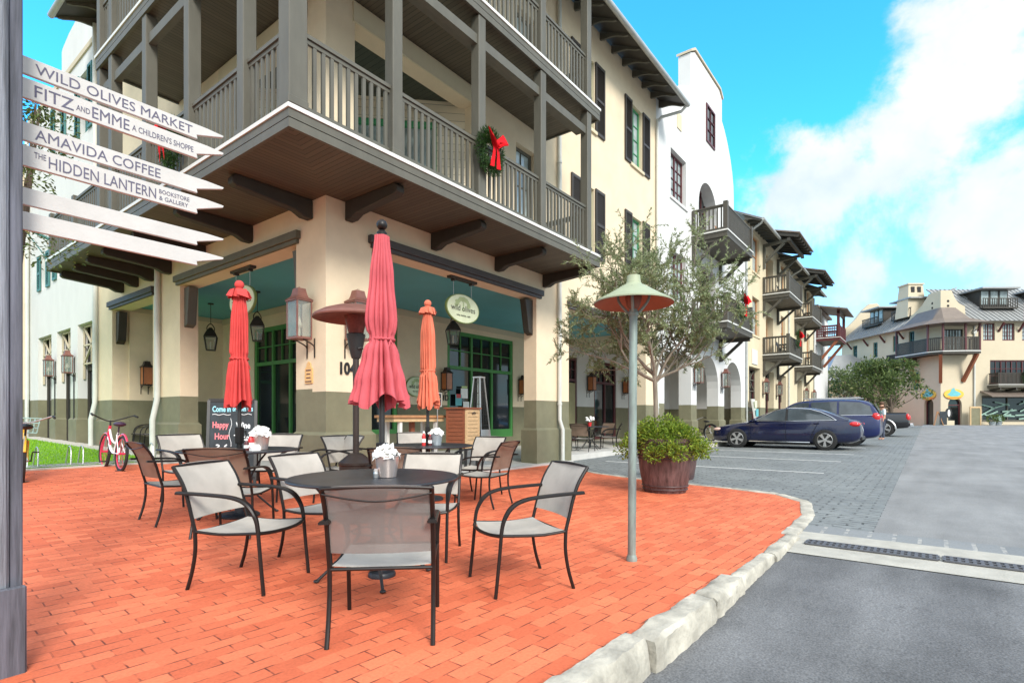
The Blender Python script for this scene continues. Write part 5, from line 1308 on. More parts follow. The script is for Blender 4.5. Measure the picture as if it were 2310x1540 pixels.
bucket('dull galvanised bucket of napkins on the farthest table', near(tabs[2],984,r=.12), M['galv'], .95)
def bottle(label, loc, body, cap, h=.17, r=.027):
    t = thing('sauce_bottle', label, 'bottle', loc, 0, 'sauce bottles on the tables')
    MB().lathe([(.0,0),(r,0),(r*1.02,.03),(r*.96,h*.5),(r,h*.62),(r*.5,h*.82),(r*.42,h*.86)],n=16).build('bottle', body, t, smooth=True)
    MB().lathe([(r*.5,h*.86),(r*.5,h*.98),(r*.3,h)],n=12).build('cap', cap, t, smooth=True)
    MB().lathe([(r*1.03,h*.22),(r*1.0,h*.48)],n=16,cap=False).build('label_band', M['paper'], t)
bottle('red ketchup bottle beside the bucket on the left table', near(tabs[1],566,r=.2), M['redp'], M['paper'], .17, .034)
bottle('dark sauce bottle in front of the umbrella pole on the left table', near(tabs[1],556,r=.26), M['maroon'], M['paper'], .12, .026)
bottle('red and white sauce bottle on the farthest table', near(tabs[2],956,r=.2), M['redp'], M['paper'], .19, .026)
bottle('dark red sauce bottle next to the galvanised bucket', near(tabs[2],970,r=.2), M['maroon'], M['redp'], .15, .026)
t = thing('salt_shaker','small glass salt shaker with steel cap on the front table beside the umbrella pole','shaker',near(tabs[0],848,r=.12))
MB().lathe([(.0,0),(.016,0),(.018,.03),(.014,.045)],n=12).build('glass',M['silver'],t); MB().lathe([(.016,.045),(.015,.06),(.008,.066)],n=12).build('cap',M['steel'],t)
t = thing('sugar_packets','small white caddy of sugar packets on the left table beside the ketchup','caddy',near(tabs[1],575,r=.3))
MB().box(-.045,.045,-.03,.03,0,.03).build('tray',M['paper'],t); m = MB()
for i in range(5): m.bar((-.03+.015*i,-.02,.03),(-.034+.016*i,.02,.062),.05,.004)
m.build('packets',M['paper'],t)

# ================================================================ heaters
hp = at(803,940,5.9); t = thing('mushroom_heater','bronze mushroom patio heater with dented copper dome in front of the corner pillar','heater',V3(hp.x,hp.y))
MB().lathe([(.20,0),(.20,.03),(.175,.05),(.175,.60),(.185,.61),(.185,.635),(.155,.66),(.075,.725),(.05,.735)],n=36).build('tank_housing', M['bronze'], t, smooth=True)
MB().tube([(0,0,.73),(0,0,1.80)], .033, 14).build('pole', M['bronze'], t, smooth=True)
MB().lathe([(.045,1.76),(.055,1.79),(.075,1.88),(.095,1.99),(.10,2.02),(.085,2.03)],n=28).tube([(-.03,-.075,1.86),(.0,-.085,1.87),(.03,-.075,1.865)],.012,8).build('burner', M['blackm'], t, smooth=True)
MB().lathe([(.078,2.03),(.085,2.06),(.098,2.11),(.112,2.16),(.125,2.22),(.10,2.23)],n=28).build('emitter', mat('red_brown_mesh',(.16,.035,.025),.5,.4,20,metal=.4), t, smooth=True)
MB().lathe([(.445,2.185),(.45,2.20),(.43,2.225),(.34,2.275),(.22,2.315),(.09,2.335),(.0,2.34),(.0,2.325),(.09,2.32),(.22,2.30),(.34,2.262),(.43,2.21),(.445,2.185)],n=48,cap=False,fn=lambda a,u:1+.010*math.sin(3*a)).build('dome', M['copper'], t, smooth=True)
p2 = Vector((4.62,.85,pf(.85))); t = thing('pyramid_heater','silver pyramid patio heater standing by the green shop door','heater',p2,.1)
m = MB(); b, k, H = .235, .085, 2.0
for sx,sy in ((1,1),(1,-1),(-1,1),(-1,-1)): m.bar((sx*b,sy*b,.04),(sx*k,sy*k,H),.022,.022)
m.box(-b,b,-b,b,.0,.05).box(-k-.02,k+.02,-k-.02,k+.02,H,H+.03); m.build('frame',M['silver'],t)
MB().add([(-b+.02,-b+.02,.05),(b-.02,-b+.02,.05),(b-.02,b-.02,.05),(-b+.02,b-.02,.05),(-.17,-.17,.80),(.17,-.17,.80),(.17,.17,.80),(-.17,.17,.80)],[(0,1,5,4),(1,2,6,5),(2,3,7,6),(3,0,4,7),(4,5,6,7)]).build('cabinet',M['silver'],t)
MB().tube([(0,0,.8),(0,0,H)],.05,12).build('flame_tube',M['pane'],t); 
m = MB()
for f in (.9,1.15,1.4,1.65,1.9):
    w = b+(k-b)*f/H; m.tube([(-w,-w,f),(w,-w,f),(w,w,f),(-w,w,f),(-w,-w,f)],.004,4)
for q in (-.6,-.2,.2,.6):
    for s_ in (1,-1): m.tube([(q*.17,s_*.168,.8),(q*k,s_*k,H)],.003,4).tube([(s_*.168,q*.17,.8),(s_*k,q*k,H)],.003,4)
m.build('guard_mesh',M['blackm'],t)
# ================================================================ chalkboard
cp = at(526,1000,8.3); t = thing('chalkboard','black A-frame chalkboard with Happy Hour lettering in front of the left shop opening','chalkboard',V3(cp.x,cp.y),0)
fa = Vector((-(cp.x-CX),-(cp.y-CY),0)).normalized(); rz = math.atan2(fa.y,fa.x)+PI/2 - .10; t.rotation_euler[2] = rz; t.scale = (.82,1,1)
HB, WB2, TL = 1.27, .39, .10
def bp(x,z,o=0): return (x, -.30+ (z/HB)*.26 - o, z)
m = MB()
for a,b in (((-WB2,0),(-WB2,HB)),((WB2,0),(WB2,HB))): m.bar(bp(*a),bp(*b),.05,.035,up=(0,1,0))
for z in (.1,HB): m.bar(bp(-WB2,z),bp(WB2,z),.05,.035,up=(0,1,0))
m.bar((-WB2,.28,0),(-WB2,-.02,HB),.045,.03,up=(0,1,0)).bar((WB2,.28,0),(WB2,-.02,HB),.045,.03,up=(0,1,0)); m.build('frame',M['blackm'],t)
MB().add([bp(-WB2+.02,.1,.004),bp(WB2-.02,.1,.004),bp(WB2-.02,HB-.02,.004),bp(-WB2+.02,HB-.02,.004),bp(-WB2+.02,.1,-.012),bp(WB2-.02,.1,-.012),bp(WB2-.02,HB-.02,-.012),bp(-WB2+.02,HB-.02,-.012)],[(0,1,2,3),(7,6,5,4),(0,4,5,1),(1,5,6,2),(2,6,7,3),(3,7,4,0)]).build('slate',M['chalk'],t)
def ct(s,x,z,h,mt,w=None):
    M4 = frame(bp(x,z,.006),(1,0,0),(0,.26/HB,1)); o = text(s,h,M[mt],t,M4,'chalk_lettering',.001,bold=.003)
    if w:
        xs=[v.co.x for v in o.data.vertices]; k=w/(max(xs)-min(xs)); mn=min(xs)
        for v in o.data.vertices: v.co.x = x+(v.co.x-mn)*k
ct('Come In',-.33,1.10,.12,'cblue',.30); ct('or',0.0,1.11,.10,'cblue',.06); ct('Join Us',.09,1.11,.11,'cblue',.25)
ct('Happy',-.32,.86,.13,'cpink',.26); ct('Hour',-.28,.69,.13,'cpink',.24); ct('3-6',-.26,.53,.12,'cwhite',.2)
ct('Wine',.06,.85,.13,'cwhite',.24); ct('Tasting',.03,.67,.12,'cwhite',.30)
m = MB().tube([bp(-.33+.03*k,1.055+.008*math.sin(k*1.3),.006) for k in range(11)],.005,4).tube([bp(.08+.03*k,1.06+.008*math.sin(k*1.3),.006) for k in range(9)],.005,4); m.tube([bp(-.03+.02*math.sin(k*.9),1.0-.045*k,.006) for k in range(19)],.005,4)
m.tube(arc([bp(.27,.42,.006),bp(.25,.35,.006),bp(.27,.30,.006),bp(.27,.2,.006)]),.006,4); m.tube([bp(-.06,.42,.006),bp(-.085,.34,.006),bp(-.06,.29,.006),bp(-.06,.2,.006),bp(-.09,.18,.006)],.006,4); m.build('chalk_scroll',M['cwhite'],t)
m = MB().extr([(-.23,.44),(-.13,.44),(-.135,.36),(-.17,.33),(-.172,.22),(-.14,.20),(-.22,.20),(-.188,.22),(-.19,.33),(-.225,.36)],'y',-.006,-.001)
m.v = [(x, bp(0,z,.006)[1]+y, z) for x,y,z in m.v]; m.build('chalk_glass',M['cpink'],t)
# ================================================================ hostess stand, menu board, bar table
t = thing('host_stand','slatted pale wood host stand at the shop door','host stand',(3.95,.75,pf(.75)),.25)
m = MB()
for i in range(9): z = .52+i*.083; m.box(-.30,.30,-.26,-.235,z,z+.075)
m.box(-.32,-.25,-.265,-.23,.42,1.27).box(.25,.32,-.265,-.23,.42,1.27).box(-.25,.25,-.268,-.228,.42,.52).box(-.25,.25,-.268,-.228,1.2,1.27)
m.build('front_slats',M['palewood'],t)
m = MB()
for i in range(9): z = .52+i*.083; m.box(-.315,-.295,-.225,.24,z,z+.075)
m.box(-.318,-.29,-.225,-.17,.42,1.27).box(-.318,-.29,.19,.24,.42,1.27); m.build('side_slats',M['redwood'],t)
MB().box(-.36,.36,-.30,.28,1.27,1.305).build('top',M['redwood'],t,bevel=.006)
MB().tube(arc([(-.08,-.28,1.17),(0,-.30,1.20),(.08,-.28,1.17)]),.012,6).build('handle',M['blackm'],t)
MB().box(-.28,.28,-.22,.22,.45,1.26).build('carcass',M['dark'],t)
m = MB()
for sx in (-.27,.27):
    for sy in (-.22,.2): m.box(sx-.025,sx+.025,sy-.025,sy+.025,0,.46)
m.build('feet',M['blackm'],t)
t = thing('menu_board','small black menu board with orange lettering on a thin stand beside the host stand','menu board',(3.42,1.0,pf(1.0)),.35)
MB().tube([(0,0,0),(0,0,1.34)],.012,8).lathe([(.16,0),(.16,.015),(.02,.03)],n=20).build('stand',M['silver'],t)
MB().box(-.15,.15,-.02,.01,1.33,1.60).build('board',M['chalk'],t); MB().box(-.165,-.15,-.025,.012,1.315,1.615).box(.15,.165,-.025,.012,1.315,1.615).box(-.15,.15,-.025,.012,1.315,1.33).box(-.15,.15,-.025,.012,1.6,1.615).build('frame',M['edge'],t)
for i,(w,s) in enumerate(((.06,0),(.11,0),(.05,0),(.09,0))): MB().box(-w,w,-.024,-.021,1.53-i*.05,1.545-i*.05).build('lettering_line',M['plaqueo'],t)
xa, xb = onY(866,940,1.35)[0], onY(986,940,1.35)[0]
t = thing('bar_table','high wooden bar table with pale legs inside the porch','table',((xa+xb)/2,1.35,pf(1.35)))
L = (xb-xa)/2; m = MB()
for i in range(3): m.box(-L,L,-.30+i*.205,-.10+i*.205,1.06,1.115)
m.build('top',M['tablewood'],t,bevel=.004); MB().box(-L+.04,L-.04,-.26,.27,.98,1.058).build('apron',M['palewood'],t)
for sx in (-L+.25,L-.25):
    for sy in (-.2,.2): MB().box(sx-.035,sx+.035,sy-.035,sy+.035,0,.978).build('leg',M['edge'],t)
MB().box(-.05,.05,-.04,.04,.3,.978).build('brace',M['redwood'],t)

# ================================================================ lanterns
def wall_lantern(label, loc, rz, s=1.0, glass='pane', body='copper', conduit=0):
    t = thing('wall_lantern', label, 'lantern', loc, rz, 'copper gas lanterns on the walls')
    w, d, h = .155*s, .135*s, .58*s; oy = -.02-d*1.0-.06*s
    def B(m,x0,x1,y0,y1,z0,z1): return m.box(x0,x1,oy+y0,oy+y1,z0,z1)
    m = MB(); f = .022*s
    for sx in (-1,1):
        for sy in (-1,1): B(m,sx*w-f if sx>0 else -w, sx*w if sx>0 else -w+f, sy*d-f if sy>0 else -d, sy*d if sy>0 else -d+f, 0,h)
    B(m,-w,w,-d,d,-.03*s,.002); B(m,-w-.012,w+.012,-d-.012,d+.012,h,h+.025*s)
    m.build('frame',M[body],t)
    k1, k2 = .62, .5; z1, z2, z3 = h+.025*s, h+.13*s, h+.21*s
    m = MB(); ww,dd = w+.02,d+.02
    ring = lambda a,b,z:[(-a,oy-b,z),(a,oy-b,z),(a,oy+b,z),(-a,oy+b,z)]
    V = ring(ww,dd,z1)+ring(w*.72,d*.72,z1+.05*s)+ring(w*.6,d*.6,z2)+ring(w*.5,d*.5,z3)
    fs=[]
    for i in range(3):
        for j in range(4): fs.append((i*4+j,i*4+(j+1)%4,(i+1)*4+(j+1)%4,(i+1)*4+j))
    fs += [(0,3,2,1),(12,13,14,15)]
    m.add(V,fs).tube([(-.02*s,oy,z3),(-.02*s,oy,z3+.03*s),(.02*s,oy,z3+.03*s),(.02*s,oy,z3)],.004,5); m.build('cap',M[body],t)
    m = MB(); e=.004
    B(m,-w+f,w-f,-d+.006,-d+.010,.01,h-.005); B(m,-w+.006,-w+.010,-d+f,d-f,.01,h-.005); B(m,w-.010,w-.006,-d+f,d-f,.01,h-.005); m.build('glass',M[glass],t)
    if glass != 'pane': B(MB(),-w+f,w-f,d-.02,d-.012,.01,h).build('back_plate',M['bronze'],t)
    MB().tube([(0,oy,0),(0,oy,.16*s)],.018*s,8).lathe([(.03*s,.16*s),(.045*s,.20*s),(.02*s,.30*s),(.004,.34*s)],(0,oy,0),10).build('burner',M['flame'],t)
    m = MB()
    for sx in (-.11*s,.11*s): m.tube(arc([(sx,-.01,-.30*s),(sx,-.012,-.15*s),(sx,oy*.35,-.09*s),(sx,oy,-.035*s)]),.012*s,6).tube([(sx,-.01,-.32*s),(sx,-.01,0)],.012*s,6)
    m.tube([(0,-.008,0),(0,-.008,h)],.02*s,6); m.build('bracket',M['bronze'],t)
    if conduit: MB().tube([(0,-.02,-.05),(0,-.02,-conduit)],.016,6).build('conduit',M['blackm'],t)
    return t
wall_lantern('large copper lantern on the left face of the corner pillar', (0,.40,2.42), -PI/2, .97)
wall_lantern('large copper lantern on the corner pillar behind the patio heater dome', (.45,0,2.42), 0, .97)
wall_lantern('amber lantern left of the green shop door inside the porch', (6.60,3.998,1.98), 0, .82, 'orangelit','bronze')
wall_lantern('amber lantern at the right end of the porch wall', (10.42,3.998,1.98), 0, .82, 'orangelit','bronze')
wall_lantern('dark amber lantern on the left porch end wall', (.72,9.598,2.05), 0, .8, 'orangelit','bronze')
for px,lb in ((1326,'amber lantern left of the red cafe doors'),(1405,'amber lantern right of the red cafe doors')):
    wall_lantern(lb,(onY(px,860,4.0)[0],3.998,2.3),0,.95,'orangelit','bronze')
for x,lb in ((16.76,'copper lantern on the white pier left of the first arch'),(20.4,'copper lantern on the white pier between the two arches')):
    wall_lantern(lb,(x,0,2.55),0,1.0)
for x,lb in ((28.15,'copper lantern on the cream row house left of its middle lattice window'),(31.6,'copper lantern on the cream row house right of its middle lattice window'),(40.9,'smaller copper lantern on the farther row house, left one'),(44.4,'smaller copper lantern on the farther row house, right one')):
    wall_lantern(lb,(x,0,2.55),0,1.0)
for y,lb in ((15.0,'copper lantern on the white arcade wing, farther from the lawn corner'),(12.95,'copper lantern on the white arcade wing, nearer the cream pier')):
    wall_lantern(lb,(0,y,2.50),-PI/2,.82,conduit=2.0)
def hang_lantern(label, loc, drop, s=1.0):
    t = thing('hanging_lantern', label, 'lantern', loc, .3, 'dark pendant lanterns under the teal ceiling')
    MB().lathe([(.07,-.03),(.07,0)],n=16).tube([(0,0,-drop),(0,0,-.02)],.008,6).build('rod',M['blackm'],t)
    z = -drop
    MB().tube(arc([(-.10*s,0,z-.20*s),(-.11*s,0,z-.08*s),(0,0,z+.02*s),(.11*s,0,z-.08*s),(.10*s,0,z-.20*s)],5),.012*s,6).lathe([(.03*s,z-.08*s),(.06*s,z-.10*s),(.15*s,z-.20*s),(.21*s,z-.30*s),(.22*s,z-.32*s)],n=4).build('cap',M['bronze'],t)
    m = MB()
    for k in range(4):
        a = k*PI/2; m.bar((.205*s*math.cos(a),.205*s*math.sin(a),z-.32*s),(.14*s*math.cos(a),.14*s*math.sin(a),z-.66*s),.018,.018)
    m.lathe([(.15*s,z-.68*s),(.15*s,z-.66*s)],n=4).build('cage',M['bronze'],t)
    MB().lathe([(.196*s,z-.33*s),(.135*s,z-.655*s)],n=4,cap=False).build('glass',M['pane'],t)
    MB().tube([(0,0,z-.66*s),(0,0,z-.45*s)],.014*s,6).build('candle',M['flame'],t)
hang_lantern('pendant lantern nearer the green door in the left porch opening',(1.55,5.1,4.13),.50,1.0)
hang_lantern('pendant lantern farther left in the left porch opening',(1.50,7.4,4.13),.55,1.0)
hang_lantern('pendant lantern right below the hanging oval sign',(4.9,1.95,4.13),.48,1.0)
hang_lantern('small pendant lantern in the opening above the bicycle',(.95,9.0,4.13),.50,.9)

# ================================================================ oval signs
def oval(label, loc, rz, w=1.02, h=.58, hang=True, name='oval_shop_sign'):
    t = thing(name, label, 'sign', loc, rz, 'pale green oval signs')
    E = lambda k,f: [(f*w/2*math.cos(2*PI*i/40),f*h/2*math.sin(2*PI*i/40)) for i in range(40)]
    MB().extr(E(40,1),'y',-.022,.022).build('rim',M['ovale'],t)
    MB().extr(E(40,.945),'y',-.027,.027).build('board',M['ovalg'],t)
    m = MB(); rr = random.Random(5)
    for k in range(15):
        a = PI*k/14; x = -.02+.20*w*math.cos(a)*rr.uniform(.7,1); z = .10*h+.26*h*math.sin(a)*rr.uniform(.7,1); 
        m.extr([(x+.052*w*rr.uniform(.8,1.2)*math.cos(2*PI*q/9),z+.07*h*rr.uniform(.8,1.2)*math.sin(2*PI*q/9)) for q in range(9)],'y',-.0285-.00012*k,-.0272)
    m.extr([(-.02*w,-.08*h),(.015*w,-.08*h),(.01*w,.22*h),(-.015*w,.22*h)],'y',-.0287,-.0272); m.build('emblem',M['oval2'],t)
    for s_, z, hh, wd in (('wild olives',-.09*h,.20*h,.74*w),('wine  market  cafe',-.27*h,.075*h,.42*w)):
        ws = s_.split(); tot = sum(len(q) for q in ws)+.7*(len(ws)-1); c0 = 0
        for q in ws:
            o = text(q,hh/.7,M['dgreen'],t,Matrix.Identity(4),'lettering',.001); wq = wd*len(q)/tot*.97
            xs=[v.co.x for v in o.data.vertices]; k=wq/(max(xs)-min(xs)); mn=min(xs); x0=-wd/2+wd*c0/tot; c0 += len(q)+.7
            for v in o.data.vertices: x,y,zz=v.co; v.co=(x0+(x-mn)*k,-.032-zz,z+y)
    if hang:
        for x in (-.27*w,.27*w):
            m = MB(); z0 = h/2*math.sqrt(1-.54**2)
            for k in range(9): m.ball((x,0,z0+.02+k*.035),.012,6,4,(.6,.6,1.5))
            m.build('chain',M['silver'],t)
        MB().box(-.40*w,.40*w,-.06,.06,h/2+.27,h/2+.33).box(-.30*w,-.24*w,-.05,.05,h/2+.23,h/2+.27).box(.24*w,.30*w,-.05,.05,h/2+.23,h/2+.27).build('hanger',M['trimd'],t,bevel=.006)
    return t
oval('oval wild olives sign hanging in the right shop opening',(3.33,.18,3.40),0,1.0,.60)
oval('oval wild olives sign hanging in the left shop opening, half hidden by the red umbrella',(.18,3.0,3.40),-PI/2,1.0,.60)
xa = onY(938,872,3.99)[0]; oval('small dark-rimmed oval wild olives sign fixed on the porch wall',(xa,3.965,1.17+ (940-872)/F*(CS*(xa-CX)+SN*(3.99-CY))),0,.80,.56,False)
text('1D',.24,M['black'],bpy.data.objects['corner_building'],frame((onY(997,890,4.0)[0],3.985,1.66),(1,0,0),(0,0,1)),'unit_number',.01,sx=.9,bold=.004)
t = thing('door_posters','three paper notices taped to the dark pane of the green shop door','poster',(0,3.985,0))
for px,py,w,h,mt in ((1046,887,.16,.30,'paper'),(1033,902,.14,.34,'signt'),(1050,915,.14,.26,'paper'),(1033,893,.10,.12,'redp'),(1046,873,.13,.06,'post1')):
    x,z = onY(px,py,4.0); m = MB().box(x-w,x+w,-.012-.002*len(t.children),-.010-.002*len(t.children),z-h/2,z+h/2); m.build('notice',M[mt],t)
# ================================================================ mushroom street lamp
lp = gp(1425,1264); t = thing('street_lamp','green mushroom-shaded street lamp on a weathered pole at the edge of the brick','street lamp',lp,0,None,(0.0,math.radians(.9)))
ld = CS*(lp.x-CX)+SN*(lp.y-CY); lz = lambda py: EYE+(PY-py)/F*ld-lp.z
MB().tube([(0,0,-.02),(0,0,lz(705)),(0,0,lz(697))],[.033,.033,.033],20).lathe([(.044,0),(.044,.02),(.034,.05)],n=20).lathe([(.036,lz(712)),(.042,lz(709)),(.042,lz(703)),(.036,lz(700))],n=20).build('pole',M['lpole'],t,smooth=True)
zr_, R_ = lz(684), .322
MB().lathe([(R_,zr_),(R_*1.004,zr_+.010),(R_*.93,zr_+.026),(R_*.72,zr_+.062),(R_*.50,zr_+.105),(R_*.32,zr_+.142),(R_*.215,zr_+.158),(R_*.205,zr_+.166),(R_*.185,zr_+.170),(R_*.18,zr_+.185),(R_*.17,zr_+.19),(R_*.165,zr_+.232),(0,zr_+.236)],n=48,cap=False).build('shade',M['verdi'],t,smooth=True)
MB().lathe([(R_*.995,zr_-.001),(R_*.90,zr_+.018),(R_*.70,zr_+.052),(R_*.48,zr_+.095),(R_*.3,zr_+.13),(0,zr_+.14)],n=48,cap=False).build('shade_lining',M['cshade'],t,smooth=True)
m = MB()
for k in range(4):
    a = .35+k*PI/2; c, s_ = math.cos(a), math.sin(a)
    m.tube(arc([(.045*c,.045*s_,lz(703)),(.075*c,.075*s_,lz(694)),(.12*c,.12*s_,zr_+.03),(.13*c,.13*s_,zr_+.12)]),.012,6)
m.build('yoke',M['lpole'],t,smooth=True)
MB().lathe([(.03,lz(697)),(.05,lz(690)),(.07,zr_+.05),(.05,zr_+.12)],n=16).build('lamp_glass',M['cshade'],t,smooth=True)

# ================================================================ leaves
def leaf(m, c, d, n, L, W):
    d = d.normalized(); s_ = d.cross(n)
    if s_.length < 1e-4: s_ = d.orthogonal()
    s_.normalize(); u = s_.cross(d)
    m.add([c, c+d*L*.45+s_*W*.5+u*L*.05, c+d*L, c+d*L*.45-s_*W*.5+u*L*.05],[(0,1,2,3)])
def rv(r): 
    while True:
        v = Vector((r.uniform(-1,1),r.uniform(-1,1),r.uniform(-1,1)))
        if .01 < v.length < 1: return v.normalized()
# barrels with spilling shrubs
def planter(label, loc, s, seed, n, spill):
    t = thing('barrel_planter',label,'planter',loc,rnd.uniform(0,6),'half barrel planters')
    MB().lathe([(0,.0),(.30*s,.0),(.32*s,.05*s),(.375*s,.35*s),(.40*s,.62*s),(.415*s,.80*s),(.38*s,.80*s),(.37*s,.72*s),(0,.72*s)],n=40,cap=False,fn=lambda a,u:1+.006*math.sin(14*a)).build('barrel',M['barrel'],t,smooth=True)
    m = MB()
    for z,r in ((.05,.322),(.10,.332),(.50,.393),(.545,.398),(.74,.412)): m.tube([(r*s*1.005*math.cos(2*PI*k/40),r*s*1.005*math.sin(2*PI*k/40),z*s) for k in range(41)],.010*s,6,cap=False)
    m.build('hoop',M['hoop'],t,smooth=True)
    MB().lathe([(0,.73*s),(.37*s,.735*s)],n=20,cap=False).build('soil',M['soil'],t)
    r = random.Random(seed); sh = thing('potted_shrub',('bright green shrub spilling over the rim of the '+('front' if seed==1 else 'rear')+' barrel planter'),'shrub',Vector(loc)+Vector((0,0,.73*s)),0,'bushy green shrubs in barrels')
    m = MB(); tw = MB()
    lob = [(2*PI*i/38*3.0+r.uniform(-.12,.12), (.55,.95,1.22)[i%3]*r.uniform(.92,1.08), r.uniform(.05,.20), r.uniform(.14,.22)) for i in range(38)]+[(0,.1,.2,.26),(2,.3,.2,.25),(4,.3,.2,.25)]
    for i in range(n):
        a0, k, zc, rr = lob[int(r.random()**1.0*len(lob))%len(lob)]
        R0 = spill*k*.43*s; c = Vector((R0*math.cos(a0),R0*math.sin(a0),zc*s+.03-(.62*s*max(0,k-.80)*spill)))
        v = rv(r); p = c+Vector((v.x*rr,v.y*rr,v.z*rr*.75))*s*(r.random()**.35)*1.0
        rad = math.hypot(p.x,p.y)
        if p.z < .0 and rad < .43*s: 
            if rad < 1e-3: continue
            f = (.43*s+r.uniform(0,.06))/rad; p.x *= f; p.y *= f
        d = (v+Vector((0,0,.25))+rv(r)*.5)
        leaf(m,p,d,rv(r)+Vector((0,0,1.2)),r.uniform(.03,.055)*s,r.uniform(.018,.03)*s)
    for i in range(60):
        a0, k, zc, rr = r.choice(lob); R0 = spill*k*.43*s
        tw.tube([(0,0,-.02),(R0*.6*math.cos(a0),R0*.6*math.sin(a0),zc*s+.06),(R0*math.cos(a0+.1),R0*math.sin(a0+.1),zc*s-.0)],.004,4)
    m.build('foliage',M['shrub'],sh,weld=False); tw.build('stems',M['bark2'],sh)
    return t
p = at(1500,1050,8.55); PL1 = Vector((p.x,p.y,zg(p.x,p.y)))
planter('large stained barrel planter on the brick edge behind the street lamp',PL1,1.05,1,10500,1.0)
p = at(1534,1000,10.3); PL2 = Vector((p.x,p.y,zs(p.x,p.y)))
planter('second barrel planter half hidden behind the front one',PL2,.78,2,3600,.95)
# ================================================================ olive tree growing out of the barrel
ot = thing('olive_tree','slender olive tree with open silvery crown rising from the front barrel planter','tree',PL1+Vector((-.10,.08,.74)),0)
r = random.Random(21); br = MB(); lv = MB()
def limb(p, d, L, rad, depth):
    n = 6; pts = [p]; dd = d.normalized()
    for i in range(n):
        dd = (dd+rv(r)*.20+Vector((0,0,(.10 if depth < 2 else .02)))).normalized(); pts.append(pts[-1]+dd*L/n)
    br.tube(pts,[rad*(1-.55*i/n) for i in range(n+1)],6 if depth < 2 else 4)
    if depth >= 2:
        for i in range(1,len(pts)):
            for _ in range(6 if depth >= 3 else 2):
                q = pts[i-1].lerp(pts[i],r.random()); dr = (dd*1.0+rv(r)*.9).normalized()
                leaf(lv,q,dr,rv(r),r.uniform(.040,.072),r.uniform(.010,.017))
    if depth < 3:
        k = (5,4,5)[depth]
        for j in range(k):
            i = r.randint(2,n); q = pts[i]; a = rv(r)
            nd = (dd*.85+a*.85+Vector((0,0,.10 if depth == 0 else -.05))).normalized()
            limb(q, nd, L*r.uniform(.5,.72), rad*.5, depth+1)
        
tp = [Vector((0,0,0)),Vector((-.02,.01,.35)),Vector((-.01,.03,.75)),Vector((-.05,.03,1.12))]
br.tube(arc(tp,4),[.046,.044,.042,.041,.04,.039,.038,.037,.036,.035,.035,.034,.034],10)
rt_ = Vector((SN,-CS,0)); fw = Vector((CS,SN,0)); top = tp[-1]
LIM = [(-.95,.25,.95),(-.80,-.3,.80),(-.5,.5,1.05),(-.25,-.4,1.2),(.0,.1,1.55),(.22,.4,1.4),(.5,-.3,1.05),(.85,.2,.95),(.95,-.2,.60),(-.98,-.05,.50),(.12,-.1,1.8),(.6,.6,.9)]
for a,b,up in LIM:
    d = rt_*a+fw*b*.8+Vector((0,0,up*.62)); s0 = r.uniform(.55,1.0)
    limb(tp[2].lerp(top,s0), d, r.uniform(.85,1.05)*(1.45 if up > 1.3 else 1.05), .022, 0)
br.build('trunk',M['bark'],ot,smooth=True); lv.build('crown',M['olivel'],ot,weld=False)
print('olive leaves', len(lv.f))
# ================================================================ wreaths
def wreath(label, loc, rz, R=.34, n=2600, seed=1):
    t = thing('wreath',label,'wreath',loc,rz,'evergreen wreaths with red bows')
    r = random.Random(seed); m = MB()
    for i in range(n):
        a = r.uniform(0,2*PI); q = r.uniform(0,2*PI); s_ = .105*R/.34*math.sqrt(r.random())*1.35
        c = Vector(((R*.70+s_*math.cos(q))*math.cos(a),-.06+s_*.7*math.sin(q),(R*.78+s_*math.cos(q))*math.sin(a)*1.12))
        d = Vector((math.cos(a)*.9-math.sin(a)*.6,-.45,math.sin(a)*.9+math.cos(a)*.6))+rv(r)*.8
        leaf(m,c,d,rv(r),r.uniform(.06,.11)*R/.34,r.uniform(.012,.02)*R/.34)
    m.build('greenery',M['fir'],t,weld=False)
    m = MB(); z0 = R*.30; k = R/.34*1.25
    for s_ in (-1,1):
        for j in (0,1):
            P = []
            for i in range(9):
                u = i/8; x = s_*(.02+.15*math.sin(PI*u)+.02*j)*k; z = z0+(.16*u*(1-u)*4*(1-.35*j)-.02+.10*(j-.3)*u)*k; row=[]
                for v in (-.055,0,.055): row.append((x,-.20-.05*math.sin(PI*u)*k+v*.9*k,z+v*1.2*k*(.35+math.sin(PI*u))))
                P.append(row)
            m.sheet(P,.004)
        P = [[(s_*.03*k+s_*.05*u*k-.035*k,-.19-.02*math.sin(u*5),z0-.36*u*k),(s_*.03*k+s_*.05*u*k+.035*k,-.20,z0-.36*u*k)] for u in (0,.25,.5,.75,1)]
        m.sheet(P,.004)
    m.ball((0,-.22,z0),.045*k,10,8).build('bow',M['bow'],t,smooth=True)
    return t
wx = onY(1100,345,-1.5); wreath('evergreen wreath with red bow on the street side balcony rail',(wx[0],-1.49,wx[1]),0,.295,2600,3)
wy = onX(394,328,-1.5); wreath('evergreen wreath with red bow on the left balcony rail behind the sign boards',(-1.49,wy[0],wy[1]),-PI/2,.29,2000,4)
wx = onY(1670,690,-1.42); wreath('wreath on the lower balcony of the white gabled house',(wx[0],-1.44,wx[1]),0,.42,1200,5)
wx = onY(1797,765,-1.42); wreath('wreath on the lower balcony of the near cream row house',(wx[0],-1.44,wx[1]),0,.42,900,6)
q = floc(7.65,-1.3,fz(851)+.17); wreath('wreath on the street balcony of the inn across the square',q,math.atan2(-CS,SN),.62,900,7)

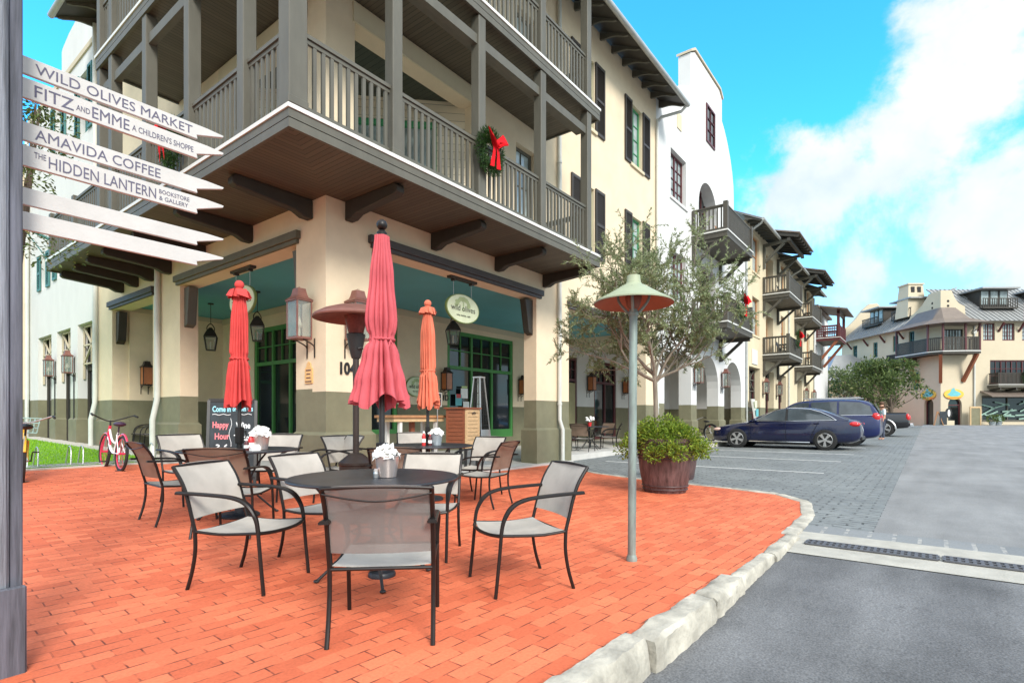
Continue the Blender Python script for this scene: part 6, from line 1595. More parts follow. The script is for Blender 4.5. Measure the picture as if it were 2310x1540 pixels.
# ================================================================ cars (own axes: +X is forward)
def car(label, loc, rz, st, cab, mt, wheels, wr, wid, kind='sedan', grp='cars parked along the street'):
    t = thing('parked_'+('pickup' if kind=='pickup' else 'car'),label,'pickup' if kind=='pickup' else 'car',loc,rz,grp)
    rows = []
    for (x,zb,zt_,hw,cr) in st:
        zm = zb+(zt_-zb)*.55
        half = [(.62*hw,zb),(.90*hw,zb+.02),(.985*hw,zb+.10),(1.0*hw,zb+(zm-zb)*.75),(.992*hw,zm),(.975*hw,zm+(zt_-zm)*.35),(.955*hw,zm+(zt_-zm)*.62),(.93*hw,zt_-.055),(.885*hw,zt_-.012),(.70*hw,zt_+cr*.5),(.35*hw,zt_+cr*.9)]
        row = [(x,y,z) for y,z in half]+[(x,0,zt_+cr)]+[(x,-y,z) for y,z in reversed(half)]
        rows.append(row)
    m = MB().grid(rows)
    m.add(rows[0],[tuple(range(len(rows[0])))]); m.add(rows[-1],[tuple(reversed(range(len(rows[-1]))))])
    nb = len(rows[0]); m.add([rw[0] for rw in rows]+[rw[-1] for rw in rows],[(i,i+1,len(rows)+i+1,len(rows)+i) for i in range(len(rows)-1)])
    body = m.build('body',M[mt],t,smooth=True)
    sd = body.modifiers.new('round','SUBSURF'); sd.levels = 1; sd.render_levels = 2
    # cabin: (x, zroof, half width at belt, half width at roof, belt z)
    rows = []
    for (x,zr0,hb,hr,zb) in cab:
        h = zr0-zb; row = [(x,hb,zb),(x,hb-(hb-hr)*.33,zb+h*.33),(x,hb-(hb-hr)*.70,zb+h*.70),(x,hr,zb+h*.93),(x,hr*.86,zb+h*.99),(x,hr*.45,zr0+.012*(h>.1)),(x,0,zr0+.018*(h>.1))]
        rows.append(row+[(a,-b,c) for a,b,c in reversed(row[:-1])])
    cabm = MB().grid(rows).build('cabin',M[mt],t,smooth=True)
    sd = cabm.modifiers.new('round','SUBSURF'); sd.levels = 1; sd.render_levels = 2
    def side(x,z):
        for a,b in zip(cab,cab[1:]):
            if b[0] <= x <= a[0]:
                f = (a[0]-x)/(a[0]-b[0]); hb = a[2]+(b[2]-a[2])*f; zb=a[4]+(b[4]-a[4])*f
                # slope taken from the tallest section so panes stay flat
                q = max(cab,key=lambda c:c[1]); k = (q[2]-q[3])/(q[1]-q[4]); return hb-(z-zb)*k*.98
        return cab[0][2]
    return t, side, body
def winpoly(t, side, poly, s_, mt='cglass', off=.010, name='side_window'):
    V = [(x, s_*(side(x,z)+off), z) for x,z in poly]; W = [(x, s_*(side(x,z)+off-.012), z) for x,z in poly]; n = len(poly)
    return MB().add(V+W,[tuple(range(n)),tuple(range(2*n-1,n-1,-1))]+[(i,(i+1)%n,n+(i+1)%n,n+i) for i in range(n)]).build(name,M[mt],t)
def wheels(t, xs, wr, hw, mt='rim', spokes=5):
    for x in xs:
        for s_ in (1,-1):
            y = s_*(hw-.105)
            MB().xf(Matrix.Identity(4)).lathe([(wr*1.05,-.07),(wr*1.05,.104),(wr*1.02,.108),(.0,.10)],n=32).xf(Matrix.Translation((x,y,wr))@Matrix.Rotation(-s_*PI/2,4,'X')).build('wheel_arch',M['tyre'],t,smooth=True)
            A = Matrix.Translation((x,y,wr))@Matrix.Rotation(-s_*PI/2,4,'X')
            w = MB().lathe([(wr*.66,-.10),(wr*.9,-.11),(wr*.99,-.08),(wr,0),(wr*.99,.09),(wr*.93,.125),(wr*.70,.130),(wr*.66,.10)],n=40,cap=False).xf(A).build('wheel',M['tyre'],t,smooth=True)
            m = MB().lathe([(wr*.70,.125),(wr*.66,.132),(wr*.63,.10),(wr*.60,.05)],n=40,cap=False)
            for k in range(spokes):
                a = 2*PI*k/spokes+.3
                for da in (-.13,.13): m.bar((wr*.12*math.cos(a),wr*.12*math.sin(a),.115),(wr*.645*math.cos(a+da),wr*.645*math.sin(a+da),.118),wr*.13,.03)
            m.lathe([(wr*.17,.09),(wr*.17,.13),(0,.135)],n=16); m.xf(A).build('rim',M[mt],w,smooth=True)
            MB().lathe([(wr*.64,.03),(0,.03)],n=24,cap=False).xf(A).build('brake_disc',M['blackm'],w)
SED = [(2.40,.34,.60,.50,.01),(2.36,.24,.66,.66,.02),(2.22,.20,.72,.79,.03),(1.90,.19,.79,.87,.04),(1.45,.19,.865,.90,.045),(1.0,.19,.93,.91,.04),(.4,.19,.955,.915,.03),(-.4,.19,.965,.915,.03),(-1.0,.19,.985,.915,.03),(-1.5,.20,1.0,.90,.035),(-1.95,.22,1.005,.87,.035),(-2.22,.26,1.0,.81,.02),(-2.36,.34,.95,.72,.01),(-2.42,.44,.86,.60,.0)]
SCB = [(1.12,.95,.76,.70,.94),(.80,1.10,.79,.66,.945),(.35,1.32,.80,.62,.95),(-.05,1.425,.80,.60,.955),(-.55,1.455,.80,.595,.96),(-1.0,1.42,.80,.595,.97),(-1.4,1.31,.79,.62,.98),(-1.75,1.15,.77,.66,.99),(-2.05,1.02,.74,.70,1.0)]
sx = 16.75; t, side, body = car('dark navy sedan with bright window trim, nearest parked car, nose to the arcade',(sx,-3.32,zs(sx,0)),PI/2,SED,SCB,'navy',None,.33,.91)
wheels(t,(1.42,-1.40),.335,.915)
for s_ in (1,-1):
    A_ = [(.78,.985),(.62,1.09),(.30,1.265),(.06,1.355),(-.16,1.385),(-.16,.985)]; B_ = [(-.24,.985),(-.24,1.39),(-.55,1.395),(-.90,1.36),(-1.22,1.26),(-1.52,1.10),(-1.62,1.02),(-1.55,1.0)]
    winpoly(t,side,A_,s_); winpoly(t,side,B_,s_)
    tr = [(.84,.965),(.60,1.12),(.28,1.30),(.04,1.385),(-.2,1.415),(-.55,1.422),(-.92,1.385),(-1.25,1.28),(-1.56,1.12),(-1.72,1.0)]
    MB().tube([(x,s_*(side(x,z)+.012),z) for x,z in tr],.011,6).tube([(.84,s_*(side(.84,.965)+.012),.965),(-.4,s_*(side(-.4,.97)+.014),.972),(-1.72,s_*(side(-1.72,1.0)+.012),1.0)],.009,6).build('window_trim',M['chrome'],t)
    MB().ball((.80,s_*.93,1.0),.10,12,8,(.8,1.0,.7)).build('mirror',M['navy'],t,smooth=True)
    MB().tube([(1.0,s_*.905,.245),(-.95,s_*.905,.245)],.016,6).build('sill_trim',M['chrome'],t)
    MB().tube([(-.2,s_*.935,.96),(-.2,s_*.935,.26)],.006,5).tube([(-1.22,s_*.925,.98),(-1.05,s_*.93,.62),(-.98,s_*.925,.30)],.006,5).tube([(.95,s_*.925,.93),(.98,s_*.93,.5),(.95,s_*.925,.28)],.006,5).build('door_seam',M['black'],t)
    winpoly(t,side,[(-.17,.98),(-.17,1.39),(-.23,1.39),(-.23,.98)],s_,'black',.012,'door_pillar')
    for x in (-.05,-1.05): MB().bar((x,s_*.918,.90),(x-.17,s_*.918,.905),.022,.03).build('door_handle',M['navy'],t,bevel=.005)
    MB().ball((2.12,s_*.70,.66),.16,12,8,(1.3,.62,.40)).build('headlight',M['amber'],t,smooth=True)
    MB().ball((-2.20,s_*.70,.87),.17,12,8,(1.15,.70,.55)).build('tail_light',M['tail'],t,smooth=True)
MB().add([(1.06,-.62,.985),(1.06,.62,.985),(.12,.50,1.405),(.12,-.50,1.405),(1.05,-.62,.975),(1.05,.62,.975),(.11,.50,1.395),(.11,-.50,1.395)],[(0,1,2,3),(7,6,5,4)]).build('windshield',M['cglass'],t)
MB().box(2.37,2.43,-.45,.45,.34,.52).build('grille',M['blackm'],t,bevel=.02); MB().box(-2.43,-2.36,-.5,.5,.34,.46).build('bumper_trim',M['blackm'],t,bevel=.02)
MB().tube(arc([(-2.42,.62,.80),(-2.46,.66,.66),(-2.43,.60,.50)]),.012,6).build('trim_strip',M['chrome'],t)
SUV = [(2.35,.40,.80,.60,.02),(2.28,.30,.92,.80,.04),(1.95,.26,1.02,.90,.05),(1.2,.25,1.09,.94,.04),(.3,.25,1.12,.95,.02),(-.8,.25,1.14,.95,.02),(-1.7,.26,1.16,.94,.02),(-2.15,.30,1.15,.90,.01),(-2.30,.40,1.10,.84,.0),(-2.34,.52,1.0,.78,.0)]
UCB = [(1.35,1.12,.82,.76,1.10),(.95,1.40,.83,.70,1.10),(.6,1.66,.83,.67,1.10),(.2,1.74,.83,.66,1.11),(-1.0,1.77,.83,.66,1.12),(-1.75,1.74,.82,.66,1.13),(-2.05,1.62,.80,.68,1.14),(-2.25,1.30,.79,.72,1.15),(-2.30,1.14,.78,.74,1.14)]
ux = 19.75; t, side, body = car('bright blue estate car behind the navy sedan, red tail lamp showing',(ux,-3.75,zs(ux,0)),PI/2,SUV,UCB,'blue',None,.36,.95)
wheels(t,(1.42,-1.40),.36,.95)
for s_ in (1,-1):
    for pl in ([(.95,1.15),(.62,1.55),(.30,1.64),(.0,1.655),(.0,1.15)],[(-.08,1.15),(-.08,1.66),(-.95,1.68),(-.95,1.16)],[(-1.03,1.17),(-1.03,1.68),(-1.7,1.64),(-2.0,1.50),(-2.1,1.19)]): winpoly(t,side,pl,s_)
    MB().tube([(.2,s_*.60,1.80),(-1.7,s_*.60,1.82)],.02,6).build('roof_rail',M['silver'],t)
    MB().ball((-2.18,s_*.74,1.08),.19,12,8,(.8,.55,.9)).build('tail_light',M['tail'],t,smooth=True)
    MB().ball((.95,s_*.98,1.15),.11,12,8,(.8,1.0,.8)).build('mirror',M['blue'],t,smooth=True)
    MB().bar((-.1,s_*.962,1.05),(-.27,s_*.962,1.05),.022,.03).build('door_handle',M['chrome'],t); MB().tube([(.9,s_*.955,1.135),(-2.1,s_*.93,1.165)],.010,6).build('window_trim',M['chrome'],t)
MB().add([(-2.31,-.62,1.22),(-2.31,.62,1.22),(-2.12,.56,1.62),(-2.12,-.56,1.62)],[(0,1,2,3)]).build('rear_window',M['cglass'],t)
PIC = [(2.7,.45,.95,.75,.02),(2.6,.38,1.08,.90,.04),(1.8,.35,1.15,.97,.04),(.6,.34,1.17,.98,.02),(-.5,.34,1.18,.98,.01),(-1.5,.36,1.20,.98,.0),(-2.5,.42,1.21,.97,.0),(-2.66,.46,1.20,.95,.0),(-2.70,.52,1.16,.92,.0)]
PCB = [(1.3,1.18,.84,.78,1.16),(.8,1.6,.85,.70,1.16),(.4,1.80,.85,.68,1.16),(-.2,1.84,.85,.68,1.17),(-.75,1.80,.84,.68,1.17),(-.95,1.5,.83,.72,1.17),(-1.05,1.2,.82,.74,1.17)]
kx_ = 30.6; t, side, body = car('black pickup with silver wheel flare and chrome bumper, farthest parked vehicle in sight',(kx_,-4.0,zs(kx_,0)),PI/2,PIC,PCB,'blackcar',None,.40,.98,'pickup')
wheels(t,(1.75,-1.62),.41,.98)
for s_ in (1,-1):
    winpoly(t,side,[(.85,1.22),(.45,1.68),(-.1,1.72),(-.7,1.70),(-.8,1.22)],s_)
    MB().ball((-2.62,s_*.86,1.0),.2,12,8,(.5,.5,1.0)).build('tail_light',M['tail'],t,smooth=True)
    MB().tube([(-1.62+.50*math.cos(a),s_*.985,.41+.50*math.sin(a)) for a in [PI*k/16 for k in range(17)]],.045,6).build('wheel_flare',M['silver'],t,smooth=True)
MB().box(-2.86,-2.70,-.92,.92,.52,.70).build('bumper',M['chrome'],t,bevel=.03); MB().box(-2.55,-1.1,-.78,.78,1.19,1.26).build('bed_cover',M['blackm'],t,bevel=.02)
# ================================================================ bicycles
def bike(label, loc, rz, c1, c2, sad, wr=.30, bars='cruiser', lean=.0):
    t = thing('bicycle',label,'bicycle',loc,rz,'parked bicycles',(lean,0)); wb = 1.0
    for x in (0,wb):
        w = MB().tube([(x+wr*math.cos(2*PI*k/32),0,wr+wr*math.sin(2*PI*k/32)) for k in range(33)],.026,8,cap=False).build('wheel',M['tyre'],t,smooth=True)
        m = MB().tube([(x+(wr-.035)*math.cos(2*PI*k/32),0,wr+(wr-.035)*math.sin(2*PI*k/32)) for k in range(33)],.012,6,cap=False)
        for k in range(14): a = 2*PI*k/14; m.tube([(x+.02*math.cos(a),(.02 if k%2 else -.02),wr+.02*math.sin(a)),(x+(wr-.03)*math.cos(a),0,wr+(wr-.03)*math.sin(a))],.002,3)
        m.tube([(x,-.05,wr),(x,.05,wr)],.02,8).build('rim',M['bpink'] if c1=='bpink' else M['silver'],w)
        MB().tube([(x+(wr+.045)*math.cos(a),0,wr+(wr+.045)*math.sin(a)) for a in [PI*(.12+.75*k/14) for k in range(15)]],.018,6).build('mudguard',M[c1],t,smooth=True)
    bb = (.42,0,.28); st = (.27,0,.66); hd = (.80,0,.72); hl = (.84,0,.58)
    MB().tube([bb,st],.018,8).tube(arc([hl,(.65,0,.36),bb]),.022,8).tube(arc([hd,(.60,0,.52),(.36,0,.46)]),.018,8).tube([(0,.05,wr),(.40,.03,.29)],.010,6).tube([(0,-.05,wr),(.40,-.03,.29)],.010,6).tube([(0,.05,wr),(.28,.02,.62)],.009,6).tube([(0,-.05,wr),(.28,-.02,.62)],.009,6).build('frame',M[c2],t,smooth=True)
    MB().tube([(.78,0,.78),(.85,0,.56)],.025,8).tube([(.85,.05,.58),(wb,.05,wr)],.014,6).tube([(.85,-.05,.58),(wb,-.05,wr)],.014,6).build('fork',M[c1],t,smooth=True)
    MB().tube(arc([(.52,.34,.96),(.66,.32,.98),(.78,.14,.90),(.78,0,.86),(.78,-.14,.90),(.66,-.32,.98),(.52,-.34,.96)],5),.012,8).tube([(.78,0,.78),(.78,0,.88)],.014,6).build('handlebar',M['blackm'] if c1=='bpink' else M['silver'],t,smooth=True)
    for y in (.33,-.33): MB().tube([(.63,y*.99,.98),(.49,y*1.03,.955)],.019,8).build('grip',M['tyre'],t)
    MB().tube([(.27,0,.62),(.255,0,.78)],.013,6).ball((.22,0,.81),.13,14,8,(1.15,.72,.36)).build('saddle',M[sad],t,smooth=True)
    MB().tube([(.42,-.10,.28),(.42,.10,.28)],.012,6).tube([(.42,.09,.28),(.47,.10,.14)],.009,5).tube([(.42,-.09,.28),(.37,-.10,.42)],.009,5).box(.43,.51,.10,.18,.13,.15).box(.33,.41,-.18,-.10,.41,.43).lathe([(.08,-.005),(.08,.005)],(0,0,0),20).build('crank',M['blackm'],t)
    MB().ball((.06,0,.60),.03,8,6).build('reflector',M['redp'],t)
    return t
bl = Vector((-1.60,3.72,zg(-1.6,3.72))); bike('red and white bicycle with purple saddle beside the lawn rack',bl,math.radians(88),'bpink','bwhite','purple',.295,lean=.06)
bl = Vector((-3.0,3.14,zg(-3.0,3.14))); yb_ = bike('yellow bicycle with mint basket, half hidden behind the post',bl,math.radians(80),'byel','byel','blackm',.31,lean=.05)
m = MB()
for z in (.70,.78,.86,.94):
    w = .14+.05*(z-.7)/.24; m.tube([(.92,-w,z),(1.16,-w,z),(1.16,w,z),(.92,w,z),(.92,-w,z)],.008,5)
for a in range(7): y = -.15+.05*a; m.tube([(.92,y,.70),(.92,y*1.2,.94)],.005,4).tube([(1.16,y,.70),(1.16,y*1.2,.94)],.005,4)
m.build('basket',M['mint'],yb_)
t = thing('bicycle_rack','low steel hoop bicycle rack along the front of the lawn','bike rack',(-1.9,4.86,zg(-1.9,4.86)))
MB().tube([(-1.6,0,.03),(1.5,0,.03)],.018,8).tube([(-1.6,.32,.03),(1.5,.32,.03)],.018,8).build('base_rail',M['sgrey'],t,smooth=True)
for x in (-.72,-.58,-.12,.06,.62,.76,1.2,1.34):
    MB().tube(arc([(x,0,.03),(x+.02,.06,.30),(x+.02,.16,.37),(x+.02,.26,.30),(x,.32,.03)]),.011,8).build('hoop',M['sgrey'],t,smooth=True)
# ================================================================ trees across the square and by the left wing
def bushtree(label, loc, R, H, n, seed, name='square_tree', ls=.30, mt='treel', zb=.25, grp='trees across the square', flat=.6):
    t = thing(name,label,'tree',loc,0,grp); r = random.Random(seed); m = MB(); b = MB()
    b.tube(arc([(0,0,0),(.1,.0,H*.2),(-.05,.1,H*.45)]),[.16*R/3+.02]*9,8)
    cl = []
    for i in range(30):
        a = r.uniform(0,2*PI); k = math.sqrt(r.random()); z = H*(zb+(1-zb)*r.random()**.8)
        w = (1-abs((z/H-zb)/(1-zb)*2-.75)*.52)
        c = Vector((R*k*w*math.cos(a),R*k*w*math.sin(a),z)); cl.append((c,R*r.uniform(.18,.34)))
        if i < 16: b.tube(arc([(0,0,H*.3),c*.5+Vector((0,0,H*.12)),c]),[.06,.05,.05,.04,.03,.03,.02,.02,.015],5)
    for i in range(n):
        c, w = r.choice(cl); v = rv(r); p = c+Vector((v.x*w,v.y*w,v.z*w*flat))*(r.random()**.4)
        leaf(m,p,v+rv(r)*.6+Vector((0,0,.2)),rv(r)+Vector((0,0,.8)),ls*r.uniform(.6,1.2),ls*.45*r.uniform(.6,1.2))
    b.build('trunk',M['bark2'],t,smooth=True); m.build('crown',M[mt],t,weld=False); return t
for px,d,R,H,n,sd,lb in ((2010,46,2.9,5.6,3200,1,'dark spreading tree in front of the inn, nearest its arched doors'),(1948,49,3.1,6.0,3000,2,'middle tree of the clump before the inn'),(1898,52,2.7,5.4,2400,3,'paler tree at the left end of the clump, beside the white end house')):
    p = at(px,960,d); bushtree(lb,(p.x,p.y,.2),R,H,n,sd,ls=.30,mt='treel' if sd != 3 else 'olivel')
p = at(10,960,7.6); lt = bushtree('sparse leafy tree mostly hidden behind the sign post, leaves showing between its boards',(p.x,p.y,zg(p.x,p.y)),1.25,5.7,4200,9,'street_tree',.07,'treel',.55,None,.8)
# ================================================================ person behind the blue car
pp = at(1990,940,25.0); t = thing('person','person in a pale blue shirt standing between the blue car and the pickup','person',(pp.x,pp.y,zs(pp.x,0)),math.radians(120))
def skinfig(name, edges, pts, rad, mt, parent, sub=1):
    me = bpy.data.meshes.new(name); me.from_pydata(pts,edges,[]); o = bpy.data.objects.new(name,me); COL.objects.link(o); o.parent = parent
    md = o.modifiers.new('skin','SKIN'); 
    for i,v in enumerate(me.skin_vertices[0].data): v.radius = rad[i] if isinstance(rad[i],tuple) else (rad[i],rad[i]); v.use_root = (i==0)
    md.use_smooth_shade = True; s = o.modifiers.new('sub','SUBSURF'); s.levels = sub; s.render_levels = sub; me.materials.append(mt); return o
P_ = [(0,0,.93),(0,.0,1.12),(0,0,1.36),(0,0,1.47),(.02,0,1.56),(.03,0,1.66),(0,.10,.88),(.02,.11,.48),(0,.12,.08),(.10,.12,.04),(0,-.10,.88),(.04,-.11,.48),(0,-.12,.08),(.10,-.12,.04),(0,.19,1.38),(.02,.25,1.12),(.10,.26,.90),(.13,.26,.82),(0,-.19,1.38),(.03,-.25,1.12),(.12,-.25,.92),(.15,-.25,.84)]
E_ = [(0,1),(1,2),(2,3),(3,4),(4,5),(0,6),(6,7),(7,8),(8,9),(0,10),(10,11),(11,12),(12,13),(2,14),(14,15),(15,16),(16,17),(2,18),(18,19),(19,20),(20,21)]
R__ = [(.12,.15),(.11,.14),(.11,.15),.055,.085,.085,.085,.06,.042,.04,.085,.06,.042,.04,.055,.042,.032,.035,.055,.042,.032,.035]
skinfig('body',E_,P_,R__,M['skin'],t,2)
skinfig('shirt',[(0,1),(1,2),(2,3),(3,4),(2,5),(5,6)],[(0,0,.92),(0,0,1.14),(0,0,1.38),(0,.19,1.385),(.02,.245,1.14),(0,-.19,1.385),(.03,-.245,1.14)],[(.135,.165),(.125,.155),(.122,.16),.068,.052,.068,.052],M['shirt'],t,2)
skinfig('trousers',[(0,1),(1,2),(2,3),(0,4),(4,5),(5,6)],[(0,0,.92),(0,.10,.86),(.02,.11,.48),(0,.12,.09),(0,-.10,.86),(.04,-.11,.48),(0,-.12,.09)],[(.135,.16),.095,.07,.055,.095,.07,.055],M['jeans'],t,2)
MB().ball((.015,0,1.68),.105,14,10,(1.05,.95,.95)).build('hair',M['hair'],t,smooth=True)
# ================================================================ small things along the arcades
t = thing('flower_cart','low table of baskets with yellow and blue flowers under the white house','flower display',(14.9,1.2,.18)); 
MB().box(-.7,.7,-.3,.3,.55,.6).box(-.65,-.6,-.25,.25,0,.55).box(.6,.65,-.25,.25,0,.55).build('table',M['trimd'],t); m = MB()
for x,mt in ((-.35,'byel'),(.1,'byel'),(.45,'signt')):
    mm = MB()
    for i in range(22): v = rv(rnd); mm.ball((x+v.x*.2,v.y*.2,.85+v.z*.17),.055,6,4)
    mm.build('blooms',M[mt],t)
    MB().lathe([(.14,.6),(.2,.76),(.17,.76)],(x,0,0),14).build('basket',M['edge'],t)
t = thing('hanging_shop_sign','small pale board hanging inside the first white arch','sign',(18.3,.9,2.2)); MB().box(-.4,.4,-.02,.02,-.28,.28).tube([(-.3,0,.28),(-.3,0,1.7)],.01,5).tube([(.3,0,.28),(.3,0,1.7)],.01,5).build('board',M['ovalg'],t)
for i,(x,y,lb) in enumerate(((18.3,-.2,'black bicycle parked in the shade of the first white arch'),)):
    bike(lb,(x,y,.17),math.radians(70),'blackm','blackm','blackm',.33)
t = thing('toy_display','turquoise blue and red beach toys hanging in the second white arch','toy display',(22.1,.9,.17))
MB().tube([(0,0,0),(0,0,2.0)],.03,8).build('stand',M['blackm'],t)
for z,c,s_ in ((1.75,'signt',.28),(1.3,'signt',.20),(.95,'blue',.22),(.6,'signo',.25),(.3,'redp',.2)): MB().ball((.05,-.05,z),s_,10,8,(.8,.5,.9)).build('toy',M[c],t,smooth=True)
t = thing('poster_stand','tall leaning stand of blue beach posters outside the cream row house','poster stand',(25.1,-.55,.2)); MB().extr([(0,0),(.08,0),(.38,1.9),(.30,1.9)],'y',-.25,.25).xf(Matrix.Rotation(PI/2,4,'Z')).build('panel',M['edge'],t)
for k in range(4): MB().xf(Matrix.Identity(4)).box(-.22,.22,-.02+.069*k-.012,-.012+.069*k,.12+.44*k,.50+.44*k).build('poster',M[('signt','galv','signt','ovalg')[k]],t)
for x,y,lb in ((-2.1,.0,'crate'),):
    pass
q = floc(-1.6,-1.6,.205); t = thing('easel_sign','wooden A-frame easel board standing left of the arched doors','easel',q,math.atan2(-CS,SN)); MB().bar((-.5,-.2,0),(0,.0,1.5),.1,.06).bar((.5,-.2,0),(.1,0,1.5),.1,.06).bar((0,.5,0),(.05,0,1.4),.1,.06).build('legs',M['tablewood'],t); MB().box(.15,.85,-.14,-.10,.2,1.5).build('board',M['chalk'],t)
q = floc(2.75,-.9,.205); t = thing('open_gate','tall timber gate leaf standing open beside the red arched door','gate',q,math.atan2(-CS,SN)); MB().box(-.55,-.45,-.05,.05,0,2.0).box(.45,.55,-.05,.05,0,2.0).box(-.45,.45,-.05,.05,1.85,2.0).box(-.45,.45,-.05,.05,0,.15).build('frame',M['palewood'],t); MB().box(-.45,.45,-.02,.02,.15,1.85).build('panel',M['olive'],t)
for x,lb in ((4.0,'grey blue plant tub nearest the downpipe of the inn'),(4.6,'second plant tub before the shopfront of the inn')):
    q = floc(x,-1.4,.205); t = thing('plant_tub',lb,'plant pot',q,0,'plant tubs before the inn'); MB().lathe([(.2,0),(.3,.5),(.26,.5)],n=16).build('tub',M['galv'],t); m = MB(); r_ = random.Random(int(x*10))
    for i in range(220): v = rv(r_); leaf(m,Vector((v.x*.35,v.y*.35,.75+v.z*.35)),v+Vector((0,0,.5)),rv(r_),.2,.07)
    m.build('foliage',M['treel'],t,weld=False)
q = floc(1.05-.95,-.7,.205); t = thing('portrait_sign','oval black and white sign on a pale pedestal between the arched doors','sign',floc(.35,-.55,.205),math.atan2(-CS,SN)); MB().extr([(.34*math.cos(2*PI*k/20),1.35+.5*math.sin(2*PI*k/20)) for k in range(20)],'y',-.05,.0).build('board',M['black'],t); MB().extr([(.13*math.cos(2*PI*k/20),1.35+.36*math.sin(2*PI*k/20)) for k in range(20)],'y',-.07,-.051).build('emblem',M['edge'],t); MB().box(-.55,.55,-.06,.35,0,.6).build('pedestal',M['cream3'],t)

# ================================================================ chairs out on the balconies
def deck_chair(label, loc, rz, mt):
    t = thing('balcony_chair',label,'chair',loc,rz,'chairs on the balconies')
    m = MB()
    for i in range(5): m.bar((-.22+.11*i,-.26,.40),(-.22+.11*i,.24,.36),.09,.025)
    m.build('seat',M[mt],t); m = MB()
    for i in range(5): m.bar((-.22+.11*i,.22,.36),(-.22+.11*i,.40,.98),.085,.025,up=(0,1,0))
    m.bar((-.27,.36,.82),(.27,.36,.82),.03,.06).build('backrest',M[mt],t)
    for x in (-.28,.28):
        for y in (-.24,.24): MB().box(x-.03,x+.03,y-.03,y+.03,0,.58).build('leg',M[mt],t)
        MB().box(x-.05,x+.05,-.30,.30,.58,.61).build('armrest',M[mt],t)
deck_chair('varnished orange wood chair on the top balcony of the white gabled house',(19.0,-.62,8.36),0,'orange')
deck_chair('dark chair on the lower balcony of the white gabled house',(17.6,-.62,4.86),0,'blackm')
deck_chair('dark chair on the upper balcony of the nearer cream row house',(30.9,-.62,8.1),0,'trimd')
deck_chair('dark chair on the lower balcony of the nearer cream row house',(30.6,-.62,4.7),0,'blackm')
deck_chair('dark chair on the upper balcony of the farther cream row house',(39.6,-.5,8.1),0,'trimd')
SKYT = (.24,1.12,1.55,1); SKYS = .14; SUNE = 1.5; EXPO = 1.42
# ================================================================ camera, sky and sun
cam = bpy.data.cameras.new('camera'); co = bpy.data.objects.new('camera', cam); COL.objects.link(co); SC.camera = co
cam.sensor_fit = 'HORIZONTAL'; cam.sensor_width = 36.0; cam.lens = F/2310*36.0; cam.shift_y = (PY-770)/2310.0; cam.clip_start = .05; cam.clip_end = 3000
co.location = (CX, CY, EYE); co.rotation_euler = (PI/2, 0, math.atan2(-CS, SN))
SUN_EL, SUN_AZ = 34.0, 243.0     # azimuth measured from +X, the direction the light comes from
w = bpy.data.worlds.new('World'); SC.world = w; w.use_nodes = True; n, l = w.node_tree.nodes, w.node_tree.links; n.clear()
out = n.new('ShaderNodeOutputWorld'); bg = n.new('ShaderNodeBackground'); l.new(bg.outputs[0], out.inputs[0])
sky = n.new('ShaderNodeTexSky'); sky.sky_type = 'NISHITA'; sky.sun_disc = False; sky.sun_elevation = math.radians(SUN_EL); sky.sun_rotation = math.radians(90-SUN_AZ)
sky.air_density = 1.0; sky.dust_density = .6; sky.ozone_density = 2.0
tc = n.new('ShaderNodeTexCoord')
def vm(op, a, b=None, s=None):
    x = n.new('ShaderNodeVectorMath'); x.operation = op
    l.new(a, x.inputs[0])
    if b is not None:
        if isinstance(b, tuple): x.inputs[1].default_value = b
        else: l.new(b, x.inputs[1])
    if s is not None: x.inputs['Scale'].default_value = s
    return x
def ma(op, a, b, c=None, clamp=False):
    x = n.new('ShaderNodeMath'); x.operation = op; x.use_clamp = clamp
    for i, v in enumerate((a, b, c)):
        if v is None: continue
        if isinstance(v, (int, float)): x.inputs[i].default_value = v
        else: l.new(v, x.inputs[i])
    return x.outputs[0]
D = tc.outputs['Generated']
def noise_(scale, det, rough, off=(0,0,0), dist=0.0):
    a = vm('ADD', D, off); q = n.new('ShaderNodeTexNoise'); q.inputs['Scale'].default_value = scale; q.inputs['Detail'].default_value = det; q.inputs['Roughness'].default_value = rough; q.inputs['Distortion'].default_value = dist
    l.new(a.outputs[0], q.inputs['Vector']); return q.outputs[0]
n1 = noise_(4.2, 9, .60, (1.3,.4,2.2), .25); n2 = noise_(16.0, 6, .6, (3.1,1.0,.2))
# banks of cumulus in fixed parts of the sky
tot = None
def dirof(px, py):
    v = Vector(ray(px,py)).normalized(); return (v.x, v.y, v.z)
for px,py,rad,wt in ((2190,190,.17,1.0),(2080,330,.16,1.05),(1850,400,.15,.95),(1960,360,.15,.9),(2300,120,.18,.9),(2250,420,.24,.9),(2050,540,.24,.62),(1720,330,.10,.55),(2330,600,.30,.55),(2600,350,.4,.9),(3200,500,.6,.8),(160,60,.10,.10)):
    v = dirof(px,py); d = vm('DISTANCE', D, v); f = ma('DIVIDE', d.outputs['Value'], rad); g = ma('SUBTRACT', 1.25, f, None, True); g = ma('MULTIPLY', g, wt)
    tot = g if tot is None else ma('MAXIMUM', tot, g)
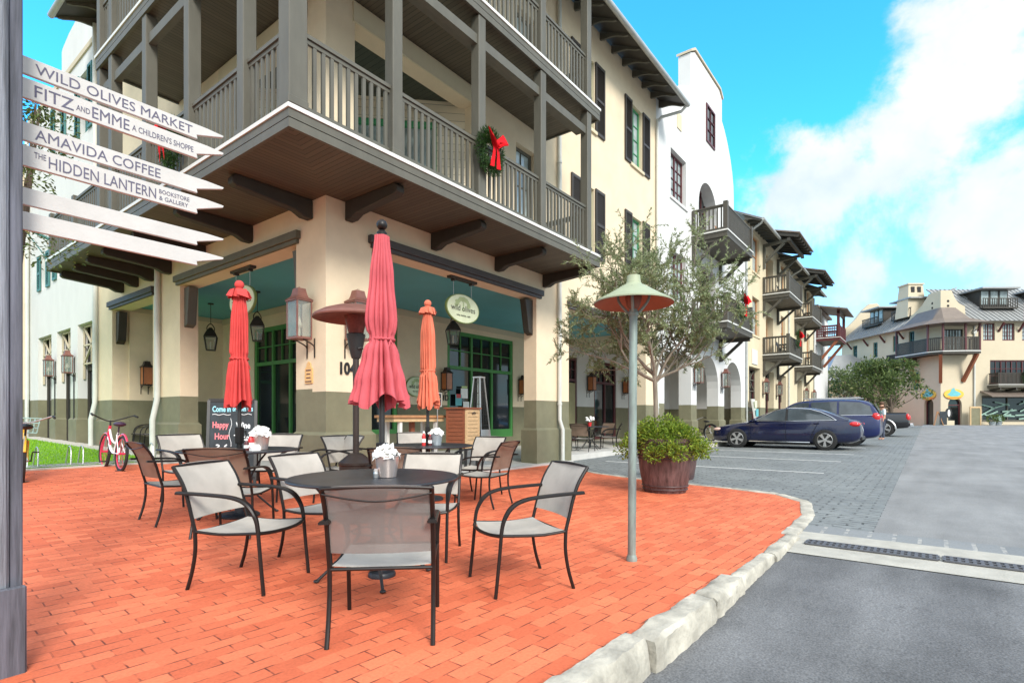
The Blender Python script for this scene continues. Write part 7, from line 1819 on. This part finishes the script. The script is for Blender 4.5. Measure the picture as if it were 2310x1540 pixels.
# unseen cloud cover added behind the camera as soft white fill light
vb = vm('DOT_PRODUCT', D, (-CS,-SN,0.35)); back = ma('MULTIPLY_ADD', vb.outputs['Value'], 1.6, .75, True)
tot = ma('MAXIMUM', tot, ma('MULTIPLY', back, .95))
den = ma('ADD', ma('MULTIPLY', tot, .50), ma('MULTIPLY', n1, 1.05)); den = ma('ADD', den, ma('MULTIPLY', n2, .26))
rp = n.new('ShaderNodeMapRange'); rp.interpolation_type = 'SMOOTHSTEP'; l.new(den, rp.inputs[0]); rp.inputs[1].default_value = .87; rp.inputs[2].default_value = 1.06
cloud = rp.outputs[0]
sh = n.new('ShaderNodeMapRange'); l.new(noise_(7.0,6,.55,(1.38,.44,2.34)), sh.inputs[0]); sh.inputs[1].default_value = .3; sh.inputs[2].default_value = .7; sh.inputs[3].default_value = 0; sh.inputs[4].default_value = 1
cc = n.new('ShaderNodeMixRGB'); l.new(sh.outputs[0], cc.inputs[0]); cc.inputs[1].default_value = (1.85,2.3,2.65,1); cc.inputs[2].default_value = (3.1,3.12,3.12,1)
tint = n.new('ShaderNodeMixRGB'); tint.blend_type = 'MULTIPLY'; tint.inputs[0].default_value = 1; l.new(sky.outputs[0], tint.inputs[1]); tint.inputs[2].default_value = SKYT
mx = n.new('ShaderNodeMixRGB'); l.new(cloud, mx.inputs[0]); l.new(tint.outputs[0], mx.inputs[1]); cb = vm('SCALE', cc.outputs[0]); l.new(ma('MULTIPLY_ADD', back, .75, 1.0), cb.inputs['Scale']); l.new(cb.outputs[0], mx.inputs[2])  # cloud out of view is also brightened to strengthen the fill
sz = n.new('ShaderNodeSeparateXYZ'); l.new(D, sz.inputs[0])
hz = n.new('ShaderNodeMapRange'); hz.interpolation_type = 'SMOOTHSTEP'; l.new(sz.outputs[2], hz.inputs[0]); hz.inputs[1].default_value = .02; hz.inputs[2].default_value = .42; hz.inputs[3].default_value = .85; hz.inputs[4].default_value = 0
hm = n.new('ShaderNodeMixRGB'); l.new(hz.outputs[0], hm.inputs[0]); l.new(mx.outputs[0], hm.inputs[1]); hm.inputs[2].default_value = (2.2,2.85,3.1,1)
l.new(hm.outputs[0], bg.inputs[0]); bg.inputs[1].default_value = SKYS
sl = bpy.data.lights.new('sun','SUN'); sl.energy = SUNE; sl.angle = math.radians(18); sl.color = (1.0,.95,.88)
so = bpy.data.objects.new('sun', sl); COL.objects.link(so)
el, az = math.radians(SUN_EL), math.radians(SUN_AZ)
dv = Vector((math.cos(el)*math.cos(az), math.cos(el)*math.sin(az), math.sin(el)))
so.rotation_euler = dv.to_track_quat('Z','Y').to_euler(); so.location = dv*60
SC.view_settings.view_transform = 'Standard'; SC.view_settings.look = 'None'; SC.view_settings.gamma = 1.0; SC.view_settings.exposure = EXPO; SC.view_settings.use_curve_mapping = False
SC.cycles.max_bounces = 8; SC.cycles.transparent_max_bounces = 16; SC.cycles.diffuse_bounces = 6
